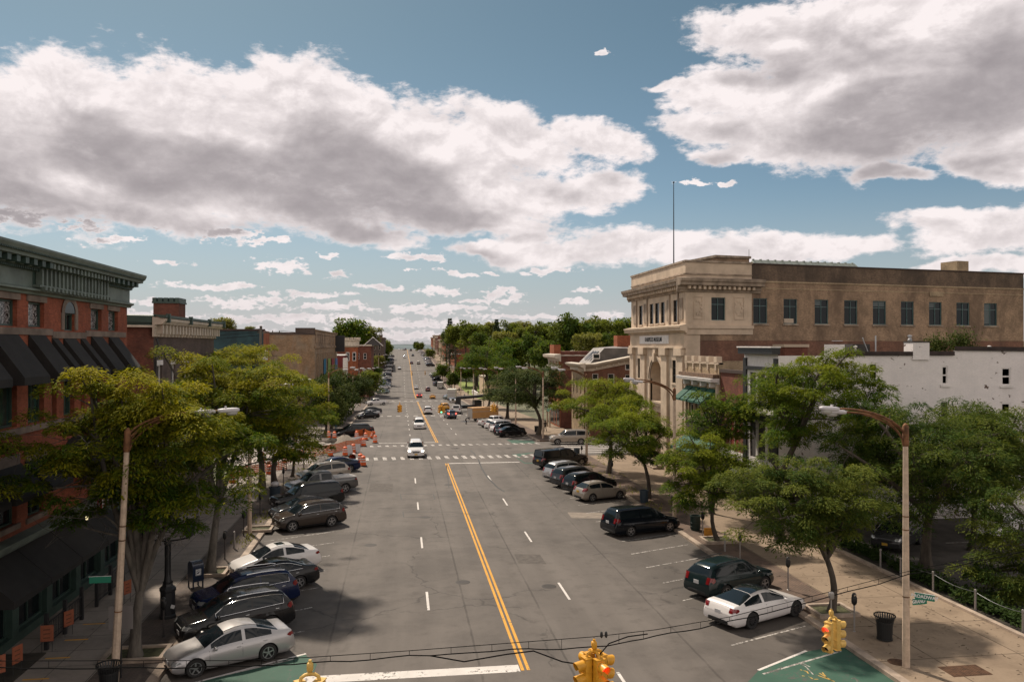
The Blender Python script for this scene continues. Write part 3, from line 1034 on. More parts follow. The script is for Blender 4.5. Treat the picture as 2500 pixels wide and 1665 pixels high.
# ------------------------------------------------------------------ left: red brick block with the green cornice
def red_block():
 W = Wall((-15.4, 15.0), (0, 1))
 L = 47.7 - 15.0
 root = thing('brick_building', 'red brick block with heavy green bracketed cornice and black awnings, nearest on the left', 'building', (-15.4, 31, 0))
 tops = [(-25, 724, 42, 796), (69, 741, 108, 803), (222, 762, 248, 814), (265, 770, 288, 817.6)]
 H1 = [W.px(q) for q in tops]
 a2 = [(a - (0 if i else 0), b, 8.9, 12.35) for i, (a, b, c, d) in enumerate(H1)]
 arch = W.px((156, 751, 182, 807))
 step = H1[1][0] - H1[0][0]
 extra = [(H1[0][0] - step * k, H1[0][1] - step * k, H1[0][2], H1[0][3]) for k in (1, 2) if H1[0][0] - step * k > .5]
 H1 = extra + H1
 zT, zB = 14.02, 12.95
 H1 = [(a, b, zB, zT) for a, b, c, d in H1]
 nar = [(arch[0] - 1.25, arch[0] - .75, 8.9, 12.35), (arch[1] + .75, arch[1] + 1.25, 8.9, 12.35)]
 mid2 = [(arch[0], arch[1], 8.9, 12.35)]
 H2 = [(a, b, 8.9, 12.35) for a, b, c, d in H1]
 H3 = [(a, b, 5.0, 7.35) for a, b, c, d in H1]
 AH = [(arch[0], arch[1], zB - .1, zT - .35)]
 mb = MB()
 W.panel(mb, 0, L, 4.45, 14.3, H1 + H2 + H3 + nar + mid2 + AH, .28)
 block(mb, W, L, 18, 0, 15.2)
 obj('wall', mb, B_RED, root)
 # brownstone: head blocks, sill band
 mb = MB()
 for a, b, c, d in H1:
  W.box(mb, a - .18, b + .18, zT + .005, 14.28, -.1, .05)
 W.box(mb, 0, arch[0] - 1.3, 12.62, 12.9, -.1, .07)
 W.box(mb, arch[1] + 1.3, L - .35, 12.62, 12.9, -.1, .07)
 W.box(mb, arch[0] - 1.29, arch[1] + 1.29, 12.5, 12.80, -.1, .075)
 W.box(mb, 0, L, 8.58, 8.84, -.1, .12)
 for a, b, c, d in H3:
  W.box(mb, a - .2, b + .2, 7.355, 7.8, -.1, .045)
  W.box(mb, a - .2, b + .2, 4.78, 4.995, -.1, .08)
 # surround of the round headed window
 cu, r = (arch[0] + arch[1]) / 2, (arch[1] - arch[0]) / 2
 zs = zT - .35
 for i in range(12):
  t0, t1 = math.pi * i / 12, math.pi * (i + 1) / 12
  ro, ri = r + .32, r
  mb.face([W.p(cu + ri*math.cos(t0), zs + ri*math.sin(t0)*.9, .05), W.p(cu + ro*math.cos(t0), zs + ro*math.sin(t0)*.9, .05),
     W.p(cu + ro*math.cos(t1), zs + ro*math.sin(t1)*.9, .05), W.p(cu + ri*math.cos(t1), zs + ri*math.sin(t1)*.9, .05)])
 for sg in (-1, 1):
  W.box(mb, cu + sg*(r + .16) - .155, cu + sg*(r + .16) + .155, 12.9, zs, -.05, .05)
 obj('stonework', mb, M_STONE_D, root)
 mb = MB()
 n = 12
 mb.face([W.p(cu + r*math.cos(math.pi*i/n), zs + r*math.sin(math.pi*i/n)*.9, .03) for i in range(n + 1)])
 wn = W.window(root, AH[0], M_CORN_D, G_DARK, .15, 1, 0)
 obj('arched_pane', mb, G_DARK, wn)
 for i, h in enumerate(H1):
  W.window(root, h, M_CORN_D, G_LACE, .2, 0, 0, .09)
 pg = glass_mat('greenish glass', (0.018, 0.040, 0.034), 0.1, (0.03, 0.075, 0.06))
 for h in H2 + mid2:
  W.window(root, h, M_CORN_D, pg, .22, 1, 1, .09)
 for h in nar:
  W.window(root, h, M_CORN_D, pg, .22, 0, 1, .06)
 for h in H3:
  W.window(root, h, M_CORN_D, G_DARK, .2, 1, 1, .08)
 # tall black awnings on the second floor, low ones on the first
 for a, b, *_ in H1:
  awning(W, root, a - .02, b + .02, 12.66, 10.95, 1.25, M_AWN_B, .3)
  awning(W, root, a - .3, b + .3, 7.4, 6.35, 1.1, M_AWN_B, .2)
 awning(W, root, arch[0] - .1, arch[1] + .1, 12.52, 10.95, 1.2, M_AWN_B, .3)
 for a, b, *_ in nar:
  awning(W, root, a - .05, b + .05, 12.52, 10.95, 1.2, M_AWN_B, .3)
 # round hooded awning over the first floor middle
 mb = MB()
 c0, w0 = cu + .6, 1.9
 rows = []
 for i in range(9):
  t = math.pi * i / 8
  rows.append([W.p(c0 - w0*math.cos(t), 6.2 + 1.7*math.sin(t), o) for o in (.02, .7, 1.3)])
 mb.grid(rows)
 mb.face([rows[i][2] for i in range(9)])
 obj('awning', mb, M_AWN_B, root)
 # the cornice: mouldings, frieze, dentils, brackets and the balustraded middle
 mb = MB()
 profile_run(W, 0, L + .25, [(0, 14.30), (.12, 14.30), (.16, 14.40), (.30, 14.46), (.30, 14.54), (.10, 14.60), (.06, 14.6), (.06, 15.28), (.16, 15.30), (.22, 15.36), (.22, 15.42), (.30, 15.44),
        (.30, 15.66), (.78, 15.70), (.80, 15.82), (.90, 15.88), (.98, 16.05), (.98, 16.14), (.0, 16.2)], mb)
 obj('cornice', mb, M_CORN, root)
 mb = MB()
 m0, m1 = arch[0] - 3.1, arch[1] + 3.6
 aa = .2
 while aa < L:
  if not (m0 < aa < m1):
   W.box(mb, aa, aa + .085, 15.30, 15.41, .16, .26)
  aa += .16
 aa = .3
 while aa < L:
  if not (m0 < aa < m1):
   W.box(mb, aa, aa + .30, 15.44, 15.69, .3, .70)
  aa += .74
 aa = 0
 while aa < L:
  W.box(mb, aa, aa + .05, 15.84, 15.9, .86, .935)
  aa += .13
 obj('brackets', mb, M_CORN_D, root)
 mb = MB()
 aa = m0
 W.box(mb, m0 - .25, m1 + .2, 14.62, 14.72, .05, .38)
 while aa < m1 - .1:
  W.box(mb, aa, aa + .16, 14.72, 15.5, .1, .36)
  W.box(mb, aa - .02, aa + .18, 14.5, 14.66, .1, .5)
  W.box(mb, aa - .01, aa + .17, 15.45, 15.68, .1, .66)
  aa += .42
 obj('balustrade', mb, M_CORN, root)
 mb = MB()
 W.panel(mb, m0 - .2, m1 + .1, 14.7, 15.4, (), 0)
 for i in range(len(mb.v)):
  v = mb.v[i]
  mb.v[i] = (v[0] + .075, v[1], v[2])
 obj('balustrade_back', mb, M_CORN_D, root)
 # shop front: belt course, dark glass bays, black canopies, brackets
 mb = MB()
 profile_run(W, 0, L, [(0, 4.0), (.1, 4.0), (.14, 4.1), (.22, 4.15), (.24, 4.3), (.5, 4.42), (.52, 4.5), (0, 4.56)], mb)
 obj('belt_course', mb, M_CORN, root)
 bays = [(1.0 + 3.15 * k, 3.6 + 3.15 * k, .5, 3.2) for k in range(10)]
 mb = MB()
 W.panel(mb, 0, L, 0, 4.0, bays, .3)
 obj('shopfront', mb, M_CORN_D, root)
 for h in bays:
  W.window(root, h, M_CORN_D, G_DARK, .25, 1, 0, .1, name='shop_window')
 for k, h in enumerate(bays):
  if k % 5 != 4:
   awning(W, root, h[0] - .25, h[1] + .25, 3.95, 2.75, 1.35, M_AWN_B, .25, 'canopy')
 flat_roof(root, W, L, 18, 15.6, M_ROOF)
 # one lit wall lamp beneath the belt course
 lp = W.p(on_wall((-15.4, 15.0), (0, 1), 189, 1280)[0], 3.9, .45)
 mb = MB()
 mb.lathe([(0, -.09), (.05, -.07), (.07, 0), (.06, .07), (0, .09)], 10, Matrix.Translation(lp))
 o = solo('wall_lamp', mb, mat('lit lamp glass', (0.9, 0.8, 0.5), 0.3, emit=(1.0, 0.83, 0.45), estr=1.6), 'small lit wall lamp under the green belt course of the red brick block', 'lamp', tuple(lp))
 mb = MB()
 mb.tube([lp + Vector((-.45, 0, .25)), lp + Vector((-.2, 0, .28)), lp + Vector((0, 0, .12))], .025, 6)
 obj('lamp_arm', mb, M_BLACKP, o)
 return root
red_block()

# ------------------------------------------------------------------ left: brown building with the white bracketed cornice
def brown_building():
 root = thing('brown_building', 'brown brick building with cream bracketed cornice and slanting dark red flank wall', 'building', (-15.4, 60, 0))
 W = Wall((-15.4, 52.6), (0, 1))
 L = 16.2
 wins = []
 for k in range(5):
  for z0, z1 in ((8.2, 10.9), (4.4, 6.9)):
   wins.append((.75 + k * 3.1, 1.75 + k * 3.1, z0, z1))
 mb = MB()
 W.panel(mb, 0, L, 0, 12.7, wins, .22)
 block(mb, W, L, 14, 0, 13.4)
 obj('wall', mb, B_BRN, root)
 for h in wins:
  W.window(root, h, M_WHITEP, G_BLUE, .15, 0, 1, .08, head=M_WHITEP)
 mb = MB()
 profile_run(W, -.3, L + .3, [(0, 12.7), (.10, 12.72), (.12, 12.85), (.14, 13.45), (.62, 13.5), (.70, 13.62), (.78, 13.7), (.80, 13.86), (0, 13.95)], mb)
 k = 0.1
 while k < L:
  W.box(mb, k, k + .26, 12.9, 13.48, .13, .52)
  W.box(mb, k + .03, k + .23, 12.72, 12.92, .1, .24)
  k += .78
 obj('cornice', mb, M_TRIM, root)
 mb = MB()
 profile_run(W, -.35, L + .35, [(.5, 13.88), (.86, 13.9), (.86, 14.06), (0, 14.12)], mb)
 for k in (.1, 5.5, 11.0, 15.9):
  W.box(mb, k, k + .22, 13.6, 14.16, .7, .95)
 obj('gutter', mb, M_CORN_D, root)
 flat_roof(root, W, L, 14, 13.8, M_ROOF)
 # flank: a slanting wall of dark red brick running back towards the camera
 V = Wall((-26.0, 46.5), (10.6, 6.1))
 LV = math.hypot(10.6, 6.1)
 mb = MB()
 V.panel(mb, 0, LV, 8.2, 13.35)
 obj('flank_wall', mb, B_DRED, root)
 mb = MB()
 V.panel(mb, 0, LV, 0, 8.15)
 obj('flank_base', mb, mat('dark render', (0.05, 0.032, 0.028), 0.9, var=.3), root)
 mb = MB()
 profile_run(V, 0, LV + .1, [(0, 13.3), (.14, 13.34), (.16, 13.45), (.06, 13.5), (.06, 13.58), (.2, 13.6), (.24, 14.02), (0, 14.08)], mb)
 obj('flank_cornice', mb, M_CORN_D, root)
 mb = MB()
 profile_run(V, 0, LV + .12, [(.1, 13.28), (.27, 13.3), (.27, 13.42), (.1, 13.44)], mb)
 V.box(mb, 0, LV, 8.1, 8.24, 0, .12)
 obj('flank_moulding', mb, M_TRIM, root)
 # chimney stack with a parapet top
 p = PYY(410, 765, 64)
 mb = MB()
 w2, zt2 = 0.92, H + (Y0 - 735) / F * 65
 mb.box((p.x - w2, 63.5, 13.7), (p.x + w2, 65.4, zt2 - .42))
 ch = obj('chimney', mb, B_DRED, root)
 mb = MB()
 mb.box((p.x - w2 - .08, 63.4, zt2 - .42), (p.x + w2 + .08, 65.5, zt2 - .3))
 for k in range(5):
  mb.box((p.x - w2 - .05 + k * .41, 63.42, zt2 - .3), (p.x - w2 + .23 + k * .41, 65.48, zt2))
 obj('chimney_cap', mb, M_CORN_D, ch)
 # corner downpipe
 mb = MB()
 mb.tube([W.p(.1, 12.6, .15), W.p(.1, 12.2, .25), W.p(.1, 11.8, .1), W.p(.1, .3, .1)], .06, 8)
 obj('downpipe', mb, M_BLACKP, root)
brown_building()

# ------------------------------------------------------------------ left: building with the painted side wall
def mural_mat():
 m = bpy.data.materials.new('painted wall')
 m.use_nodes = True
 T = NT(m.node_tree)
 p = m.node_tree.nodes['Principled BSDF']
 o = T.n('ShaderNodeTexCoord').outputs['Object']
 n = T.noise(o, 0.45, 5.0, 0.6, 0.6)
 c = T.mix(T.ramp(n, 0.35, 0.65), (0.010, 0.030, 0.038), (0.020, 0.058, 0.068))
 s = T.sep(o)
 q = T.v('SUBTRACT', T.v('MULTIPLY_ADD', T.noise(o, .5, 3.0, out='Color'), (1.6, 0, 1.6), o), (-4.6, 0, 6.4))
 r = T.v('LENGTH', T.v('MULTIPLY', q, (1, 0, 1.1)))
 c = T.mix(T.ramp(r, 3.3, 3.15), c, (0.16, 0.035, 0.03))
 c = T.mix(T.ramp(r, 2.5, 2.3), c, (0.42, 0.39, 0.40))
 c = T.mix(T.ramp(r, 1.0, .8), c, (0.25, 0.05, 0.03))
 c = T.mix(T.m('MULTIPLY', T.ramp(T.noise(T.v('MULTIPLY', o, (2.2, 1, .5)), .9, 4.0, .6), .66, .70), T.ramp(s[2], 8.5, 11.0)), c, (0.30, 0.36, 0.38))
 T.set(p.inputs['Base Color'], c)
 p.inputs['Roughness'].default_value = .8
 return m
def mural_building():
 Y = 112.0
 z0 = zg(Y)
 root = thing('mural_building', 'brick building with dark teal and red painted side wall behind the locust trees', 'building', (-24, Y, z0))
 zt_ = 14.1
 V = Wall((-36, Y), (1, 0))
 mb = MB()
 V.panel(mb, 0, 4.6, z0, zt_)
 block(mb, V, 17.4, 5, z0, zt_)
 obj('wall', mb, B_ORG, root)
 mb = MB()
 V.panel(mb, 4.6, 17.4, z0, zt_)
 obj('painted_wall', mb, mural_mat(), root)
 mb = MB()
 V.box(mb, 0, 17.6, zt_, zt_ + .25, -.3, .1)
 obj('coping', mb, mat('dark coping', (0.05, 0.03, 0.025), .9), root)
 flat_roof(root, V, 17.4, 5, zt_ - .3, M_ROOF)
mural_building()

# ------------------------------------------------------------------ left: the big old theatre-like brick block
def old_block():
 Y = 146.5
 z0 = zg(Y) - 1
 root = thing('brick_hall', 'large old tan brick hall with tall coloured banners on its street front', 'building', (-15.4, Y, z0))
 zt_ = 14.9
 V = Wall((-40, Y), (1, 0))
 mb = MB()
 V.panel(mb, 0, 24.6, z0, zt_ - .9)
 obj('flank_wall', mb, B_OLD, root)
 W = Wall((-15.4, Y), (0, 1))
 L = 50
 wins = [(2.2 + k * 2.2, 3.2 + k * 2.2, 2.5, 10.6) for k in range(21)]
 mb = MB()
 W.panel(mb, 0, L, z0 - 3, 11.6, wins, .3)
 block(mb, W, L, 26, z0 - 3, zt_ - .9, 'start')
 obj('wall', mb, B_OLD, root)
 mb = MB()
 W.box(mb, 0, L, 11.6, 12.0, -.1, .25)
 W.panel(mb, 0, L, 12.0, zt_)
 for k in range(12):
  W.box(mb, .6 + 4.1 * k, 3.9 + 4.1 * k, 12.5, 14.2, -.05, .08)
 W.box(mb, 0, L, zt_ - .12, zt_ + .1, -.2, .2)
 obj('parapet', mb, B_TAN, root)
 mb = MB()
 V.box(mb, 0, 21.2, zt_ - .9, zt_ - .45, -.4, .06)
 V.box(mb, 21.2, 24.6, zt_ - .9, zt_ + .35, -.8, .05)
 obj('flank_coping', mb, B_BRN, root)
 for h in wins:
  W.window(root, h, M_TRIM, G_DARK, .25, 0, 3, .07)
 for k, col in enumerate(((0.0, 0.10, 0.19), (0.16, 0.22, 0.04), (0.20, 0.012, 0.02), (0.06, 0.13, 0.28))):
  a0 = (15.5, 24.8, 34, 43.5)[k]
  mb = MB()
  W.box(mb, a0, a0 + (5.0, 5.5, 6, 6)[k], 0.6, (9.4, 9.3, 9.2, 9.0)[k], .1, .16)
  bn = obj('banner', mb, mat('banner cloth %d' % k, col, .8, var=.15), root)
  bn['label'] = ('blue banner nearest the flank wall', 'olive green banner', 'dark red banner', 'pale blue banner at the far end')[k]
 mb = MB()
 mb.box((-15.3, Y + 44, 10.6), (-13.2, Y + 44.6, 14.4))
 obj('sign_board', mb, M_BLACKP, root)
 flat_roof(root, W, L, 24, zt_ - 1.2, M_ROOF)
old_block()

# ------------------------------------------------------------------ left, far: castle-like brick house, towers
def crenels(mb, c, r, z, n=10, h=.7):
 for i in range(n):
  t = 2 * math.pi * i / n
  M = Matrix.Translation((c[0] + r*math.cos(t), c[1] + r*math.sin(t), z)) @ Matrix.Rotation(t, 4, 'Z')
  mb.box((-.3, -r * 1.7 / n, 0), (.3, r * 1.7 / n, h), M)
def turret_house():
 Y = 262
 z0 = zg(Y)
 root = thing('turret_house', 'red brick corner house with white crenellated round turret', 'building', (-15, Y, z0))
 cx, cy = PYY(857, 900, Y).x, Y
 zc = H + (Y0 - 844) / F * Y
 mb = MB()
 mb.lathe([(2.6, z0), (2.6, zc)], 20, Matrix.Translation((cx, cy + 2.6, 0)))
 tw = obj('turret', mb, B_ORG, root, True)
 mb = MB()
 mb.lathe([(2.7, zc - .5), (3.2, zc - .1), (3.2, zc + .25), (2.5, zc + .3), (2.5, zc + 1.5), (2.9, zc + 1.6), (2.9, zc + 1.9), (0, zc + 1.9)], 20, Matrix.Translation((cx, cy + 2.6, 0)))
 crenels(mb, (cx, cy + 2.6), 2.6, zc + 1.9, 12, .75)
 obj('turret_crown', mb, M_TRIM, tw)
 V = Wall((cx - 6, Y + 1.2), (1, 0))
 wins = [(7.6 + 2.3*k, 8.6 + 2.3*k, z, z + 2.0) for k in range(2) for z in (z0 + 2.0, z0 + 7.5, z0 + 12.4)] + [(.9, 1.7, z0 + 12.4, z0 + 14.4), (10.0, 11, z0 + 12.0, z0 + 14.6)]
 mb = MB()
 V.panel(mb, 0, 12.4, z0, zc, wins[:6] + wins[6:7], .2)
 block(mb, V, 12.4, 24, z0, zc)
 obj('wall', mb, B_DRED, root)
 for h in wins[:6] + wins[6:7]:
  V.window(root, h, M_WHITEP, G_BLUE, .15, 0, 1, .12)
 mb = MB()
 V.box(mb, 6, 12.6, zc - .1, zc + .35, -24, .4)
 obj('eaves', mb, M_TRIM, root)
 # gabled dormer on the street side
 mb = MB()
 gx, gz = cx + 7.0, zc
 mb.face([(gx - 3.0, Y + 1, gz), (gx + 3.0, Y + 1, gz), (gx, Y + 1, gz + 2.6)])
 mb.face([(gx - 3.0, Y + 1, gz), (gx, Y + 1, gz + 2.6), (gx, Y + 14, gz + 2.6), (gx - 3.0, Y + 14, gz)])
 mb.face([(gx + 3.0, Y + 1, gz), (gx, Y + 1, gz + 2.6), (gx, Y + 14, gz + 2.6), (gx + 3.0, Y + 14, gz)])
 obj('gable', mb, mat('dark slate', (0.06, 0.055, 0.055), .8), root)
 mb = MB()
 mb.tube([(gx - 3.2, Y + .9, gz - .1), (gx, Y + .9, gz + 2.75), (gx + 3.2, Y + .9, gz - .1)], .16, 6)
 obj('gable_trim', mb, M_WHITEP, root)
 for sg in (-1.05, 1.05):                     # white sash pair on the turret
  mb = MB()
  zz = H + (Y0 - 870) / F * Y
  mb.box((cx + sg - .55, Y - .15, zz - 1.4), (cx + sg + .55, Y + .4, zz + 1.4))
  wf = obj('window', mb, M_WHITEP, root)
  mb = MB()
  mb.box((cx + sg - .38, Y - .2, zz - 1.2), (cx + sg + .38, Y, zz - .05))
  mb.box((cx + sg - .38, Y - .2, zz + .08), (cx + sg + .38, Y, zz + 1.2))
  obj('pane', mb, G_BLUE, wf)
 # low red shop and white pier in front
 q = PYY(827, 880, 236)
 r2 = thing('red_shop', 'small dark red shop beside a white painted pier', 'building', (q.x, 236, z0))
 mb = MB()
 mb.box((q.x - 4, 236, z0), (q.x + 1.4, 250, H + (Y0 - 868) / F * 236))
 obj('wall', mb, mat('dark red render', (0.14, 0.02, 0.02), .8), r2)
 mb = MB()
 mb.box((q.x - 4.1, 235.9, H + (Y0 - 868) / F * 236), (q.x + 1.7, 250, H + (Y0 - 866) / F * 236))
 obj('coping', mb, M_WHITEP, r2)
 q = PYY(843, 880, 232)
 mb = MB()
 mb.box((q.x - .62, 231.6, z0), (q.x + .62, 234, H + (Y0 - 874) / F * 232))
 obj('pier', mb, M_WHITEP, r2)
 # brown building further up with a crenellated tower
 Y2 = 402
 z2 = zg(Y2) - 1
 r3 = thing('tower_building', 'dark brown building with flat cornice and a small crenellated tower', 'building', (-15, Y2, z2))
 q0, q1 = PYY(862, 900, Y2), PYY(938, 900, Y2)
 zz = H + (Y0 - 827) / F * Y2
 mb = MB()
 V = Wall((q0.x, Y2), (1, 0))
 Lx = q1.x - q0.x
 ws = [(2 + 2.6*k, 3.1 + 2.6*k, z, z + 2.2) for k in range(5) for z in (z2 + 3, z2 + 7, z2 + 11)]
 V.panel(mb, 0, Lx, z2, zz, ws, .2)
 block(mb, V, Lx, 40, z2, zz)
 obj('wall', mb, B_BRN, r3)
 for h in ws:
  V.window(r3, h, M_TRIM, G_DARK, .15, 0, 1, .1)
 mb = MB()
 V.box(mb, -.3, Lx + .3, zz - .1, zz + .6, -40, .6)
 obj('cornice', mb, B_SOOT, r3)
 q = PYY(930.5, 830, Y2 + 18)
 zz2 = H + (Y0 - 819) / F * (Y2 + 18)
 mb = MB()
 mb.box((q.x - .75, Y2 + 18, zz - 2), (q.x + .75, Y2 + 20.5, zz2))
 for k in range(3):
  mb.box((q.x - .75 + k*.58, Y2 + 17.95, zz2), (q.x - .4 + k*.58, Y2 + 20.5, zz2 + .45))
 obj('tower', mb, B_SOOT, r3)
turret_house()

# ------------------------------------------------------------------ right: the stone fronted museum
def museum():
 root = thing('museum_building', 'tan limestone fronted museum with arched doorway and long brown brick side', 'building', (25.5, 78, 0))
 W = Wall((25.5, 86.5), (0, -1))
 L = 17.2
 up = [W.px(q) for q in ((1560, 749, 1568.6, 797), (1586, 743, 1595, 794), (1599, 739, 1609, 792), (1613, 737, 1622.4, 791), (1643.6, 729, 1654.5, 786))]
 zt_, zb = 16.4, 14.35
 up = [(a, b, zb, zt_) for a, b, c, d in up]
 lo = [W.px(q) for q in ((1557, 878, 1566, 924), (1641, 877, 1652, 930))]
 lo = [(a, b, 8.6, 10.75) for a, b, c, d in lo]
 ar = W.px((1584, 875, 1623, 960))
 ca, ra = (ar[0] + ar[1]) / 2, 1.95
 zs = 8.75
 N = 14
 # wall with a round-topped niche: rectangles beside, wedge strips over the arch
 mb = MB()
 hole = (ca - ra, ca + ra, 0.0, zs + ra + .06)
 W.panel(mb, 0, L, 0, 13.3, lo + [hole], .16)
 for i in range(N):
  t0, t1 = math.pi * i / N, math.pi * (i + 1) / N
  mb.face([W.p(ca + ra*math.cos(t0), zs + ra*math.sin(t0)), W.p(ca + ra*math.cos(t0), zs + ra + .06), W.p(ca + ra*math.cos(t1), zs + ra + .06), W.p(ca + ra*math.cos(t1), zs + ra*math.sin(t1))])
  mb.face([W.p(ca + ra*math.cos(t0), zs + ra*math.sin(t0)), W.p(ca + ra*math.cos(t1), zs + ra*math.sin(t1)), W.p(ca + ra*math.cos(t1), zs + ra*math.sin(t1), -1.1), W.p(ca + ra*math.cos(t0), zs + ra*math.sin(t0), -1.1)])
 for sg in (-1, 1):
  mb.face([W.p(ca + sg*ra, 0), W.p(ca + sg*ra, zs), W.p(ca + sg*ra, zs, -1.1), W.p(ca + sg*ra, 0, -1.1)])
 W.panel(mb, 0, L, 13.3, 19.75, up, .16)
 block(mb, W, L, 24, 0, 19.0, ('end', 'back'))
 obj('wall', mb, M_LIME, root)
 # niche back, fan window and door case
 mb = MB()
 mb.face([W.p(ca - ra, 0, -1.1), W.p(ca + ra, 0, -1.1), W.p(ca + ra, zs + ra, -1.1), W.p(ca - ra, zs + ra, -1.1)])
 W.box(mb, ca - ra, ca + ra, 5.4, 6.0, -1.05, -.35)
 W.box(mb, ca - ra, ca + ra, 6.0, 6.3, -1.05, -.15)
 W.box(mb, ca - ra, ca + ra, 6.3, 6.5, -1.05, -.05)
 for sg in (-1, 1):
  W.box(mb, ca + sg*(ra - .35) - .34, ca + sg*(ra - .35) + .34, 0, 5.4, -1.05, -.4)
 obj('niche', mb, M_LIME, root)
 d_ = W.window(root, (ca - 1.1, ca + 1.1, .9, 4.0), mat('dark bronze', (0.03, 0.025, 0.02), .5), G_DARK, .95, 1, 1, .1, name='door')
 W.window(root, (ca + .55, ca + 1.45, 7.2, 10.0), M_LIME, G_DARK, 1.0, 0, 2, .06)
 for h in lo + up:
  W.window(root, h, mat('dark bronze', (0.03, 0.025, 0.02), .5), G_DARK, .10, 0, 2, .04, M_LIME)
 # arch moulding with keystone
 mb = MB()
 for r0, r1, o in ((ra, ra + .22, .10), (ra + .22, ra + .42, .18)):
  for i in range(N * 2):
   t0, t1 = math.pi * i / (2*N), math.pi * (i + 1) / (2*N)
   q = [(r0, t0), (r1, t0), (r1, t1), (r0, t1)]
   P = [(ca + r*math.cos(t), zs + r*math.sin(t)) for r, t in q]
   mb.face([W.p(a, z, o) for a, z in P])
   mb.face([W.p(*P[1], 0), W.p(*P[2], 0), W.p(*P[2], o), W.p(*P[1], o)])
 for sg in (-1, 1):
  W.box(mb, ca + sg*(ra + .21) - .2, ca + sg*(ra + .21) + .2, 0, zs, 0, .12)
 W.box(mb, ca - .28, ca + .28, zs + ra - .2, 11.4, 0, .38)
 W.box(mb, ca - .38, ca + .38, 11.2, 11.75, 0, .3)
 obj('archivolt', mb, M_LIME, root)
 # pilasters with capitals, entablature
 mb = MB()
 for q in ((1541.6, 1550.5), (1567, 1578), (1618, 1632), (1655, 1671)):
  a0, a1, _, _ = W.px((q[0], 860, q[1], 900))
  a1 = min(a1, L - .06)
  W.box(mb, max(a0, .05), a1, .8, 11.2, 0, .22)
  W.box(mb, max(a0 - .12, .02), min(a1 + .12, L - .01), 11.2, 11.9, 0, .42)
  W.box(mb, max(a0 - .1, .03), min(a1 + .1, L - .02), 0, .8, 0, .32)
 W.box(mb, 0, L, 11.9, 12.12, 0, .3)
 W.box(mb, 0, L, 12.12, 13.25, 0, .12)
 obj('pilasters', mb, M_LIME, root)
 mb = MB()
 profile_run(W, -.5, L + .5, [(0, 13.25), (.14, 13.28), (.2, 13.45), (.62, 13.5), (.66, 13.72), (.74, 13.8), (.76, 13.96), (0, 14.1)], mb)
 obj('string_course', mb, M_LIME, root)
 mb = MB()
 CP = [(0, 17.0), (.12, 17.02), (.16, 17.2), (.25, 17.24), (.25, 17.55), (.75, 17.6), (.78, 17.85), (.9, 17.95), (.95, 18.2), (0, 18.34)]
 profile_run(W, -.9, L + .0, CP, mb)
 V = Wall((25.5, 69.3), (.984, .1770))
 LS = 7.0
 profile_run(V, -.95, LS + .9, CP, mb)
 obj('cornice', mb, M_LIME_D, root)
 mb = MB()
 k = 0
 while k < L - .3:
  W.box(mb, k + .1, k + .36, 17.26, 17.54, .25, .55)
  k += .52
 k = 0
 while k < LS:
  V.box(mb, k, k + .26, 17.26, 17.54, .25, .55)
  k += .52
 obj('dentils', mb, M_LIME, root)
 mb = MB()
 W.box(mb, .1, L, 18.6, 18.72, -.05, .1)
 V.box(mb, 0, LS, 18.6, 18.72, -.05, .1)
 W.box(mb, -.05, L + .06, 19.72, 19.9, -.4, .1)
 V.box(mb, -.06, LS + .05, 19.72, 19.9, -.4, .11)
 for q in ((1548, 748, 1553, 796), (1573, 745, 1579, 794), (1629, 733, 1636, 790), (1659, 725, 1668, 780)):
  a0, a1, _, _ = W.px(q)
  W.box(mb, a0, a1, 14.5, 16.5, 0, .07)
 for q in (1555, 1581, 1636, 1657):
  a0 = on_wall((25.5, 86.5), (0, -1), q, 760)[0]
  W.box(mb, a0 - .1, a0 + .1, 14.1, 17.0, 0, .12)
 obj('parapet_bands', mb, M_LIME_D, root)
 # sign
 a0, a1, z0, z1 = W.px((1565, 816.5, 1636, 836.5))
 mb = MB()
 zc = 12.72
 W.box(mb, a0, a1, zc - .42, zc + .42, .1, .17)
 sg = obj('sign_board', mb, M_WHITEP, root)
 text_on(W, (a0 + a1) / 2, zc, 'KARPELES MUSEUM', .62, M_BLACKP, .19, sg, sx=1.02)
 # stone return on the side, then brick
 sw = V.px((1736.7, 726, 1771, 785))
 sw = (sw[0], sw[1], 14.45, 16.55)
 mb = MB()
 V.panel(mb, 0, LS, 13.2, 19.75, [sw], .2)
 V.panel(mb, 0, 1.5, 0, 13.2)
 V.box(mb, 0, LS + .06, 13.15, 13.7, 0, .1)
 V.box(mb, 0, LS + .1, 13.7, 14.0, 0, .22)
 for q in ((1694, 725, 1716, 779), (1792, 728, 1817, 780)):
  b0, b1, _, _ = V.px(q)
  for e0, e1, f0, f1 in ((b0, b1, 14.55, 14.65), (b0, b1, 16.55, 16.65), (b0, b0 + .1, 14.65, 16.55), (b1 - .1, b1, 14.65, 16.55)):
   V.box(mb, e0, e1, f0, f1, -.02, .06)
  rows = []
  cc, hw = (b0 + b1) / 2, (b1 - b0) * .33
  for i in range(10):                      # carved wreath
   t = 2 * math.pi * i / 10
   V.box(mb, cc + hw*math.cos(t) - .12, cc + hw*math.cos(t) + .12, 15.6 + .62*math.sin(t) - .1, 15.6 + .62*math.sin(t) + .1, -.02, .05)
 for k in (.7, 2.0, 4.9, 6.6):
  V.box(mb, k - .02, k + .02, 14.0, 17.0, -.02, .012)
 obj('stone_return', mb, M_LIME, root)
 fr = mat('teal window bars', (0.11, 0.18, 0.18), .5)
 V.window(root, sw, fr, G_BLUE, .14, 1, 9, .05)
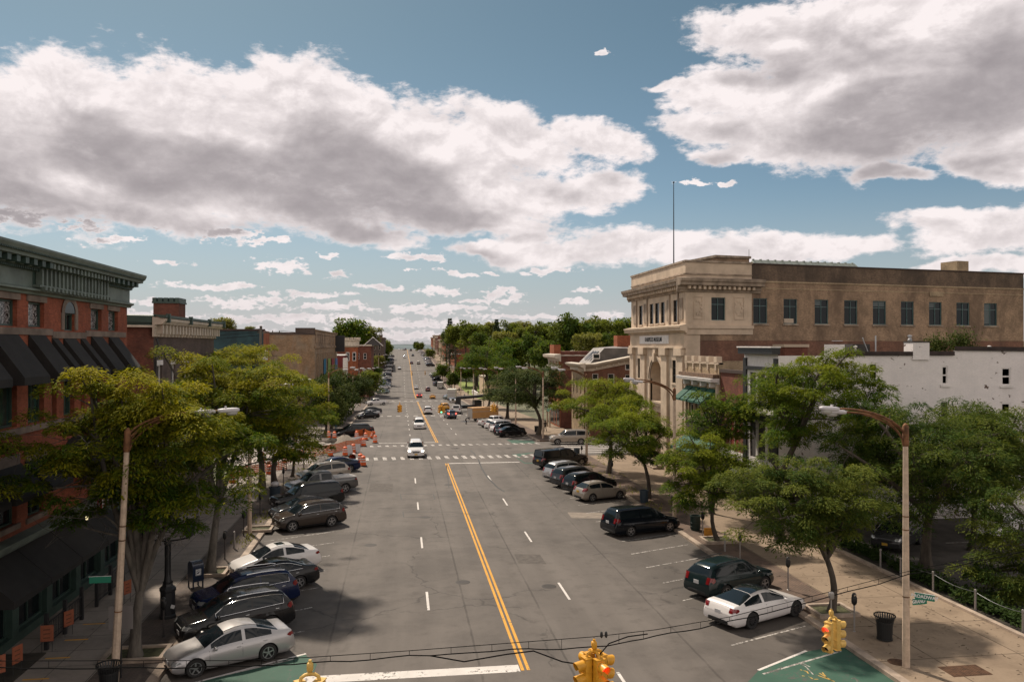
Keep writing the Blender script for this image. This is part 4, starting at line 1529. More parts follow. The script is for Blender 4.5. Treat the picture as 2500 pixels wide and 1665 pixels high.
 bw = [V.px(q) for q in ((1839, 729, 1873, 788.6), (1913, 733, 1946, 791), (1989, 735, 2022, 793), (2061, 738, 2093, 795), (2131, 741, 2163, 797), (2199.6, 743.5, 2231, 799), (2268, 746, 2299, 802), (2335, 748, 2366.6, 804), (2402.5, 751, 2434, 805))]
 bw = [(a, b, 14.2, 16.55) for a, b, c, d in bw]
 LB = on_wall((25.5, 69.3), (.984, .177), 2499, 700)[0]
 mb = MB()
 V.panel(mb, LS, LB, 12.6, 18.05, bw, .14)
 V.panel(mb, 1.5, LS, 12.6, 13.2)
 e = V.p(LB, 0)
 mb.face([(e.x, e.y, 0), (e.x - 3, e.y + 30, 0), (e.x - 3, e.y + 30, 19.6), (e.x, e.y, 19.6)])
 obj('side_wall', mb, B_TAN, root)
 mb = MB()
 V.panel(mb, LS, LB, 18.2, 19.72)
 obj('parapet', mb, B_SOOT, root)
 mb = MB()
 V.box(mb, LS, LB, 18.05, 18.2, -.1, .06)
 V.box(mb, LS, LB, 17.45, 17.55, -.1, .03)
 b0, b1, _, _ = V.px((2269, 719, 2302, 732))
 V.box(mb, b0, b1, 17.15, 17.6, -.1, .07)
 obj('brick_courses', mb, B_BUFF, root)
 mb = MB()
 V.box(mb, LS, LB + .1, 19.72, 19.84, -.4, .06)
 obj('coping', mb, mat('dark coping', (0.05, 0.03, 0.025), .9), root)
 mb = MB()
 V.panel(mb, 1.5, LB, 0, 12.58)
 for i in range(len(mb.v)):
  v = mb.v[i]
  mb.v[i] = (v[0] + .0, v[1] - .004, v[2])
 obj('lower_side_wall', mb, brick_mat('museum lower brick', (0.23, 0.115, 0.078), (0.18, 0.088, 0.06), (0.17, 0.11, 0.085), (0.10, 0.058, 0.044), .7), root)
 for i, h in enumerate(bw):
  V.window(root, h, fr, G_BLUE, .09, 1, 9, .05, M_LIME_D)
  if i in (2, 4, 6, 8):
   mb = MB()
   V.box(mb, h[0] + .06, h[0] + (h[1] - h[0]) * (.48 if i != 4 else .94), 16.5 - (.5 if i < 8 else 2.1), 16.5, -.138, -.128)
   obj('blind', mb, mat('window blind', (.10, .12, .125), .8), root)
 # junk behind the second window
 a, b = bw[1][0], bw[1][1]
 mb = MB()
 V.box(mb, a + .12, b - .35, 14.28, 14.7, -.13, -.07)
 obj('cardboard', mb, mat('cardboard', (0.45, 0.36, 0.28), .9), root)
 mb = MB()
 P = [V.p(0, 19.2), V.p(LB, 19.2), V.p(LB, 19.2, -26), W.p(0, 19.2)]
 mb.face(P)
 obj('roof', mb, M_ROOF, root)
 # roof house, ridged roof light, chimney
 s0 = on_wall((V.p(0, 0, -6).x, V.p(0, 0, -6).y), (.984, .177), 1750, 640)[0]
 V6 = Wall((V.p(0, 0, -5.2).x, V.p(0, 0, -5.2).y), (.984, .177))
 b = V6.px((1748, 627, 1829, 645))
 zt2 = on_wall((V6.A.x, V6.A.y), (V6.u.x, V6.u.y), 1750, 626)[1]
 mb = MB()
 V6.box(mb, b[0], b[1], 19.1, zt2, -8, 0)
 ph = obj('roof_house', mb, B_TAN, root)
 mb = MB()
 V6.box(mb, b[0] - .15, b[1] + .15, zt2 - .12, zt2 + .12, -8.1, .15)
 obj('roof_house_coping', mb, M_LIME_D, ph)
 V9 = Wall((V.p(0, 0, -9).x, V.p(0, 0, -9).y), (.984, .177))
 b = V9.px((1852, 640, 2135, 660))
 z9 = on_wall((V9.A.x, V9.A.y), (V9.u.x, V9.u.y), 1870, 636)[1] + .3
 mb = MB()
 q = [V9.p(b[0], 19.2, 0), V9.p(b[1], 19.2, 0), V9.p(b[1] - .8, z9, -2.2), V9.p(b[0] + .8, z9, -2.2), V9.p(b[0], 19.2, -5), V9.p(b[1], 19.2, -5)]
 mb.face(q[:4])
 mb.face([q[3], q[2], q[5], q[4]])
 mb.face([q[0], q[3], q[4]])
 mb.face([q[2], q[1], q[5]])
 k = b[0] + .8
 while k < b[1] - .8:
  V9.box(mb, k, k + .12, z9 - .04, z9 + .08, -2.35, -2.05)
  k += .95
 obj('roof_light', mb, mat('pale green copper', (0.25, 0.28, 0.25), .6, var=.2), root)
 V7 = Wall((V.p(0, 0, -4).x, V.p(0, 0, -4).y), (.984, .177))
 b = V7.px((2337, 637, 2365, 670))
 z7 = on_wall((V7.A.x, V7.A.y), (V7.u.x, V7.u.y), 2340, 637)[1]
 mb = MB()
 V7.box(mb, b[0], b[1], 19.0, z7, -2.2, 0)
 obj('chimney', mb, B_BUFF, root)
 # front steps
 mb = MB()
 for k in range(3):
  W.box(mb, ca - 3 + k*.0, ca + 3, k*.17 + .148, k*.17 + .32, .0, 1.35 - k*.4)
 obj('steps', mb, M_LIME_D, root)
 # flagpole and aerial stand on the roof
 p = PX(1645, 640, 27.2)
 zt3 = on_wall((27.2, 86.5), (0, -1), 1645, 448)[1]
 mb = MB()
 mb.tube([(p.x, p.y, 19.2), (p.x, p.y, zt3)], [.07, .035], 8)
 mb.rbox((p.x, p.y, zt3 + .1), (.18, .18, .18), 1.0)
 solo('flagpole', mb, mat('dark steel', (0.03, 0.03, 0.033), .5, .6), 'tall bare flagpole standing on the museum roof', 'flagpole', (p.x, p.y, 19.2))
 q = V.p(V.px((1852, 600, 1853, 640))[0], 0, -1.5)
 mb = MB()
 mb.tube([(q.x, q.y, 19.2), (q.x, q.y, 21.3)], [.03, .02], 6)
 mb.tube([(q.x - .25, q.y, 19.9), (q.x + .25, q.y, 19.9)], .015, 6)
 solo('roof_aerial', mb, mat('dark steel', (0.03, 0.03, 0.033), .5, .6), 'thin aerial mast at the edge of the museum roof', 'aerial', (q.x, q.y, 19.2))
museum()

# ------------------------------------------------------------------ right: buff shop with battlements and green awnings
def buff_shop():
 root = thing('buff_shop', 'buff brick shop with stone battlements and striped green awnings', 'building', (25.5, 65, 0))
 W = Wall((25.4, 69.1), (0, -1))
 L = 7.7
 wins = [W.px(q) for q in ((1676, 951, 1685, 970), (1694, 953, 1704, 972))]
 wins = [(.9, 1.9, 5.9, 8.0), (2.6, 3.6, 5.9, 8.0), (4.3, 5.3, 5.9, 8.0), (6.0, 7.0, 5.9, 8.0)]
 mb = MB()
 W.panel(mb, 0, L, 0, 10.75, wins, .25)
 block(mb, W, L, 9, 0, 10.75)
 obj('wall', mb, B_BUFF, root)
 for h in wins:
  W.window(root, h, M_WHITEP, G_DARK, .18, 0, 1, .07, M_LIME)
 mb = MB()
 for k in range(5):
  a = .15 + k * 1.68
  W.box(mb, a, a + .62, 10.75, 11.25, -.35, .12)
 W.box(mb, 0, L, 10.6, 10.76, -.35, .1)
 for k in range(5):
  a = .3 + k * 1.68
  W.box(mb, a, a + .25, 10.1, 10.6, 0, .1)
 obj('battlements', mb, M_LIME, root)
 mb = MB()
 profile_run(W, -.3, L + .1, [(0, 9.0), (.1, 9.0), (.14, 9.15), (.75, 9.2), (.8, 9.45), (0, 9.5)], mb)
 for k in range(4):
  W.box(mb, .8 + 2.0*k, 1.1 + 2.0*k, 8.75, 9.1, 0, .5)
 obj('cornice', mb, M_WHITEP, root)
 mb = MB()
 W.box(mb, -.25, L + .08, 9.505, 9.8, 0, .55)
 obj('pent_roof', mb, mat('brown tiles', (0.14, 0.085, 0.055), .9, var=.4, vscale=5), root)
 mb = MB()
 for a in (.02, L - .42):
  W.box(mb, a, a + .4, 0, 9.0, 0, .14)
 obj('pilasters', mb, M_LIME, root)
 for k in range(4):
  a = .55 + k * 1.72
  awning(W, root, a, a + 1.42, 8.6, 7.55, 1.3, M_AWN_G, .18)
 awning(W, root, .2, 2.6, 4.25, 3.2, 1.5, M_AWN_G, .3)
 awning(W, root, 2.75, L - .1, 4.25, 3.2, 1.5, M_AWN_G, .3)
 mb = MB()
 W.box(mb, .7, L - .7, 4.55, 5.6, 0, .12)
 obj('fascia', mb, mat('fascia brown', (0.055, 0.04, 0.035), .7), root)
 text_on(W, 2.6, 5.08, 'BULLET', .55, mat('fascia lettering', (0.10, 0.075, 0.06), .6), .13, root)
 for k in range(5):                          # gooseneck lamps over the fascia
  p = W.p(1.0 + k * 1.4, 5.75, .1)
  mb = MB()
  mb.tube([p, p + W.n*.25 + Vector((0, 0, .12)), p + W.n*.45 + Vector((0, 0, .02))], .02, 6)
  mb.lathe([(.03, 0), (.10, -.08)], 8, Matrix.Translation(p + W.n*.45 + Vector((0, 0, .02))))
  obj('sign_lamp', mb, M_WHITEP, root)
 sh = [(.7, 2.4, .5, 3.0), (2.9, 4.4, .1, 3.0), (4.9, 7.1, .5, 3.0)]
 for i, h in enumerate(sh):
  mb = MB()
  W.box(mb, h[0], h[1], h[2], h[3], -.1, .03)
  obj('shop_window', mb, G_DARK, root)
 flat_roof(root, W, L, 9, 10.5, M_ROOF)
 # narrow red brick shop squeezed beside it
 r2 = thing('narrow_shop', 'narrow red brick shop between the buff shop and the black trimmed house', 'building', (25.5, 59, 0))
 W = Wall((25.5, 61.35), (0, -1))
 L = 4.5
 mb = MB()
 hs = [(1.5, 3.4, 4.2, 7.2)]
 W.panel(mb, 0, L, 0, 10.0, hs, .25)
 block(mb, W, L, 8, 0, 10.0)
 obj('wall', mb, B_DRED, r2)
 W.window(r2, hs[0], M_TRIM, mat('red blind', (0.22, 0.03, 0.03), .5), .12, 1, 0, .08)
 mb = MB()
 W.box(mb, -.02, L + .02, 10.0, 10.25, -.4, .1)
 obj('coping', mb, mat('dark coping', (0.05, 0.03, 0.025), .9), r2)
 mb = MB()
 W.box(mb, .3, L - .3, .3, 3.4, -.1, .04)
 obj('shop_window', mb, G_DARK, r2)
 mb = MB()
 W.box(mb, .1, L - .1, 3.42, 4.0, 0, .1)
 obj('fascia', mb, M_WHITEP, r2)
 flat_roof(r2, W, L, 8, 9.8, M_ROOF)
 # dark brick stair head and vent on the flat roofs behind
 p = PYY(1900, 850, 66)
 r3 = thing('roof_stack', 'low brick roof stack with a pale flat cap behind the black trimmed house', 'chimney', (p.x, 66, 10))
 mb = MB()
 mb.box((p.x + .1, 65, 8), (p.x + 2.2, 67, 12.0))
 obj('stack', mb, B_DRED, r3)
 mb = MB()
 mb.box((p.x, 64.9, 12.0), (p.x + 2.3, 67.1, 12.25))
 obj('cap', mb, M_LIME, r3)
buff_shop()

# ------------------------------------------------------------------ right: white painted house with black trim
def white_house():
 root = thing('white_house', 'white painted brick house with flaking side wall and black trimmed street front', 'building', (25.5, 54, 0))
 W = Wall((25.5, 56.8), (0, -1))
 L = 5.4
 zt_ = 11.75
 hs = [(.9, 1.9, 7.6, 10.2), (2.2, 3.4, 7.6, 10.2), (3.7, 4.7, 7.6, 10.2), (.9, 1.9, 4.0, 6.6), (2.2, 3.4, 4.0, 6.6), (3.7, 4.7, 4.0, 6.6)]
 mb = MB()
 W.panel(mb, 0, L, 0, zt_, hs, .2)
 obj('front_wall', mb, M_WHITEP, root)
 for h in hs:
  W.window(root, h, M_WHITEP, G_DARK, .14, 0, 1, .09)
 mb = MB()
 for a in (0, L - .5):
  W.box(mb, a, a + .5, 0, zt_ - .5, -.02, .12)
 W.box(mb, -.05, L + .1, zt_ - .2, zt_ + .25, -.1, .5)
 W.box(mb, .5, L - .5, 10.4, 10.65, 0, .2)
 W.box(mb, .5, L - .5, 6.8, 7.3, 0, .2)
 W.box(mb, .5, L - .5, 0.2, 2.6, 0, .05)
 obj('black_trim', mb, M_BLACKP, root)
 mb = MB()
 awning(W, root, .2, L - .2, 3.4, 2.8, 1.5, mat('grey awning', (0.07, 0.075, 0.07), .8), .2)
 mb = MB()
 W.box(mb, -.06, L + .12, zt_ + .25, zt_ + .34, -.15, .6)
 obj('cornice_cap', mb, M_WHITEP, root)
 V = Wall((25.5, 51.4), (1, 0))
 hs = [V.px(q) for q in ((2120, 886, 2143, 902), (2298, 893, 2314, 939), (2444, 897, 2468, 941), (2297, 980, 2316, 1004), (2443, 983, 2467, 1006))]
 hs[0] = (hs[0][0], hs[0][1], hs[0][2] - .7, hs[0][3])
 hs[3] = (hs[3][0], hs[3][1], hs[3][2] - .7, hs[3][3])
 hs[4] = (hs[4][0], hs[4][1], hs[4][2] - .7, hs[4][3])
 LV = 40
 z1 = on_wall((25.5, 51.4), (1, 0), 2150, 868)[1]
 mb = MB()
 V.panel(mb, 0, LV, 0, z1, hs, .2)
 # raised ends of the wall
 c0 = on_wall((25.5, 51.4), (1, 0), 2012, 860)[0]
 c1 = on_wall((25.5, 51.4), (1, 0), 2062, 860)[0]
 zc = on_wall((25.5, 51.4), (1, 0), 2030, 841)[1]
 V.panel(mb, c0, c1, z1, zc)
 s0 = on_wall((25.5, 51.4), (1, 0), 2328, 860)[0]
 zs = on_wall((25.5, 51.4), (1, 0), 2330, 855)[1]
 mb.face([V.p(s0, z1), V.p(LV, z1), V.p(LV, z1 + .05), V.p(s0, zs)])
 obj('side_wall', mb, B_WHITE, root)
 mb = MB()
 mb.box((25.6, 51.5, 0), (25.5 + LV, 56.7, z1 - .2))
 obj('body', mb, M_ROOF, root)
 for i, h in enumerate(hs):
  if i == 3:
   w_ = V.window(root, h, M_WHITEP, mat('boarded brown', (0.06, 0.035, 0.03), .8), .08, 0, 0, .05)
  else:
   V.window(root, h, M_WHITEP, G_DARK, .05, 0, 1, .11, M_WHITEP)
 mb = MB()
 V.box(mb, c1, s0, z1, z1 + .28, -.3, .12)
 P = [V.p(s0, zs - .02, .12), V.p(LV, z1 + .03, .12), V.p(LV, z1 + .35, .12), V.p(s0, zs + .28, .12)]
 mb.face(P)
 mb.face([P[3], P[2], V.p(LV, z1 + .35, -.3), V.p(s0, zs + .28, -.3)])
 obj('roof_edge', mb, mat('tarry roof edge', (0.03, 0.018, 0.016), .8, var=.4), root)
 # chimneys
 b = V.px((2226, 836, 2266, 870))
 zt2 = on_wall((25.5, 51.4), (1, 0), 2240, 836)[1]
 mb = MB()
 V.box(mb, b[0], b[1], z1 - .3, zt2, -.9, .13)
 ch = obj('chimney', mb, B_WHITE, root)
 mb = MB()
 V.box(mb, b[0] - .03, b[1] + .06, zt2, zt2 + .08, -.95, .16)
 obj('chimney_cap', mb, M_ROOF, ch)
 mb = MB()
 q = V.p(b[0] + .12, zt2 + .08, -.4)
 mb.lathe([(.14, 0), (.16, .12), (.10, .16), (.10, .3), (.15, .34), (.15, .42), (0, .46)], 10, Matrix.Translation(q))
 obj('flue_pipe', mb, mat('galvanised', (0.4, 0.4, 0.42), .4, .7), ch)
 b = V.px((2109, 840, 2152, 868))
 mb = MB()
 V.box(mb, b[0], b[1], z1 - .1, on_wall((25.5, 51.4), (1, 0), 2120, 840)[1], -2.6, -1.4)
 obj('roof_hatch', mb, M_ROOF, root)
 mb = MB()
 for x in (2108, 2440):
  q = V.p(on_wall((25.5, 51.4), (1, 0), x, 850)[0], z1, -1.0)
  mb.lathe([(.06, -.2), (.06, .55), (.13, .57), (.13, .66), (0, .7)], 8, Matrix.Translation(q))
 obj('vent_pipe', mb, M_WHITEP, root)
 mb = MB()
 q = V.p(on_wall((25.5, 51.4), (1, 0), 2140, 850)[0], z1, -.9)
 mb.tube([q, q + Vector((-.2, 0, .5)), q + Vector((-.42, 0, 1.0)), q + Vector((-.5, 0, 1.25))], .04, 6)
 mb.tube([q + Vector((.5, 0, -.2)), q + Vector((.5, 0, 1.4))], .05, 6)
 obj('bent_pipe', mb, mat('galvanised', (0.4, 0.4, 0.42), .4, .7), root)
white_house()

# ------------------------------------------------------------------ right, second block: mansard house and orange brick house
def mansard_house():
 Yc = 110.5
 z0 = zg(Yc) - .1
 c = PX(1425.7, 1000, 25.5)
 root = thing('mansard_house', 'brick house with slate mansard and raking cream cornice beyond the museum', 'building', (25.5, c.y, z0))
 W = Wall((25.5, c.y + 8.2), (0, -1))
 L = 8.2
 hs = [(.9 + 2.4*k, 1.75 + 2.4*k, z, z + 2.2) for k in range(3) for z in (z0 + 2.2, z0 + 6.0)]
 mb = MB()
 W.panel(mb, 0, L, z0, 8.6, hs, .2)
 obj('front_wall', mb, B_BUFF, root)
 for h in hs:
  W.window(root, h, M_TRIM, G_DARK, .15, 0, 1, .08)
 V = Wall((25.5, c.y), (1, 0))
 hs = [V.px(q) for q in ((1446, 912, 1461, 940), (1484, 912, 1500, 940), (1526, 888, 1545, 903), (1526, 914, 1545, 950))]
 LV = 26
 s1, z1 = on_wall((25.5, c.y), (1, 0), 1541, 866)
 sl = (z1 - 9.5) / (s1 + .01) * 1.0
 zr = lambda a: 8.75 + sl * max(0, a - 1.2)
 mb = MB()
 V.panel(mb, 0, LV, z0, 8.75, hs[:0] + [h for h in hs if h[3] < 8.7], .2)
 top = [h for h in hs if h[3] >= 8.7]
 mb.face([V.p(1.2, 8.75), V.p(LV, 8.75), V.p(LV, zr(LV))])
 obj('side_wall', mb, brick_mat('brown red brick', (0.20, 0.092, 0.060), (0.16, 0.075, 0.05), (0.14, 0.09, 0.07), (0.10, 0.055, 0.04), .5), root)
 for h in hs:
  if h in top:
   mb = MB()
   V.box(mb, h[0], h[1], h[2], h[3], -.05, .04)
   f = obj('window', mb, M_WHITEP, root)
   mb = MB()
   V.box(mb, h[0] + .1, h[1] - .1, h[2] + .1, h[3] - .1, 0, .05)
   obj('pane', mb, G_BLUE, f)
  else:
   V.window(root, h, M_WHITEP, G_BLUE, .14, 0, 1, .1)
 PR = [(0, 0), (.15, .02), (.2, .45), (.35, .5), (.75, .75), (.95, .95), (1.0, 1.15), (0, 1.25)]
 mb = MB()
 rows = []
 for a, z in ((-.9, 8.5), (1.2, 8.5), (s1, zr(s1) - .25), (LV, zr(LV) - .25)):
  rows.append([V.p(a, z + h * .9, o) for o, h in PR])
 mb.grid(rows)
 profile_run(W, -.3, L + .95, [(o, 8.5 + h * .9) for o, h in PR], mb)
 a = 1.6
 while a < LV - 1:
  z = zr(a) - .25
  V.box(mb, a, a + .22, z + .28, z + .5, .18, .5)
  a += .8
 obj('cornice', mb, M_TRIM, root)
 # slate mansard behind the cornice
 m0, m1 = on_wall((26.6, c.y + 1.4), (1, 0), 1428, 880)[0] + 26.6, 60
 zb, zt2 = 9.55, H + (Y0 - 850) / F * 114
 x0_ = 26.6
 mb = MB()
 Y1, Y2 = c.y + 1.0, c.y + 8
 x1_ = x0_ + 2.2
 mb.face([(x0_, Y1, zb), (50, Y1, zb), (50, Y1 + .35, zt2), (x1_, Y1 + .35, zt2)])
 obj('mansard_side', mb, mat('grey slate', (0.115, 0.102, 0.092), .75, var=.2, vscale=1), root)
 mb = MB()
 mb.face([(x0_, Y2, zb), (x0_, Y1, zb), (x1_, Y1 + .35, zt2), (x1_, Y2, zt2)])
 obj('mansard_front', mb, mat('pale slate', (0.24, 0.215, 0.20), .7, var=.2, vscale=1), root)
 mb = MB()
 mb.face([(x1_, Y1 + .35, zt2), (50, Y1 + .35, zt2), (50, Y2, zt2 + .3), (x1_ + 3.2, Y2 - 2, zt2 + .3)])
 mb.face([(x1_, Y1 + .35, zt2), (x1_ + 3.2, Y2 - 2, zt2 + .3), (x1_, Y2, zt2)])
 obj('roof', mb, mat('pale roofing', (0.20, 0.18, 0.175), .8, var=.1), root)
 q = Wall((25.5, c.y + 1.1), (1, 0))
 h = q.px((1446.5, 863.5, 1464, 876.5))
 mb = MB()
 q.box(mb, h[0], h[1], h[2], h[3], -.1, .2)
 f = obj('window', mb, M_WHITEP, root)
 mb = MB()
 q.box(mb, h[0] + .12, h[1] - .12, h[2] + .12, h[3] - .12, .1, .215)
 obj('pane', mb, G_BLUE, f)
 for k in range(3):                           # roof windows on the slope to the street
  mb = MB()
  y = Y1 + 1.2 + k * 1.5
  mb.face([(x0_ + .33, y, zb + .52), (x0_ + .33, y + .85, zb + .52), (x0_ + 1.7, y + .85, zt2 - .45), (x0_ + 1.7, y, zt2 - .45)])
  for i in range(4):
   v = mb.v[i]
   mb.v[i] = (v[0] - .05, v[1], v[2] + .05)
  obj('roof_window', mb, G_BLUE, root)
 p = PYY(1508, 846, c.y + 5)
 mb = MB()
 z3 = H + (Y0 - 819) / F * 117
 mb.box((p.x - .2, c.y + 4.5, zt2 - .2), (p.x + 3.0, c.y + 6.5, z3))
 obj('chimney', mb, B_ORG, root)
mansard_house()
def orange_house():
 Yc = PX(1368, 1000, 25.5).y
 z0 = zg(Yc)
 root = thing('orange_brick_house', 'tall orange brick house with pale bracketed cornice and green door canopy', 'building', (25.5, Yc, z0))
 W = Wall((25.5, Yc + 9.2), (0, -1))
 L = 9.2
 hs = [(1.0 + 2.8*k, 2.0 + 2.8*k, z, z + 2.3) for k in range(3) for z in (z0 + 4.6, z0 + 8.2)]
 mb = MB()
 W.panel(mb, 0, L, z0, 9.7, hs, .25)
 obj('front_wall', mb, B_ORG, root)
 for h in hs:
  W.window(root, h, M_TRIM, G_DARK, .2, 0, 1, .08)
 mb = MB()
 for a in (0, 2.3, 5.1, 7.9, 8.8):
  W.box(mb, a, a + .4, z0 + 3.6, 9.7, 0, .22)
 obj('piers', mb, B_ORG, root)
 V = Wall((25.5, Yc), (1, 0))
 mb = MB()
 V.panel(mb, 0, 16, z0, 10.4)
 block(mb, V, 16, 9, z0, 10.4, 'start')
 obj('side_wall', mb, B_DRED, root)  # side wall's shade put into its colour: darker brick than the lit front
 mb = MB()
 profile_run(W, -.6, L + .6, [(0, 9.5), (.2, 9.52), (.3, 9.9), (.9, 10.0), (1.1, 10.2), (1.15, 10.6), (0, 10.7)], mb)
 W.box(mb, -.2, L + .2, 8.55, 8.8, 0, .5)
 for k in range(4):
  W.box(mb, .4 + k*2.6, .8 + k*2.6, 8.8, 9.6, 0, .35)
 V.box(mb, -.2, 16, 10.4, 10.55, -.4, .08)
 obj('cornice', mb, M_TRIM, root)
 mb = MB()
 W.box(mb, 0, L, z0 + 3.3, z0 + 3.6, 0, .4)
 obj('shop_cornice', mb, M_LIME, root)
 mb = MB()
 for a, b in ((.8, 3.6), (4.2, 5.6), (6.2, 8.5)):
  W.box(mb, a, b, z0 + .3, z0 + 3.0, -.1, .03)
 obj('shop_window', mb, G_DARK, root)
 mb = MB()
 rows = []
 for i in range(7):
  t = math.pi * .5 * i / 6
  rows.append([W.p(a, z0 + 2.6 + .9 * math.cos(t), 1.8 * math.sin(t)) for a in (6.6, 9.0)])
 mb.grid(rows)
 obj('door_canopy', mb, M_AWN_G, root)
 mb = MB()
 for a in (6.7, 8.9):
  q = W.p(a, 0, 1.7)
  mb.lathe([(.2, z0), (.16, z0 + .3), (.14, z0 + 2.5), (.22, z0 + 2.7)], 10, Matrix.Translation((q.x, q.y, 0)))
 obj('porch_columns', mb, M_LIME, root)
 p = PYY(1362, 860, Yc + 12)
 r2 = thing('orange_stack', 'orange brick chimney block rising behind the orange brick house', 'chimney', (p.x, Yc + 14, 8))
 mb = MB()
 zz = H + (Y0 - 850) / F * (Yc + 12)
 mb.box((p.x - .7, Yc + 12, 6), (p.x + .5, Yc + 16, zz + .6))
 obj('stack', mb, B_ORG, r2)
 mb = MB()
 mb.box((p.x + .5, Yc + 12.1, 6), (p.x + 7, Yc + 20, zz - .6))
 obj('attic_wall', mb, B_DRED, r2)
 for k in range(2):
  mb = MB()
  mb.box((p.x + 1.2 + 1.9*k, Yc + 12.02, zz - 2.6), (p.x + 2.2 + 1.9*k, Yc + 12.12, zz - 1.2))
  obj('window', mb, M_WHITEP, r2)
orange_house()

# ------------------------------------------------------------------ right, far: terrace climbing the hill
def terrace():
 specs = [  # nearest Y, length, roof height over street, brick, label
  (376, 34, 9.6, B_ORG, 'orange brick row house nearest the lawn with a wide blank side wall'),
  (420, 30, 12.0, B_DRED, 'dark red flat roofed row house, second up the hill'),
  (462, 32, 10.6, B_ORG, 'orange brick row house, third up the hill'),
  (508, 34, 11.6, B_BUFF, 'grey and buff row house in the middle of the hill terrace'),
  (556, 34, 12.6, B_DRED, 'brown row house with deep cornice near the crest'),
  (604, 36, 13.2, B_TAN, 'tan row house, last but one before the crest'),
  (652, 34, 11.0, B_ORG, 'small orange row house at the crest of the street')]
 for Y, L, hh, bm, lab in specs:
  z0 = min(zg(Y), zg(Y + L)) - 1
  zr = zg(Y) + hh
  root = thing('row_house', lab, 'house', (25.5, Y, z0), group='terrace climbing the hill on the right')
  W = Wall((25.0, Y + L - .5), (0, -1))
  n = int((L - 2) / 3.4)
  hs = [(1.2 + 3.4*k, 2.4 + 3.4*k, z, z + 2.0) for k in range(n) for z in (zg(Y) + 3.9 + 1, zg(Y) + 7.6)] if hh > 10 else [(1.2 + 3.4*k, 2.4 + 3.4*k, zg(Y) + 5.2, zg(Y) + 7.2) for k in range(n)]
  mb = MB()
  W.panel(mb, 0, L - .5, z0, zr, hs, .25)
  V = Wall((25.0, Y), (1, 0))
  V.panel(mb, 0, 22, z0, zr)
  block(mb, V, 22, L - .5, z0, zr, 'start')
  obj('wall', mb, bm, root)
  for h in hs:
   W.window(root, h, M_WHITEP, G_DARK, .2, 0, 1, .12)
  mb = MB()
  profile_run(W, -.2, L - .3, [(0, zr - .8), (.15, zr - .75), (.25, zr - .3), (.7, zr - .15), (.75, zr + .25), (0, zr + .35)], mb)
  obj('cornice', mb, M_TRIM if Y % 3 else B_SOOT, root)
  mb = MB()
  mb.face([(25, Y, zr + .02), (47, Y, zr + .02), (47, Y + L, zr + .02), (25, Y + L, zr + .02)])
  obj('roof', mb, M_ROOF, root)
  mb = MB()
  V.box(mb, 3, 20, zr, zr + .35, -.4, .1)
  V.box(mb, 9, 10.2, zr + .35, zr + 1.5, -3, -2)
  obj('parapet', mb, bm, root)
  mb = MB()
  for k in range(n):
   W.box(mb, .8 + 3.4*k, 3.3 + 3.4*k, zg(Y + L/2) + .4, zg(Y + L/2) + 3.0, 0, .04)
  obj('shopfront', mb, G_DARK, root)
terrace()

# cream civic block, lawn and low white walls beside the second crossing
def civic():
 Y = 262
 z0 = zg(Y)
 mb = MB()
 P = [PYY(1105, 950, 276), PYY(1300, 950, 276), PYY(1300, 950, 340), PYY(1090, 950, 340)]
 xs = 23.5
 sheet(mb, xs, 70, 245, 345, .16)
 struct('lawn', mb, M_LAWN)
 mb = MB()
 sheet(mb, 17.9, xs, 240, 265, .15)
 sheet(mb, xs, 70, 288, 291, .165)
 struct('path', mb, M_WALK_R)
 a, b = PYY(1184, 950, 250), PYY(1215, 950, 250)
 root = thing('cream_block', 'plain cream rendered building between the lawn and the trees', 'building', (a.x, 250, z0))
 zz = H + (Y0 - 926) / F * 250
 mb = MB()
 mb.box((a.x, 250, z0 - 1), (a.x + 14, 268, zz + .4))
 obj('wall', mb, mat('cream render', (0.52, 0.40, 0.26), .85, var=.1), root)
 mb = MB()
 for k in range(4):
  mb.box((a.x + 2 + k*3, 249.93, z0 + 1.2), (a.x + 3.2 + k*3, 250.02, z0 + 3.4))
 obj('window', mb, G_DARK, root)
 mb = MB()
 mb.box((a.x - .15, 249.85, zz + .4), (a.x + 14.1, 268.1, zz + .7))
 obj('coping', mb, M_TRIM, root)
 a = PYY(1161, 955, 262)
 mb = MB()
 mb.box((a.x, 258, z0 + .1), (a.x + .6, 276, z0 + 1.6))
 mb.box((a.x, 257.4, z0 + .1), (a.x + 9, 258, z0 + 1.2))
 solo('low_wall', mb, M_WHITEP, 'low white L shaped wall standing on the lawn', 'wall', (a.x, 262, z0))
 # statue on a plinth, small
 a = PYY(1161, 930, 300)
 mb = MB()
 zp = zg(300) + .16
 mb.box((a.x - .6, 299.4, zp), (a.x + .6, 300.6, zp + 1.6))
 r = solo('monument', mb, M_LIME_D, 'small bronze monument on a stone plinth on the lawn', 'monument', (a.x, 300, zp))
 mb = MB()
 mb.lathe([(.4, zp + 1.6), (.32, zp + 2.4), (.38, zp + 2.9), (.16, zp + 3.15), (.17, zp + 3.45), (0, zp + 3.6)], 10, Matrix.Translation((a.x, 300, 0)))
 obj('figure', mb, M_RUST, r)
civic()

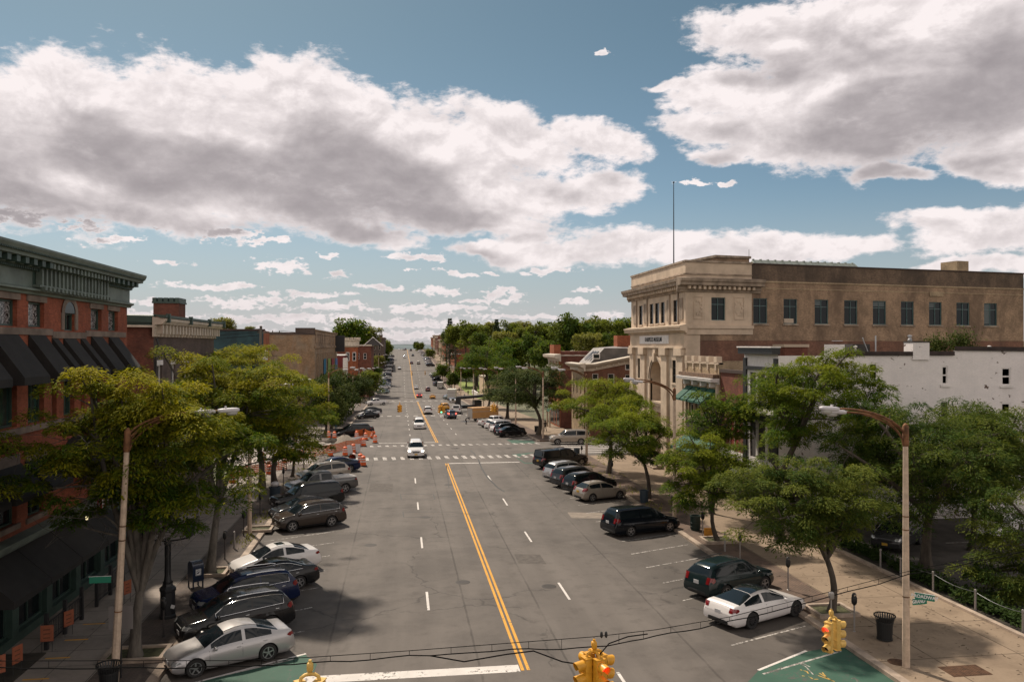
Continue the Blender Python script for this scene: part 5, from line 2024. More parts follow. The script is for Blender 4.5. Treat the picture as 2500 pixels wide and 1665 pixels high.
# ------------------------------------------------------------------ trees
def leaf_mat(name, hue_lo, hue_hi, trans=0.35, rough=0.75):
 """leaves: each leaf carries its own tint between two colours of the species"""
 if name in MATS:
  return MATS[name]
 m = bpy.data.materials.new(name)
 m.use_nodes = True
 T = NT(m.node_tree)
 nt = m.node_tree
 p = nt.nodes['Principled BSDF']
 at = T.n('ShaderNodeAttribute', attribute_name='tint', attribute_type='GEOMETRY')
 c = T.mix(at.outputs['Fac'], hue_lo, hue_hi)
 T.set(p.inputs['Base Color'], c)
 p.inputs['Roughness'].default_value = rough
 p.inputs['Specular IOR Level'].default_value = 0.08
 tr = T.n('ShaderNodeBsdfTranslucent')
 T.set(tr.inputs['Color'], T.mix(1.0, c, (1.25, 1.3, 0.7), 'MULTIPLY'))
 mx = T.n('ShaderNodeMixShader')
 mx.inputs[0].default_value = trans
 nt.links.new(p.outputs[0], mx.inputs[1])
 nt.links.new(tr.outputs[0], mx.inputs[2])
 nt.links.new(mx.outputs[0], nt.nodes['Material Output'].inputs[0])
 MATS[name] = m
 return m
M_BARK = mat('bark', (0.070, 0.056, 0.044), 0.95, var=0.4, vscale=4, bump=0.8, bscale=12, stretch=(1, 1, .3))
M_BARK_G = mat('grey bark', (0.105, 0.092, 0.078), 0.95, var=0.4, vscale=4, bump=0.8, bscale=12, stretch=(1, 1, .3))
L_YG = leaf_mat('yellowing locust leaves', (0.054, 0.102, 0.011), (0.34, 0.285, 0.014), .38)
L_GR = leaf_mat('green locust leaves', (0.040, 0.088, 0.012), (0.22, 0.235, 0.017), .38)
L_DG = leaf_mat('dull green locust leaves', (0.038, 0.073, 0.016), (0.175, 0.185, 0.030), .35)
L_LIN = leaf_mat('linden leaves', (0.028, 0.052, 0.013), (0.125, 0.135, 0.032), .22)
L_HILL = leaf_mat('hill tree leaves', (0.050, 0.088, 0.016), (0.175, 0.19, 0.032), .35)
L_OLIVE = leaf_mat('olive hill leaves', (0.095, 0.110, 0.026), (0.27, 0.25, 0.065), .35)
L_PINE = leaf_mat('pine needles', (0.022, 0.040, 0.018), (0.07, 0.09, 0.035), .1)

def leaf_mesh(name, pos, out, size, tint, rng, m, wid=0.34, droop=0.55):
 """every leaf a short drooping two-part blade"""
 n = len(pos)
 az = out
 L = size[:, None]
 side = np.stack([-az[:, 1], az[:, 0], np.zeros(n)], 1)
 side /= np.maximum(np.linalg.norm(side, axis=1, keepdims=True), 1e-6)
 roll = rng.uniform(-.6, .6, (n, 1))
 side = side * np.cos(roll) + np.array([[0, 0, 1.0]]) * np.sin(roll)
 mid = pos + az * L * .5
 dn = az + np.array([[0, 0, -1.0]]) * rng.uniform(droop * .5, droop * 1.6, (n, 1))
 dn /= np.linalg.norm(dn, axis=1, keepdims=True)
 tip = mid + dn * L * .5
 w = L * wid * .5
 V = np.empty((n, 6, 3), np.float32)
 V[:, 0] = pos - side * w * .5
 V[:, 1] = pos + side * w * .5
 V[:, 2] = mid - side * w
 V[:, 3] = mid + side * w
 V[:, 4] = tip - side * w * .35
 V[:, 5] = tip + side * w * .35
 base = np.arange(n)[:, None] * 6
 Fq = np.concatenate([base + np.array([[0, 1, 3, 2]]), base + np.array([[2, 3, 5, 4]])], 1).reshape(-1)
 me = bpy.data.meshes.new(name)
 me.vertices.add(n * 6)
 me.vertices.foreach_set('co', V.reshape(-1))
 me.loops.add(n * 8)
 me.loops.foreach_set('vertex_index', Fq.astype(np.int32))
 me.polygons.add(n * 2)
 me.polygons.foreach_set('loop_start', np.arange(0, n * 8, 4, dtype=np.int32))
 me.update(calc_edges=True)
 a = me.attributes.new('tint', 'FLOAT', 'FACE')
 a.data.foreach_set('value', np.repeat(tint, 2).astype(np.float32))
 me.materials.append(m)
 return me

def limb_path(p0, p1, rng, sag=0.12, n=5):
 p0, p1 = np.array(p0), np.array(p1)
 L = np.linalg.norm(p1 - p0)
 out = []
 j = rng.normal(0, .05 * L, 3)
 for i in range(n):
  t = i / (n - 1)
  q = p0 * (1 - t) + p1 * t
  q = q + np.array([0, 0, 1]) * math.sin(math.pi * t) * sag * L + j * math.sin(math.pi * t)
  out.append(tuple(q))
 return out

def make_tree(seed, trunk_h, centre, rad, n_leaf, leaf=0.34, m=None, bark=None, r0=.17, pads=60, pad_r=.9, style='locust', lean=(0, 0), yellow=.4, forks=5, wid=.30, dead=0, flat=.46, top_yellow=.0):
 """tree in its own space (base at the origin): returns (trunk mesh builder, crown mesh)"""
 rng = np.random.default_rng(seed)
 c = np.array(centre, float)
 rad = np.array(rad, float)
 fork = np.array([lean[0], lean[1], trunk_h])
 # pads of foliage through the crown, more of them towards the outside and top
 P = []
 tries = 0
 while len(P) < pads and tries < pads * 60:
  tries += 1
  d = rng.normal(0, 1, 3)
  d /= np.linalg.norm(d)
  r = rng.uniform(.25, 1.0) ** .55
  q = d * r
  if q[2] < -.75:
   continue
  lump = 1 + .20 * math.sin(3.1 * d[0] + seed) + .18 * math.sin(4.3 * d[1] + 2 * seed) + .12 * math.sin(5.7 * d[2] + 3 * seed)
  q = c + q * rad * lump
  if any(np.linalg.norm((q - o) / np.array([1, 1, .6])) < pad_r * .62 for o in P):
   if rng.random() > .12:
    continue
  P.append(q)
 P = np.array(P)
 mb = MB()
 # trunk with a little bend and root flare
 bend = rng.normal(0, .06 * trunk_h, 2)
 tp = []
 tr = []
 for i in range(7):
  t = i / 6
  tp.append((fork[0]*t + bend[0]*math.sin(math.pi*t), fork[1]*t + bend[1]*math.sin(math.pi*t), fork[2]*t - .05))
  tr.append(r0 * (1 - .35 * t) * (1 + .5 * math.exp(-t * 9)))
 mb.tube(tp, tr, 10)
 # main limbs to far pads, secondary ones joined on
 az = np.arctan2(P[:, 1] - fork[1], P[:, 0] - fork[0])
 prim = []
 for k in range(forks):
  a0 = -math.pi + 2 * math.pi * (k + rng.uniform(.2, .8)) / forks
  cand = sorted(range(len(P)), key=lambda i: abs(math.atan2(math.sin(az[i] - a0), math.cos(az[i] - a0))) * 1.5 - .12 * np.linalg.norm(P[i] - fork))
  prim.append(cand[0])
 prim.append(int(np.argmax(P[:, 2])))
 nodes = []
 for i in prim:
  path = limb_path(fork - np.array([0, 0, .15]), P[i], rng, .10, 6)
  mb.tube(path, [r0 * .55 * (1 - .85 * j / 5) + .012 for j in range(6)], 7)
  for j in range(1, 6):
   nodes.append((np.array(path[j]), r0 * .55 * (1 - .85 * j / 5)))
 for i in range(len(P)):
  if i in prim:
   continue
  k = min(range(len(nodes)), key=lambda q: np.linalg.norm(nodes[q][0] - P[i]) + (.6 if nodes[q][0][2] > P[i][2] + .3 else 0))
  path = limb_path(nodes[k][0], P[i], rng, .08, 4)
  rr = min(nodes[k][1] * .6, .05) + .006
  mb.tube(path, [rr * (1 - .7 * j / 3) for j in range(4)], 5, False)
  if i % 2:
   nodes.append((np.array(path[2]), rr * .6))
 for k in range(dead):                        # bare twigs
  q = P[rng.integers(len(P))]
  q = c + (q - c) * rng.uniform(.9, 1.15)
  q[2] = c[2] - rad[2] * rng.uniform(.3, 1.0)
  kk = min(range(len(nodes)), key=lambda z: np.linalg.norm(nodes[z][0] - q))
  path = limb_path(nodes[kk][0], q, rng, .05, 4)
  mb.tube(path, [.028, .02, .014, .006], 4, False)
  for t in range(5):
   b = np.array(path[2 if t < 2 else 3]) if t < 4 else np.array(path[1])
   e = b + rng.normal(0, .55, 3)
   mb.tube([tuple(b), tuple((b + e) / 2 + rng.normal(0, .06, 3)), tuple(e)], [.012, .008, .004], 3, False)
 # leaves
 per = max(4, n_leaf // len(P))
 n = per * len(P)
 ctr = np.repeat(P, per, 0)
 ptint = np.repeat(rng.uniform(0, 1, len(P)), per)
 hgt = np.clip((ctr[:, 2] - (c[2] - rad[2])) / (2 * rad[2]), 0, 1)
 ps = np.repeat(rng.uniform(.7, 1.25, len(P)), per) * pad_r
 th = rng.uniform(0, 2 * math.pi, n)
 rr = np.sqrt(rng.uniform(0, 1, n))
 if style == 'locust':
  # shallow domes of drooping sprays
  off = np.stack([np.cos(th) * rr, np.sin(th) * rr, (1 - rr ** 2) * .5 - .19 + rng.normal(0, .125, n)], 1) * ps[:, None] * np.array([1, 1, flat / .42])
  outv = np.stack([np.cos(th + rng.normal(0, .5, n)), np.sin(th + rng.normal(0, .5, n)), rng.uniform(-.45, .5, n)], 1)
 elif style == 'pine':
  off = np.stack([np.cos(th) * rr, np.sin(th) * rr, rng.normal(0, .12, n)], 1) * ps[:, None]
  outv = np.stack([np.cos(th), np.sin(th), rng.uniform(-.2, .7, n)], 1)
 else:
  d = rng.normal(0, 1, (n, 3))
  d /= np.linalg.norm(d, axis=1, keepdims=True)
  off = d * (rng.uniform(.35, 1, n) ** .5)[:, None] * ps[:, None] * np.array([1, 1, .75])
  outv = d + rng.normal(0, .5, (n, 3))
 pos = ctr + off
 outv /= np.linalg.norm(outv, axis=1, keepdims=True)
 size = leaf * rng.uniform(.65, 1.35, n)
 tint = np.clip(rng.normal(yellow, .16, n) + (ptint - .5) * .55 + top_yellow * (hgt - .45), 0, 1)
 me = leaf_mesh('crown', pos, outv, size, tint, rng, m, wid)
 return mb, me

def plant_tree(name, label, loc, built, m_bark, cat='tree', group=None, rz=0.0, sc=1.0, share=None):
 root = bpy.data.objects.new(name, None)
 C.objects.link(root)
 root.empty_display_size = .5
 root.location = loc
 root.rotation_euler = (0, 0, rz)
 root.scale = (sc, sc, sc)
 tag(root, label, cat, group)
 mb, me = built
 if isinstance(mb, MB):
  t = obj('trunk', mb, m_bark, root, True)
 else:
  t = bpy.data.objects.new('trunk', mb)
  C.objects.link(t)
  t.parent = root
 c = bpy.data.objects.new('crown', me)
 C.objects.link(c)
 c.parent = root
 return root, t, c

GL, GRT = 'locust trees along the left pavement', 'locust trees along the right pavement'
def street_tree(label, base, cpx, rpx, dz=None, h=.15, **kw):
 """base pixel on the pavement, crown centre and half size in pixels at the tree's own distance"""
 b = G(base[0], base[1], h) if not isinstance(base, Vector) else base
 d = b.x * SA + b.y * CA
 q = pt(cpx[0], cpx[1], d + kw.pop('dd', 0.0))
 s = d / F
 cl = Vector((q.x - b.x, q.y - b.y, q.z - b.z))
 rx, rz_ = rpx[0] * s, rpx[1] * s
 ry = kw.pop('ry', rx)
 grp = kw.pop('group')
 bark = kw.pop('bark', M_BARK)
 th = kw.pop('th', max(1.6, cl.z - rz_ * .75))
 lean = kw.pop('lean', (cl.x * .35, cl.y * .35))
 built = make_tree(centre=tuple(cl), rad=(rx, ry, rz_), trunk_h=th, lean=lean, **kw)
 return plant_tree('locust_tree', label, (b.x, b.y, b.z), built, bark, group=grp)

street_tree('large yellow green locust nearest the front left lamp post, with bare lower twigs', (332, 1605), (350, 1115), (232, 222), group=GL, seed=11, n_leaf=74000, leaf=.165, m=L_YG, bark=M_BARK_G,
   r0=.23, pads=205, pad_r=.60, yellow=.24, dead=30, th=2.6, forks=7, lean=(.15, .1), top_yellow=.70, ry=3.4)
street_tree('locust with forked grey trunk beside the mailbox', (514, 1398), (565, 1005), (182, 165), group=GL, seed=23, n_leaf=58000, leaf=.18, m=L_YG, bark=M_BARK_G, r0=.24, pads=140, pad_r=.70, yellow=.24, dead=24, th=3.6, forks=7,
   lean=(.3, .5), top_yellow=.7, ry=4.2)
street_tree('tall locust behind the brick block, its yellow green top against the brown building', (640, 1190), (535, 935), (170, 100), group=GL, seed=31, n_leaf=38000, leaf=.22, m=L_YG, r0=.25, pads=120, pad_r=.85, yellow=.26, dead=8, top_yellow=.5, ry=6)
street_tree('locust in front of the old brick hall, standing by the orange barrels', (672, 1183), (712, 1005), (115, 112), group=GL, seed=37, n_leaf=26000, leaf=.22, m=L_YG, r0=.25, pads=90, pad_r=.9, yellow=.34, dead=24, top_yellow=.5, ry=4)
street_tree('thin locust with mostly bare branches behind the parking meters', (714, 1163), (725, 1085), (75, 45), group=GL, seed=41, n_leaf=1200, leaf=.22, m=L_GR, r0=.15, pads=28, pad_r=.6, yellow=.3, dead=40, ry=2.2)
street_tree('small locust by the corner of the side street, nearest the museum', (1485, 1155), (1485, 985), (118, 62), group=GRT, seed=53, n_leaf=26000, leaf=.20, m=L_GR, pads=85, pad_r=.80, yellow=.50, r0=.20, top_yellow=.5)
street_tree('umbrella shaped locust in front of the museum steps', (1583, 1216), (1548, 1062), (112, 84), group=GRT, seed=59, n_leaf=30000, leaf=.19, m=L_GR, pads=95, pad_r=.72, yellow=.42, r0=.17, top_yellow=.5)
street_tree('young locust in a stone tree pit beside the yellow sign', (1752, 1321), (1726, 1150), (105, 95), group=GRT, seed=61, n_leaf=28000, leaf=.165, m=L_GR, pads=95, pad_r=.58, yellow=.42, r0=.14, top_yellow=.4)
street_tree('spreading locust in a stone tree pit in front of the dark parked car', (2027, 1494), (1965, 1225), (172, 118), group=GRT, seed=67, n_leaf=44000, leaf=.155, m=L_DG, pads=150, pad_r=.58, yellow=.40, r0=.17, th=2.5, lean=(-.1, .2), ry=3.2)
street_tree('tall broad locust between the black trimmed house and the white side wall', Vector((23.2, 46.5, .15)), (2010, 985), (205, 128), group=GRT, seed=71, n_leaf=50000, leaf=.19, m=L_GR, pads=170, pad_r=.72, yellow=.34, r0=.25, ry=4.2, top_yellow=.4)
street_tree('small locust leaning over the narrow red shop', Vector((22.0, 54.5, .15)), (1775, 1020), (92, 72), group=GRT, seed=73, n_leaf=11000, leaf=.24, m=L_GR, pads=65, pad_r=.72, yellow=.30, r0=.16)
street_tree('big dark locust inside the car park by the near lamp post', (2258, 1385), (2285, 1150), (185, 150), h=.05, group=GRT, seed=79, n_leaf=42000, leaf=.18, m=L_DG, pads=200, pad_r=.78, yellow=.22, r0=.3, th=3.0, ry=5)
street_tree('locust at the far right of the car park against the white wall', Vector((37.5, 47, .05)), (2430, 1120), (150, 115), group=GRT, seed=83, n_leaf=30000, leaf=.20, m=L_DG, pads=110, pad_r=.8, yellow=.36, r0=.25)
street_tree('low bushy locust on the car park edge, furthest right', Vector((32.5, 33.5, .05)), (2460, 1385), (120, 150), group=GRT, seed=89, n_leaf=24000, leaf=.15, m=L_DG, pads=80, pad_r=.6, yellow=.32, r0=.2)

street_tree('dark locust filling the gap between the near lamp post and the white wall', Vector((33.5, 43, .05)), (2390, 1110), (120, 120), group=GRT, seed=91, n_leaf=34000, leaf=.18, m=L_DG, pads=140, pad_r=.72, yellow=.26, r0=.22)
street_tree('dark locust beyond the young locust, in front of the white wall base', Vector((27.5, 48.5, .05)), (2170, 1120), (110, 100), group=GRT, seed=95, n_leaf=30000, leaf=.19, m=L_DG, pads=120, pad_r=.72, yellow=.24, r0=.22)

# roof plants behind the white parapet
for i, (x, y, w_) in enumerate(((2285, 838, 34), (2345, 828, 38))):
 rng = np.random.default_rng(300 + i)
 q = PYY(x, y, 58.0)
 d = q.x * SA + q.y * CA
 n = 1500
 pos = rng.normal(0, 1, (n, 3)) * np.array([w_ * .45, w_ * .4, w_ * .38]) * d / F
 pos[:, 2] -= .3
 o3 = rng.normal(0, 1, (n, 3))
 o3 /= np.linalg.norm(o3, axis=1, keepdims=True)
 me = leaf_mesh('bush', pos, o3, rng.uniform(.12, .3, n), rng.uniform(0, .6, n), rng, L_LIN)
 o = bpy.data.objects.new('roof_bush', me)
 C.objects.link(o)
 o.location = q
 tag(o, ('rounded bush growing on the roof behind the white chimney', 'taller bush growing on the roof, right of the first bush')[i], 'bush', 'bushes on the flat roof')

# second block, left: dark lindens
def far_tree(name, label, base, rx, rz_, hgt, seed, m, n_leaf, leaf, group, style='round', pads=40, yellow=.35, th=None):
 built = make_tree(seed=seed, trunk_h=th or hgt * .3, centre=(0, 0, hgt - rz_), rad=(rx, rx, rz_), n_leaf=n_leaf, leaf=leaf, m=m, pads=pads, pad_r=rx * .36, style=style, yellow=yellow, r0=.05 * hgt * .5, forks=4, wid=.6)
 return plant_tree(name, label, base, built, M_BARK, group=group)
G2 = 'lindens along the second block'
for i, (X, Y, rx, rz_, h, lab) in enumerate(((-11.2, 120, 3.0, 3.6, 8.0, 'dark linden behind the black parked van, nearest of the row'), (-11.2, 131, 3.0, 3.8, 8.8, 'dark linden next beyond the black parked van'),
            (-11.3, 143, 3.3, 4.0, 9.2, 'dark linden in front of the coloured banners'), (-11.2, 156, 3.2, 3.8, 8.8, 'dark linden beyond the coloured banners'),
            (-11.0, 186, 3.6, 4.0, 9.0, 'round linden beside the white pickup on the left'))):
 far_tree('linden_tree', lab, (X, Y, zg(Y) + .15), rx, rz_, h, 101 + i, L_LIN, 14000, .26, G2, pads=60, yellow=.36)

# ------------------------------------------------------------------ vehicles
# a vehicle is lofted from its side outline; +Y is forward, the ground is z = 0
TYPES = {
 'sedan': dict(L=4.55, W=1.82, wb=2.68, r=.335, zb=.93, gc=.20, roof=.70, top=[(0, .50), (.012, .64), (.05, .75), (.13, .86), (.245, .97), (.33, 1.19), (.42, 1.38), (.50, 1.46), (.58, 1.475), (.67, 1.42), (.77, 1.26), (.86, 1.11), (.90, 1.085), (.965, 1.07), (.99, .95), (1, .62)],
    ws=(.25, .415), rw=(.69, .855), sg=(.30, .80), belt=[(0, .66), (.3, .90), (1, 1.0)]),
 'fast': dict(L=4.85, W=1.88, wb=2.86, r=.355, zb=.92, gc=.19, roof=.68, top=[(0, .48), (.012, .62), (.05, .72), (.14, .83), (.26, .93), (.35, 1.16), (.44, 1.36), (.52, 1.44), (.60, 1.44), (.70, 1.36), (.80, 1.21), (.90, 1.085), (.955, 1.075), (.985, .95), (1, .60)],
    ws=(.265, .435), rw=(.70, .895), sg=(.315, .83), belt=[(0, .64), (.3, .89), (1, 1.0)]),
 'suv': dict(L=4.6, W=1.88, wb=2.70, r=.375, zb=1.04, gc=.25, roof=.78, top=[(0, .66), (.01, .88), (.035, .97), (.12, 1.04), (.21, 1.10), (.345, 1.55), (.42, 1.68), (.56, 1.73), (.80, 1.69), (.895, 1.61), (.962, 1.24), (.978, 1.12), (.992, .92), (1, .66)],
    ws=(.215, .36), rw=(.905, .962), sg=(.275, .885), belt=[(0, .84), (.22, 1.05), (1, 1.17)]),
 'bigsuv': dict(L=5.25, W=2.0, wb=2.98, r=.40, zb=1.16, gc=.32, roof=.80, top=[(0, .72), (.01, .95), (.03, 1.05), (.12, 1.12), (.25, 1.19), (.35, 1.72), (.42, 1.86), (.60, 1.90), (.90, 1.86), (.945, 1.76), (.98, 1.28), (.99, 1.1), (1, .74)],
    ws=(.255, .375), rw=(.945, .982), sg=(.295, .935), belt=[(0, .9), (.26, 1.15), (1, 1.2)]),
 'minivan': dict(L=5.1, W=1.98, wb=3.05, r=.355, zb=1.05, gc=.20, roof=.78, top=[(0, .58), (.012, .76), (.04, .86), (.12, .97), (.20, 1.06), (.36, 1.56), (.43, 1.70), (.60, 1.75), (.88, 1.72), (.93, 1.66), (.972, 1.2), (.985, 1.05), (.995, .9), (1, .62)],
    ws=(.205, .385), rw=(.932, .975), sg=(.28, .915), belt=[(0, .78), (.2, 1.02), (1, 1.1)]),
 'hatch': dict(L=4.15, W=1.72, wb=2.57, r=.325, zb=.93, gc=.19, roof=.72, top=[(0, .52), (.012, .68), (.05, .76), (.14, .87), (.24, .95), (.40, 1.36), (.48, 1.45), (.58, 1.47), (.76, 1.42), (.84, 1.35), (.945, 1.04), (.972, .96), (.99, .82), (1, .6)],
    ws=(.245, .42), rw=(.835, .945), sg=(.30, .83), belt=[(0, .68), (.25, .91), (1, 1.04)]),
 'pickup': dict(L=5.7, W=2.0, wb=3.6, r=.40, zb=1.18, gc=.36, roof=.78, top=[(0, .80), (.01, 1.0), (.03, 1.10), (.12, 1.16), (.22, 1.22), (.31, 1.74), (.37, 1.88), (.48, 1.92), (.585, 1.88), (.615, 1.80), (.64, 1.28), (.648, 1.25), (.985, 1.25), (.992, 1.2), (1, .8)],
    ws=(.225, .325), rw=(.612, .64), sg=(.265, .60), belt=[(0, 1.0), (.24, 1.2), (1, 1.22)]),
}
M_GLASS = mat('car glass', (0.008, 0.012, 0.015), 0.05, 0.0, 0.38)
M_TYRE = mat('tyre rubber', (0.016, 0.015, 0.015), 0.85)
M_RIM = mat('alloy rim', (0.42, 0.42, 0.43), 0.30, 0.85)
M_RIMD = mat('dark rim', (0.06, 0.06, 0.065), 0.35, 0.7)
M_BLK = mat('black plastic', (0.014, 0.014, 0.015), 0.55)
M_CHROME = mat('chrome', (0.62, 0.62, 0.63), 0.12, 1.0)
M_HEAD = mat('headlight lens', (0.45, 0.46, 0.46), 0.12, 0.5)
M_HEADON = mat('lit headlight', (0.8, 0.8, 0.75), 0.2, emit=(1, .95, .8), estr=3.5)
M_TAIL = mat('tail light', (0.17, 0.008, 0.010), 0.15, coat=.5)
M_BRAKE = mat('lit brake light', (0.6, 0.03, 0.03), 0.2, emit=(1.0, .10, .06), estr=2.6)
M_PLATE = mat('white number plate', (0.55, 0.55, 0.56), 0.5)
M_PLATEY = mat('yellow number plate', (0.60, 0.36, 0.05), 0.5)
def paint(name, col, metal=.35, rough=.30):
 dk = max(col) < .06
 return mat('car paint ' + name, col, .12 if dk else rough, 0 if dk else metal, 0.38 if dk else 0.5, coat=0 if dk else 0.7)
PT = {'silver': paint('silver', (.40, .385, .385), .55, .32), 'white': paint('white', (.66, .63, .62), 0), 'black': paint('black', (.012, .012, .013), .1), 'navy': paint('navy', (.007, .013, .045), .2), 'ink': paint('ink', (.006, .008, .012), .1),
  'brown': paint('brown', (.050, .038, .031), .5), 'grey': paint('grey', (.115, .112, .112), .5), 'beige': paint('beige', (.33, .285, .24), .4), 'teal': paint('dark teal', (.010, .019, .021), .3),
  'red': paint('red', (.30, .02, .018), .2), 'taxi': paint('yellow', (.65, .30, .02), 0), 'dgrey': paint('charcoal', (.035, .035, .037), .4), 'ltblue': paint('pale blue', (.22, .27, .31), .5),
  'blue': paint('blue', (.020, .040, .085), .4), 'maroon': paint('maroon', (.10, .016, .018), .4), 'mint': paint('grey green', (.20, .26, .26), .5)}

def interp(poly, s):
 for (a, za), (b, zb) in zip(poly[:-1], poly[1:]):
  if s <= b:
   return za + (zb - za) * (s - a) / max(1e-9, b - a)
 return poly[-1][1]
def smooth_top(poly, s, w=.012):
 return sum(interp(poly, min(1, max(0, s + w * k))) * q for k, q in ((-2, .1), (-1, .22), (0, .36), (1, .22), (2, .1)))

def lamp_heights(kind):
 K = TYPES[kind]
 zn = interp(K['top'], .012)
 hz = zn - .05 if kind not in ('pickup', 'bigsuv') else zn - .13
 tz = {'sedan': .87, 'fast': .89, 'suv': 1.04, 'bigsuv': 1.14, 'minivan': 1.06, 'hatch': .95, 'pickup': 1.03}[kind]
 return hz, tz, (.12 if kind in ('pickup', 'bigsuv') else .10), (.12 if kind in ('sedan', 'fast') else .19 if kind != 'hatch' else .16)
def lamp_patch(K, zc, dz, rear, sx):
 """a lens wrapped round a corner of the bodywork"""
 L, Wd = K['L'], K['W']
 sg = -1 if rear else 1
 def w(s):
  return Wd / 2 * (1 - .16 * max(0, 1 - s / .16) ** 2.4 - .10 * max(0, 1 - (1 - s) / .13) ** 2.6)
 rows = []
 for k in range(6):
  t = k / 2.5 - 1
  z = zc + dz * t
  s = 0.0
  while s < .15 and smooth_top(K['top'], 1 - s if rear else s) < z:
   s += .001
  y = L / 2 - s * L
  S = lambda q: w(1 - (L/2 - q) / L) if rear else w((L/2 - q) / L)
  tap = .30 - .16 * abs(t) - (.10 * (t < 0) if not rear else 0)
  rows.append([(sx * Wd * (.31 if rear else .29 + .02 * abs(t)), sg * (y + .010), z), (sx * Wd * .37, sg * (y + .012), z), (sx * (.90 * S(y) - .025), sg * (y + .006), z), (sx * (.95 * S(y - .06) + .004), sg * (y - .055), z),
      (sx * (.968 * S(y - .14) + .008), sg * (y - .14), z), (sx * (.97 * S(y - tap) + .006), sg * (y - tap), z)])
 return MB().grid(rows)
def vehicle_parts(kind, hi=True):
 """the meshes of one model: {part: mesh builder}"""
 K = TYPES[kind]
 L, Wd, wb, r = K['L'], K['W'], K['wb'], K['r']
 n = 64 if hi else 34
 S_ = []
 for i in range(n + 1):
  t = i / n
  t = t - .10 * math.sin(4 * math.pi * t) / (2 * math.pi) * .9
  S_.append(t)
 ends = [.0, .004, .010, .018, .027, .038, .05, .064, .08] if hi else [0, .01, .03, .06]
 S_ = sorted(set([round(q, 5) for q in S_ if ends[-1] + .006 < q < 1 - ends[-1] - .006] + ends + [1 - e for e in ends]))
 key = [K['ws'][0], K['ws'][1], K['rw'][0], K['rw'][1], K['sg'][0], K['sg'][1]]
 for k in key:
  j = min(range(len(S_)), key=lambda i: abs(S_[i] - k))
  if 2 < j < len(S_) - 3:
   S_[j] = k
 S_ = sorted(S_)
 yf = lambda s: L * (.5 - s)
 ax_f, ax_r = L/2 - (.175 if kind != 'pickup' else .165) * L, 0
 ax_r = ax_f - wb
 rows, NB = [], 9
 for s in S_:
  zt_ = smooth_top(K['top'], s)
  zbelt = interp(K['belt'], s)
  e0, e1 = max(0, 1 - s / .16), max(0, 1 - (1 - s) / .13)
  w = Wd / 2 * (1 - .16 * e0 ** 2.4 - .10 * e1 ** 2.6)
  zbot = K['gc'] + .16 * max(0, 1 - s / .05) ** 2 * .6 + .20 * max(0, 1 - (1 - s) / .06) ** 1.5 * .6
  cab = max(0.0, zt_ - zbelt)
  zb_ = min(zbelt, zt_ - .035)
  half = []
  half.append((w * .55, zbot - .0))
  for k in range(NB):
   f = k / (NB - 1)
   bulge = (1 - (2 * f - 1.0) ** 2)
   ww = w * (.945 + .055 * bulge - .02 * f ** 3) - (.035 if f > .98 else 0) - (.05 if f < .05 else 0)
   half.append((ww, zbot + (zb_ - zbot) * f))
  wtop = half[-1][0]
  cf = min(1.0, cab / .42)
  roofw = wtop * (1 - (1 - K['roof']) * cf)
  for f in (.10, .5, .90, 1.0):             # side glass, curving in
   q = f ** 1.25
   half.append((wtop - (wtop - roofw) * q - .015 * cf, zb_ + (max(zt_ - .075 * cf - .012, zb_ + .008) - zb_) * f))
  lw, lz = half[-1]
  half.append((lw - .07 * cf - .04, zt_ - .028 * cf - .006))
  half.append((lw * .80, zt_ - .016))
  half.append((lw * .60, zt_ - .008))
  half.append((0, zt_))
  y = yf(s)
  full = [(x, z) for x, z in half] + [(-x, z) for x, z in half[-2::-1]]
  rows.append([(x, y, z) for x, z in full])
 nb = len(rows[0])
 half_n = (nb + 1) // 2
 V = [list(map(list, rw_)) for rw_ in rows]
 Ra = r * 1.16
 # wheel arches: pull skin points inside the arch onto its edge, drop faces wholly inside
 inside = {}
 for i in range(len(V)):
  for j in list(range(0, NB + 1)) + list(range(nb - NB - 1, nb)):
   p = V[i][j]
   for ay in (ax_f, ax_r):
    dy, dz = p[1] - ay, p[2] - r
    d = math.hypot(dy, dz)
    if d < Ra:
     inside[(i, j)] = True
 for (i, j) in inside:
  p = V[i][j]
  ay = ax_f if abs(p[1] - ax_f) < abs(p[1] - ax_r) else ax_r
  dy, dz = p[1] - ay, p[2] - r
  d = max(1e-6, math.hypot(dy, dz))
  p[1], p[2] = ay + dy / d * Ra, r + dz / d * Ra
 out = {k: MB() for k in ('body', 'windscreen', 'rear_window', 'side_window_a', 'side_window_b', 'side_window_c', 'side_window_d', 'sill')}
 lh = lamp_heights(kind)
 for sd, sx in (('r', 1), ('l', -1)):
  out['headlight_' + sd] = lamp_patch(K, lh[0], lh[2] * .75, False, sx)
  out['tail_light_' + sd] = lamp_patch(K, lh[1], lh[3] * .8, True, sx)
 i_sg0, i_sg1 = NB + 1, NB + 3
 sB = (K['sg'][0] + K['sg'][1]) / 2 + (.02 if kind != 'pickup' else .0)
 remap = {}
 def emit(nm, quad):
  mb = out[nm]
  mp = remap.setdefault(nm, {})
  idx = []
  for ij in quad:
   if ij not in mp:
    mp[ij] = len(mb.v)
    mb.v.append(tuple(V[ij[0]][ij[1]]))
   idx.append(mp[ij])
  mb.f.append(tuple(idx))
  mb.mi.append(0)
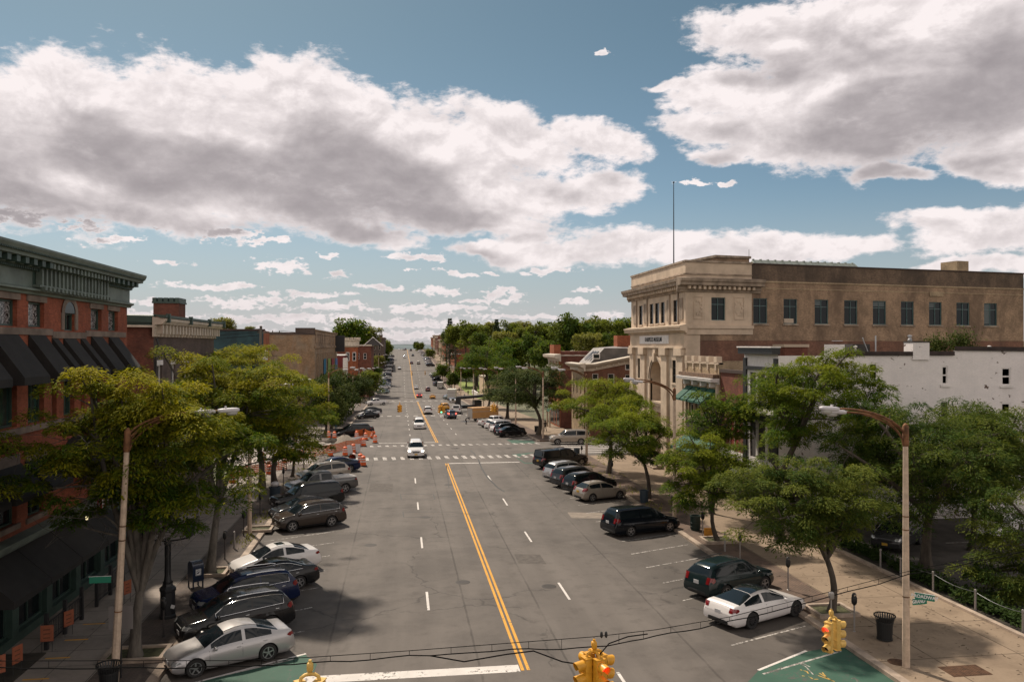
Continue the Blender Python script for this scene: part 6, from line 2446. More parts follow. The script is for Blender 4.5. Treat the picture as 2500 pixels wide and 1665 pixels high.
 for i in range(len(V) - 1):
  sm = (S_[i] + S_[i+1]) / 2
  ztm = smooth_top(K['top'], sm)
  cabm = ztm - interp(K['belt'], sm)
  for j in range(nb - 1):
   q = [(i, j), (i, j + 1), (i + 1, j + 1), (i + 1, j)]
   if all(t in inside for t in q):
    continue
   jj = j if j < half_n - 1 else nb - 2 - j     # mirrored row index
   nm = 'body'
   right = j < half_n - 1
   if NB + 1 <= jj <= NB + 2 and K['sg'][0] < sm < K['sg'][1] and cabm > .16:
    front = sm < sB
    if abs(sm - sB) > .012:
     nm = 'side_window_' + ('a' if right and front else 'b' if right else 'c' if front else 'd')
   elif jj >= NB + 4 and K['ws'][0] < sm < K['ws'][1]:
    nm = 'windscreen'
   elif jj >= NB + 4 and K['rw'][0] < sm < K['rw'][1]:
    nm = 'rear_window'
   if nm == 'body' and kind in ('suv', 'bigsuv') and jj <= 1 and hi:
    nm = 'sill'
   emit(nm, q)
 mb = out['body']
 for i, fl in ((0, False), (len(V) - 1, True)):
  mp = remap['body']
  idx = []
  for j in range(nb):
   if (i, j) not in mp:
    mp[(i, j)] = len(mb.v)
    mb.v.append(tuple(V[i][j]))
   idx.append(mp[(i, j)])
  mb.f.append(tuple(idx if fl else idx[::-1]))
  mb.mi.append(0)
 K['_ax'] = (ax_f, ax_r)
 return out

def wheel_meshes(r, wd, spokes=5, hi=True):
 n = 24 if hi else 12
 t = MB()
 t.lathe([(r * .66, -wd/2), (r * .93, -wd/2), (r, -wd * .36), (r, wd * .36), (r * .93, wd/2), (r * .66, wd/2)], n, None, 'x')
 rm = MB()
 rm.lathe([(r * .67, wd * .46), (r * .60, wd * .46), (r * .58, wd * .1), (0, wd * .1)], n, None, 'x')
 sp = MB()
 for k in range(spokes):
  a = 2 * math.pi * k / spokes
  M = Matrix.Rotation(a, 4, 'X')
  sp.box((wd * .30, -r * .075, r * .06), (wd * .47, r * .075, r * .63), M)
 sp.lathe([(r * .15, wd * .3), (r * .15, wd * .5), (0, wd * .5)], 10, None, 'x')
 rim_ring = MB()
 rim_ring.lathe([(r * .68, wd * .44), (r * .68, wd * .5), (r * .60, wd * .5), (r * .60, wd * .3)], n, None, 'x')
 for q in (rim_ring,):
  b = len(sp.v)
  sp.v += q.v
  sp.f += [tuple(i + b for i in f) for f in q.f]
  sp.mi += q.mi
 return t, rm, sp

_CACHE = {}
def me_of(key, mb, m, smooth=True, autosm=40):
 if key in _CACHE:
  return _CACHE[key]
 me = bpy.data.meshes.new(key[-1] if isinstance(key, tuple) else key)
 me.from_pydata(mb.v, [], mb.f)
 me.materials.append(m)
 if smooth:
  me.polygons.foreach_set('use_smooth', [True] * len(me.polygons))
  me.set_sharp_from_angle(angle=R(autosm))
 _CACHE[key] = me
 return me
def put(name, me, parent, m=None, loc=None, M=None):
 o = bpy.data.objects.new(name, me)
 C.objects.link(o)
 o.parent = parent
 if loc is not None:
  o.location = loc
 if M is not None:
  o.matrix_local = M
 if m is not None:
  o.material_slots[0].link = 'OBJECT'
  o.material_slots[0].material = m
 return o

VEH = []
def vehicle(kind, colour, label, x, y, heading, cat='car', name='parked_car', group=None, z=None, hi=True, rim=None, plate='white', on=False, brake=False, rails=False, chrome=False, dark_roof=False, sunroof=False, cover=None, cap=False, lo=False, bed=None):
 """x, y is the middle of the vehicle; heading in degrees, 0 = up the street, anticlockwise"""
 K = TYPES[kind]
 z = zg(y) if z is None else z
 root = bpy.data.objects.new(name, None)
 C.objects.link(root)
 root.empty_display_size = .3
 # the street slopes: sit the vehicle on it
 h = R(heading)
 fx, fy = -math.sin(h), math.cos(h)
 pitch = math.atan2(zg(y + fy) - zg(y - fy), 2.0) if z == zg(y) else 0
 root.location = (x, y, z)
 root.rotation_mode = 'ZYX'
 root.rotation_euler = (pitch, 0, h)
 tag(root, label, cat, group)
 pm = PT[colour]
 L, Wd, r = K['L'], K['W'], K['r']
 ck = (kind, hi)
 if ck not in _CACHE:
  _CACHE[ck] = vehicle_parts(kind, hi)
 P = _CACHE[ck]
 axf, axr = K['_ax']
 body = put('body', me_of((kind, hi, 'body'), P['body'], pm, True, 50), root, pm)
 put('windscreen', me_of((kind, hi, 'windscreen'), P['windscreen'], M_GLASS), root)
 put('rear_window', me_of((kind, hi, 'rear_window'), P['rear_window'], M_GLASS), root)
 for k in 'abcd':
  if P['side_window_' + k].f:
   put('side_window', me_of((kind, hi, k, 'side_window'), P['side_window_' + k], M_GLASS), root)
 if P['sill'].f:
  put('sill', me_of((kind, hi, 'sill'), P['sill'], M_BLK), root)
 rimm = rim or M_RIM
 tw = .235 if kind in ('suv', 'bigsuv', 'pickup', 'minivan') else .21
 t, rm, sp = wheel_meshes(r, tw, 5 if kind != 'fast' else 10, hi) if (kind, hi, 'w') not in _CACHE else _CACHE[(kind, hi, 'w')]
 _CACHE[(kind, hi, 'w')] = (t, rm, sp)
 for sx in (1, -1):
  for ay in (axf, axr):
   wp = bpy.data.objects.new('wheel', me_of((kind, hi, 'wheel'), rm, M_BLK))
   C.objects.link(wp)
   wp.parent = root
   wp.location = (sx * (Wd / 2 - tw * .56), ay, r)
   wp.rotation_euler = (0, 0, 0 if sx > 0 else math.pi)
   put('tyre', me_of((kind, hi, 'tyre'), t, M_TYRE), wp)
   put('rim', me_of((kind, hi, 'rim'), sp, rimm, False), wp, rimm)
 if (kind, 'liner') not in _CACHE:
  mb = MB()
  for sx in (1, -1):
   for ay in (axf, axr):
    rows = []
    for i in range(13):
     a = -0.25 + (math.pi + .5) * i / 12
     rows.append([(sx * (Wd/2 - .03), ay + math.cos(a) * r * 1.17, r + math.sin(a) * r * 1.17), (sx * (Wd/2 - .34), ay + math.cos(a) * r * 1.17, r + math.sin(a) * r * 1.17)])
    mb.grid(rows)
    mb.face([q[1] for q in rows])
  # floor pan
  mb.box((-Wd/2 + .12, -L/2 + .25, K['gc'] - .02), (Wd/2 - .12, L/2 - .25, K['gc'] + .08))
  _CACHE[(kind, 'liner')] = mb
 put('underbody', me_of((kind, 'underbody'), _CACHE[(kind, 'liner')], M_BLK, False), root)
 # lamps, grille, plates, mirrors, handles
 hz, tz, _, _ = lamp_heights(kind)
 for sd in 'rl':
  if P['headlight_' + sd].f:
   put('headlight', me_of((kind, hi, sd, 'headlight'), P['headlight_' + sd], M_HEAD), root, M_HEADON if on else M_HEAD)
  if P['tail_light_' + sd].f:
   put('tail_light', me_of((kind, hi, sd, 'tail_light'), P['tail_light_' + sd], M_TAIL), root, M_BRAKE if brake else M_TAIL)
 if (kind, 'misc') not in _CACHE:
  g = MB().rbox((0, L/2 - .045, hz - .12), (Wd * .46, .10, .24 if kind in ('pickup', 'bigsuv') else .15), .35)
  lo_ = MB().rbox((0, L/2 - .06, K['gc'] + .14), (Wd * .66, .12, .15), .4)
  rb = MB().rbox((0, -L/2 + .06, K['gc'] + .16), (Wd * .72, .14, .20), .4)
  pl = MB().cbox((0, -L/2 - .006, tz - .16), (.32, .025, .16))
  plf = MB().cbox((0, L/2 + .004, K['gc'] + .26), (.32, .025, .15))
  _CACHE[(kind, 'misc')] = (g, lo_, rb, pl, plf)
 g, lo_, rb, pl, plf = _CACHE[(kind, 'misc')]
 put('grille', me_of((kind, 'grille'), g, M_BLK), root, M_BLK)
 put('bumper', me_of((kind, 'bumper_f'), lo_, M_BLK), root)
 put('bumper', me_of((kind, 'bumper_r'), rb, M_BLK), root, M_CHROME if chrome and kind == 'pickup' else M_BLK)
 pmx = M_PLATE if plate == 'white' else M_PLATEY
 put('number_plate', me_of((kind, 'number_plate'), pl, M_PLATE, False), root, pmx)
 if hi and plate != 'none':
  put('number_plate', me_of((kind, 'number_plate_f'), plf, M_PLATE, False), root, pmx)
 if lo:
  return root
 ym = L * (.5 - K['ws'][0] - .075)
 if (kind, 'mir') not in _CACHE:
  _CACHE[(kind, 'mir')] = MB().rbox((0, 0, 0), (.20, .13, .15), .6)
  _CACHE[(kind, 'hdl')] = MB().rbox((0, 0, 0), (.03, .17, .035), .5)
 for sx in (1, -1):
  put('mirror', me_of((kind, 'mirror'), _CACHE[(kind, 'mir')], pm), root, pm, (sx * (Wd/2 + .07), ym, interp(K['belt'], K['sg'][0]) + .05))
 if hi:
  sB = (K['sg'][0] + K['sg'][1]) / 2
  for sx in (1, -1):
   for s_ in (sB - .03, K['sg'][1] - .06):
    put('door_handle', me_of((kind, 'door_handle'), _CACHE[(kind, 'hdl')], pm), root, M_CHROME if chrome else pm, (sx * (Wd/2 - .028), L * (.5 - s_), interp(K['belt'], s_) - .13))
  if (kind, 'seam') not in _CACHE:
   mb = MB()
   s0, s1 = K['sg']
   for sx in (1, -1):
    for s_ in (s0 - .015, sB, s1 - .02):
     e1 = max(0, 1 - (1 - s_) / .13)
     zb_, zc = K['gc'] + .06, interp(K['belt'], s_) - .03
     w = Wd / 2 * (1 - .10 * e1 ** 2.6)
     pts = []
     for k in range(6):
      f = k / 5
      pts.append((sx * (w * (.945 + .055 * (1 - (2 * f - 1.0) ** 2) - .02 * f ** 3) - .001), L * (.5 - s_), zb_ + (zc - zb_) * f))
     if abs(pts[0][1] - axr) > r * 1.2:
      mb.tube(pts, .007, 4, False)
   _CACHE[(kind, 'seam')] = mb
  put('door_joint', me_of((kind, 'door_joint'), _CACHE[(kind, 'seam')], M_BLK), root)
 zr = max(q[1] for q in K['top'])
 if rails:
  for sx in (1, -1):
   mb = MB()
   pts = [(0, L * (.5 - s_), smooth_top(K['top'], s_) + .035) for s_ in (.47, .52, .62, .72, .80, .85)]
   mb.tube(pts, .022, 6)
   lx = K['roof'] * Wd / 2 - .08
   put('roof_rail', me_of((kind, 'roof_rail'), mb, M_BLK), root, M_CHROME if rails == 'chrome' else M_BLK, (sx * lx, 0, 0))
 if chrome and kind != 'pickup':
  for sx in (1, -1):
   mb = MB()
   s0, s1 = K['sg']
   pts = []
   for k in range(9):
    s_ = s0 + (s1 - s0) * k / 8
    pts.append((Wd/2 * .945 - .015, L * (.5 - s_), interp(K['belt'], s_) + .035))
   for k in range(9):
    s_ = s1 - (s1 - s0) * k / 8
    zt_ = smooth_top(K['top'], s_)
    cab = max(0, zt_ - interp(K['belt'], s_))
    f = .93
    wt_ = Wd/2 * .925 - (Wd/2 * .925) * (1 - K['roof']) * min(1, cab / .42) * f ** 1.25
    pts.append((wt_ + .0, L * (.5 - s_), interp(K['belt'], s_) + (zt_ - .085 - interp(K['belt'], s_)) * f))
   pts = [(sx * q[0], q[1], q[2]) for q in pts]
   mb.tube(pts + [pts[0]], .014, 5)
   put('window_trim', me_of((kind, sx, 'window_trim'), mb, M_CHROME), root)
 if sunroof or dark_roof:
  mb = MB()
  s0, s1 = (.50, .60) if sunroof else (K['ws'][1] + .005, K['rw'][0] - .005)
  hw = .40 if sunroof else K['roof'] * Wd / 2 - .13
  rows = []
  for k in range(7):
   s_ = s0 + (s1 - s0) * k / 6
   rows.append([(q * hw, L * (.5 - s_), smooth_top(K['top'], s_) + .006 - .02 * q * q) for q in (-1, -.5, 0, .5, 1)])
  mb.grid(rows)
  put('sunroof' if sunroof else 'glass_roof', me_of((kind, bool(sunroof), 'glass_roof'), mb, M_GLASS), root)
 if cover:
  mb = MB().box((-Wd/2 * .90, -L/2 + .08, 1.235), (Wd/2 * .90, L * (.5 - .652), 1.30))
  put('bed_cover', me_of((kind, 'bed_cover'), mb, M_BLK, False), root, cover)
 if bed:
  mb = MB().box((-Wd/2 * .80, -L/2 + .12, 1.24), (Wd/2 * .80, L * (.5 - .66), 1.262))
  put('bed_floor', me_of((kind, 'bed_floor'), mb, M_BLK, False), root, M_BLK)
 if cap:
  mb = MB()
  y0, y1 = -L/2 + .06, L * (.5 - .632)
  rows = []
  for y_, t in ((y0, 0), (y0 + .18, 1), (y1, 1)):
   zt2 = 1.25 + .64 * t if t else 1.25
   rows.append([(Wd/2 * .93, y_, 1.22), (Wd/2 * .92, y_, 1.24 + .01 * t), (Wd/2 * .80, y_, max(zt2 - .05, 1.245)), (Wd/2 * .7, y_, max(zt2, 1.25)), (-Wd/2 * .7, y_, max(zt2, 1.25)), (-Wd/2 * .80, y_, max(zt2 - .05, 1.245)), (-Wd/2 * .92, y_, 1.24 + .01 * t), (-Wd/2 * .93, y_, 1.22)])
  mb.grid(rows)
  cp = put('bed_cap', me_of((kind, 'bed_cap'), mb, pm), root, pm)
  mb = MB()
  mb.face([(-.62, y0 - .0, 1.36), (.62, y0 - .0, 1.36), (.58, y0 + .13, 1.78), (-.58, y0 + .13, 1.78)])
  mb.v = [(q[0], q[1] - .02 , q[2]) for q in mb.v]
  put('cap_window', me_of((kind, 'cap_window'), mb, M_GLASS, False), cp)
 VEH.append(root)
 return root

HL = 62.8 + 180 - 0      # nose to the left kerb and back towards the camera: heading vector (-.89, -.456)
HL = math.degrees(math.atan2(.89, -.456))
HR = math.degrees(math.atan2(-.91, .41))
GP, GQ = 'cars parked at an angle on the left', 'cars parked at an angle on the right'
vehicle('sedan', 'silver', 'silver sedan parked nearest the camera on the left, beside the green painted box', -6.55, 32.05, HL, group=GP, rim=M_RIM)
vehicle('suv', 'black', 'black crossover with chrome window trim, between the silver sedan and the navy crossover', -6.95, 35.1, HL, group=GP, chrome=True, rails='chrome')
vehicle('suv', 'navy', 'navy blue crossover with roof rails, between the black crossover and the black sedan', -7.15, 38.3, HL, group=GP, rails='chrome', chrome=True)
vehicle('sedan', 'black', 'black sedan parked between the navy crossover and the white sedan', -6.5, 41.2, HL, group=GP, chrome=True)
vehicle('sedan', 'white', 'white sedan with an open dark sunroof parked on the left', -6.75, 44.4, HL, group=GP, sunroof=True)
vehicle('suv', 'brown', 'dark brown crossover with chrome window trim facing the left kerb', -6.1, 54.9, HL, group=GP, chrome=True, rails='black')
vehicle('sedan', 'dgrey', 'charcoal car mostly hidden behind the dark brown crossover', -6.9, 58.2, HL, group=GP)
vehicle('bigsuv', 'black', 'long black sport utility parked next to the grey pickup', -7.0, 61.4, HL, group=GP)
vehicle('pickup', 'grey', 'grey crew cab pickup with a pale bed cover on the left', -6.5, 67.0, HL, group=GP, cat='pickup', name='parked_pickup', cover=mat('bed cover vinyl', (.40, .37, .355), .6), rim=M_RIM)
vehicle('suv', 'beige', 'beige sport utility parked behind the grey pickup', -6.9, 73.0, HL, group=GP, rails='black')
vehicle('sedan', 'navy', 'dark blue sedan at the end of the left row by the barrels', -6.3, 78.2, HL, group=GP)
vehicle('fast', 'white', 'white fastback sedan with black glass roof, nearest on the right', 15.75, 33.9, HR, group=GQ, dark_roof=True, rim=M_RIMD)
vehicle('suv', 'teal', 'dark teal sport utility with roof rack beside the white fastback', 16.1, 37.6, HR, group=GQ, rails='black')
vehicle('minivan', 'ink', 'very dark blue minivan parked alone on the right', 15.5, 50.5, -72, group=GQ, name='parked_minivan', cat='minivan')
vehicle('hatch', 'beige', 'small beige hatchback with yellow plate on the right', 15.6, 61.7, -70, group=GQ, plate='yellow')
vehicle('suv', 'black', 'black crossover right behind the beige hatchback', 15.5, 64.8, HR, group=GQ)
vehicle('suv', 'dgrey', 'charcoal crossover between the black crossover and the silver one', 15.1, 67.9, HR, group=GQ)
vehicle('suv', 'silver', 'silver crossover parked nearest the black pickup with the bed cap', 15.0, 71.0, HR, group=GQ, rails='black')
vehicle('pickup', 'black', 'black pickup with a matching bed cap at the corner of the side street', 15.8, 78.3, HR + 2, group=GQ, cat='pickup', name='parked_pickup', cap=True, plate='yellow')
# in the car park on the right
p = G(2135, 1330, .05)
vehicle('suv', 'dgrey', 'charcoal sport utility facing the street in the car park under the trees', 29.8, 44.6, 128, group='cars in the car park', plate='yellow', chrome=True, z=.05)
vehicle('sedan', 'black', 'black car parked just behind the charcoal sport utility in the car park', 31.6, 47.3, 128, group='cars in the car park', z=.05)
vehicle('sedan', 'white', 'white car half hidden by branches at the back of the car park', 38, 46.5, 120, group='cars in the car park', z=.05)

# ---- moving traffic
GT = 'traffic moving along the street'
def drive(kind, colour, label, x, y, away, dh=0.0, **kw):
 p = G(x, y)
 L = TYPES[kind]['L']
 s = 1
 X, Y = p.x, p.y + L / 2
 kw.setdefault('cat', 'car')
 kw.setdefault('name', 'moving_car')
 return vehicle(kind, colour, label, X, Y, (0 if away else 180) + dh, group=GT, **kw)
drive('suv', 'white', 'white sport utility with lit headlights crossing the intersection towards the camera', 1016, 1118, False, on=True, plate='yellow', rails='black')
drive('suv', 'white', 'white sport utility coming down the left lane beyond the stop line', 1024, 1048, False, on=False)
drive('suv', 'white', 'white sport utility driving away just right of the yellow line', 1045, 1012, True)
drive('suv', 'blue', 'blue sport utility braking with bright red lights beside the trailer', 1101, 1023, True, 8, brake=True)
drive('pickup', 'white', 'white pickup with a white cap ahead of the blue sport utility', 1117, 1011, True, -6, cat='pickup', cap=True)
drive('suv', 'taxi', 'yellow taxi van half hidden by the hanging signals', 1085, 1002, True, 10, cat='taxi', name='moving_taxi')
drive('sedan', 'red', 'red car driving uphill beside the yellow line', 1024, 971, True, brake=True, hi=False)
drive('sedan', 'taxi', 'yellow taxi sedan driving uphill right of the red car', 1056.6, 974, True, hi=False, cat='taxi', name='moving_taxi')
drive('suv', 'maroon', 'dark maroon sport utility driving uphill beyond the yellow taxi', 1045, 956, True, hi=False)
drive('sedan', 'white', 'white car driving uphill left of the dark maroon sport utility', 1016.6, 950.5, True, hi=False)
drive('sedan', 'white', 'white car coming downhill alone in the left lanes', 975, 902.5, False, hi=False, lo=True)
drive('suv', 'white', 'white sport utility coming downhill near the yellow line high on the slope', 988, 875, False, hi=False, lo=True)
drive('sedan', 'maroon', 'small dark red car climbing the slope by the yellow line', 1004.7, 889, True, hi=False, lo=True)
drive('suv', 'beige', 'pale beige car climbing the slope in the right lane', 1022, 890, True, hi=False, lo=True)
drive('sedan', 'dgrey', 'charcoal car climbing the slope below the crest', 1008, 870, True, hi=False, lo=True)
drive('bigsuv', 'black', 'black truck like car at the crest of the street', 1003, 857.5, True, hi=False, lo=True)
drive('sedan', 'white', 'white car coming over the crest on the left', 974, 855.6, False, hi=False, lo=True)
drive('sedan', 'beige', 'pale car coming over the crest near the middle', 984.6, 855.4, False, hi=False, lo=True)
drive('suv', 'maroon', 'dark red car coming over the crest near the middle', 990, 855.2, False, hi=False, lo=True)
# silver sport utility turning out of the side street
pp = G(1385, 1086)
vehicle('bigsuv', 'beige', 'pale silver sport utility waiting in the side street by the museum corner', pp.x + .6, pp.y + 1.2, 86, group=GT, name='moving_car', chrome=True)

# ---- second block, parked on the right
rng = random.Random(5)
Y = 112.0
G3 = 'cars parked on the right in the second block'
for i, (k, c, lab) in enumerate((('sedan', 'black', 'black sedan on the green patch, nearest of the right far row'), ('suv', 'black', 'black sport utility directly behind the black sedan of the right far row'),
         ('sedan', 'white', 'white sedan third from the corner in the right far row'), ('suv', 'silver', 'silver sport utility fourth from the corner in the right far row'),
         ('suv', 'white', 'white sport utility fifth from the corner in the right far row'), ('sedan', 'silver', 'silver sedan sixth from the corner in the right far row'), ('pickup', 'white', 'white pickup beside the orange trailer, end of the right far row'))):
 vehicle(k, c, lab, 15.4 + (0.25 if i % 2 else 0), 112.2 + 3.3 * i, HR, group=G3, cover=PT['white'] if k == 'pickup' else None, cat='pickup' if k == 'pickup' else 'car', name='parked_pickup' if k == 'pickup' else 'parked_car')
# ---- second block, parked on the left
G4 = 'cars parked on the left beyond the side street'
vehicle('minivan', 'black', 'black van like car behind the orange barrels, first beyond the side street', -6.9, 117.5, HL - 6, group=G4)
vehicle('sedan', 'dgrey', 'charcoal sedan hidden behind the black van like car', -6.4, 121, HL, group=G4)
vehicle('sedan', 'black', 'black sedan with bright rims under the lindens', -6.6, 159, HL, group=G4)
vehicle('sedan', 'silver', 'silver sedan just beyond the black sedan under the lindens', -6.6, 167, HL, group=G4)
vehicle('sedan', 'dgrey', 'charcoal sedan just beyond the silver sedan under the lindens', -6.6, 178, HL, group=G4)
vehicle('pickup', 'white', 'white pickup parked alone facing the left kerb', -6.6, 215, HL, group=G4, cat='pickup', name='parked_pickup', bed=True)
G5 = 'long row of parked cars on the left up the hill'
ORD = ['first', 'second', 'third', 'fourth', 'fifth', 'sixth', 'seventh', 'eighth', 'ninth', 'tenth', 'eleventh', 'twelfth', 'thirteenth', 'fourteenth', 'fifteenth', 'sixteenth', 'seventeenth', 'eighteenth', 'nineteenth', 'twentieth', 'twenty first', 'twenty second', 'twenty third', 'twenty fourth']
CN = {'silver': 'silver', 'white': 'white', 'black': 'black', 'navy': 'navy', 'dgrey': 'charcoal', 'ltblue': 'pale blue', 'mint': 'grey green', 'blue': 'blue', 'grey': 'grey', 'beige': 'beige', 'maroon': 'dark red'}
KN = {'sedan': 'sedan', 'suv': 'sport utility', 'hatch': 'hatchback', 'bigsuv': 'large sport utility'}
yv = 288.0
seq = [('suv', 'mint'), ('sedan', 'silver'), ('sedan', 'white'), ('sedan', 'silver'), ('hatch', 'ltblue'), ('suv', 'silver'), ('sedan', 'white'), ('suv', 'navy'), ('sedan', 'silver'), ('sedan', 'dgrey'), ('suv', 'white'), ('sedan', 'silver'), ('suv', 'black'), ('sedan', 'blue'), ('suv', 'silver'), ('sedan', 'black'), ('hatch', 'white'), ('suv', 'dgrey'), ('sedan', 'silver'), ('suv', 'black'), ('sedan', 'grey'), ('suv', 'navy'), ('sedan', 'white'), ('suv', 'dgrey')]
gaps = [9, 22, 4.5, 4.5, 4.5, 4.5, 4.5, 4.5, 5, 5, 5, 5, 7, 7, 9, 9, 10, 12, 14, 16, 20, 22, 24, 26]
for i, ((k, c), g_) in enumerate(zip(seq, gaps)):
 vehicle(k, c, '%s %s, %s car up the hill in the long left row' % (CN[c], KN[k], ORD[i]), -6.6 + rng.uniform(-.3, .3), yv, HL + rng.uniform(-3, 3), group=G5, hi=False, lo=True)
 yv += g_
G6 = 'parked cars on the right up the hill'
seq = [(246, 'sedan', 'mint'), (250, 'sedan', 'blue'), (254.5, 'sedan', 'maroon'), (330, 'suv', 'dgrey'), (338, 'sedan', 'maroon'), (349, 'suv', 'black'), (362, 'suv', 'dgrey'), (372, 'sedan', 'silver'), (420, 'suv', 'black'), (428, 'sedan', 'silver'), (446, 'sedan', 'white'), (462, 'suv', 'silver'), (480, 'sedan', 'ltblue'), (500, 'sedan', 'white'), (525, 'suv', 'silver'), (552, 'sedan', 'beige'), (585, 'suv', 'white'), (620, 'sedan', 'white')]
for i, (yv, k, c) in enumerate(seq):
 vehicle(k, c, '%s %s, %s car up the hill in the right parking row' % (CN[c], KN[k], ORD[i]), 15.3 + rng.uniform(-.3, .3), yv, HR + rng.uniform(-4, 4), group=G6, hi=False, lo=True)

# ---- box truck, bus like van, trailer, tow rig
def box_truck(label, X, Y, head, bl, bw, bh, colour, zfloor=.75, name='box_truck', cab=True, colour2=None):
 z = zg(Y)
 root = bpy.data.objects.new(name, None)
 C.objects.link(root)
 root.location = (X, Y, z)
 root.rotation_euler = (0, 0, R(head))
 tag(root, label, 'truck' if cab else 'trailer')
 bm = mat('box panel ' + label[:10], colour, .5, var=.08, vscale=1)
 mb = MB().box((-bw/2, -bl/2, zfloor), (bw/2, bl/2, zfloor + bh))
 put('cargo_box', me_of((label, 'cargo_box'), mb, bm, False), root)
 mb = MB()
 for zz in (zfloor, zfloor + bh * .62, zfloor + bh - .08):
  mb.box((-bw/2 - .02, -bl/2 - .02, zz), (bw/2 + .02, bl/2 + .02, zz + .07))
 put('box_rails', me_of((label, 'box_rails'), mb, bm, False), root, mat('box rail', tuple(c * .6 for c in colour), .5))
 mb = MB().box((-bw/2 + .12, -bl/2 - .03, zfloor + .1), (bw/2 - .12, -bl/2 - .005, zfloor + bh - .2))
 put('rear_door', me_of((label, 'rear_door'), mb, bm, False), root, mat('door shade', tuple(c * .7 for c in (colour2 or colour)), .6))
 r = .42 if cab else .36
 t, rm, sp = wheel_meshes(r, .25, 5, False)
 for sx in (1, -1):
  for ay in ((-bl/2 + 1.0, bl/2 + 1.0) if cab else (-bl/2 + 1.6, -bl/2 + 2.5)):
   wp = put('wheel', me_of((label, 'wheel'), rm, M_BLK), root, None, (sx * (bw/2 - .16), ay, r))
   wp.rotation_euler = (0, 0, 0 if sx > 0 else math.pi)
   put('tyre', me_of((label, 'tyre'), t, M_TYRE), wp)
 if cab:
  mb = MB()
  rows = [[(x, y_, z_) for x in (-bw/2 + .08, 0, bw/2 - .08)] for y_, z_ in ((bl/2 + .05, zfloor - .2), (bl/2 + .05, 2.3), (bl/2 + .7, 2.3), (bl/2 + 1.25, 1.5), (bl/2 + 1.9, 1.35), (bl/2 + 2.0, .6))]
  mb.grid(rows)
  for x in (-bw/2 + .08, bw/2 - .08):
   mb.face([(x, q[0][1], q[0][2]) for q in rows])
  put('cab', me_of((label, 'cab'), mb, PT['white'], False), root)
 return root
q = G(1112, 977)
box_truck('white box truck parked on the right below the long low van', 15.4, q.y + 3, -8, 5.0, 2.3, 2.4, (.62, .58, .54))
box_truck('white delivery van parked uphill of the white box truck', 15.4, 318, -8, 4.6, 2.1, 1.9, (.66, .64, .63))
box_truck('cream and green panelled box van parked beside the lawn', 14.9, 238, -6, 6.0, 2.4, 2.7, (.50, .50, .42), colour2=(.4, .5, .3))
q = G(1152, 1030)
tr = box_truck('orange tan cargo trailer with an open dark rear doorway', q.x + 2.3, q.y + 2.6, -68, 5.4, 2.2, 2.0, (.50, .27, .10), .6, 'cargo_trailer', False, (.05, .04, .03))
mb = MB()
mb.tube([(-.9, -3.0, .1), (-.9, -4.1, .04)], .04, 6)
mb.tube([(.9, -3.0, .1), (.9, -4.1, .04)], .04, 6)
mb.box((-.95, -4.2, .03), (.95, -2.75, .08))
put('ramp', me_of('trailer_ramp', mb, M_RIMD, False), tr)
# dark tow rig with its boom reaching over the crossing
Yr = 182
rt = thing('boom_lift', 'black work truck with a long dark boom reaching over the second crossing', 'truck', (15.0, Yr, zg(Yr)), 0, None, False)
rt.rotation_euler = (0, 0, R(-80))
mb = MB().rbox((0, 0, 1.05), (2.2, 6.4, .7), .25)
mb.box((-1.0, 1.4, 1.3), (1.0, 3.1, 2.5))
obj('chassis', mb, PT['black'], rt)
mb = MB()
mb.box((-1.02, 1.6, 1.85), (1.02, 2.9, 2.38))
mb.box((-.9, 3.0, 1.8), (.9, 3.12, 2.4))
obj('cab_window', mb, M_GLASS, rt)
mb = MB()
mb.tube([(0, -2.6, 3.1), (0, 5.0, 3.5), (0, 12.4, 4.6)], [.40, .30, .2], 8)
mb.box((-.5, -2.9, 1.3), (.5, -1.7, 3.2))
obj('boom', mb, M_BLK, rt)
mb = MB().rbox((0, -3.6, 2.6), (1.5, 1.7, 1.3), .5)
obj('winch_housing', mb, M_CHROME, rt)
t, rm, sp = wheel_meshes(.5, .3, 5, False)
for sx in (1, -1):
 for ay in (-2.2, 2.2):
  wp = put('wheel', me_of('rig_wheel', rm, M_BLK), rt, None, (sx * .98, ay, .5))
  wp.rotation_euler = (0, 0, 0 if sx > 0 else math.pi)
  put('tyre', me_of('rig_tyre', t, M_TYRE), wp)

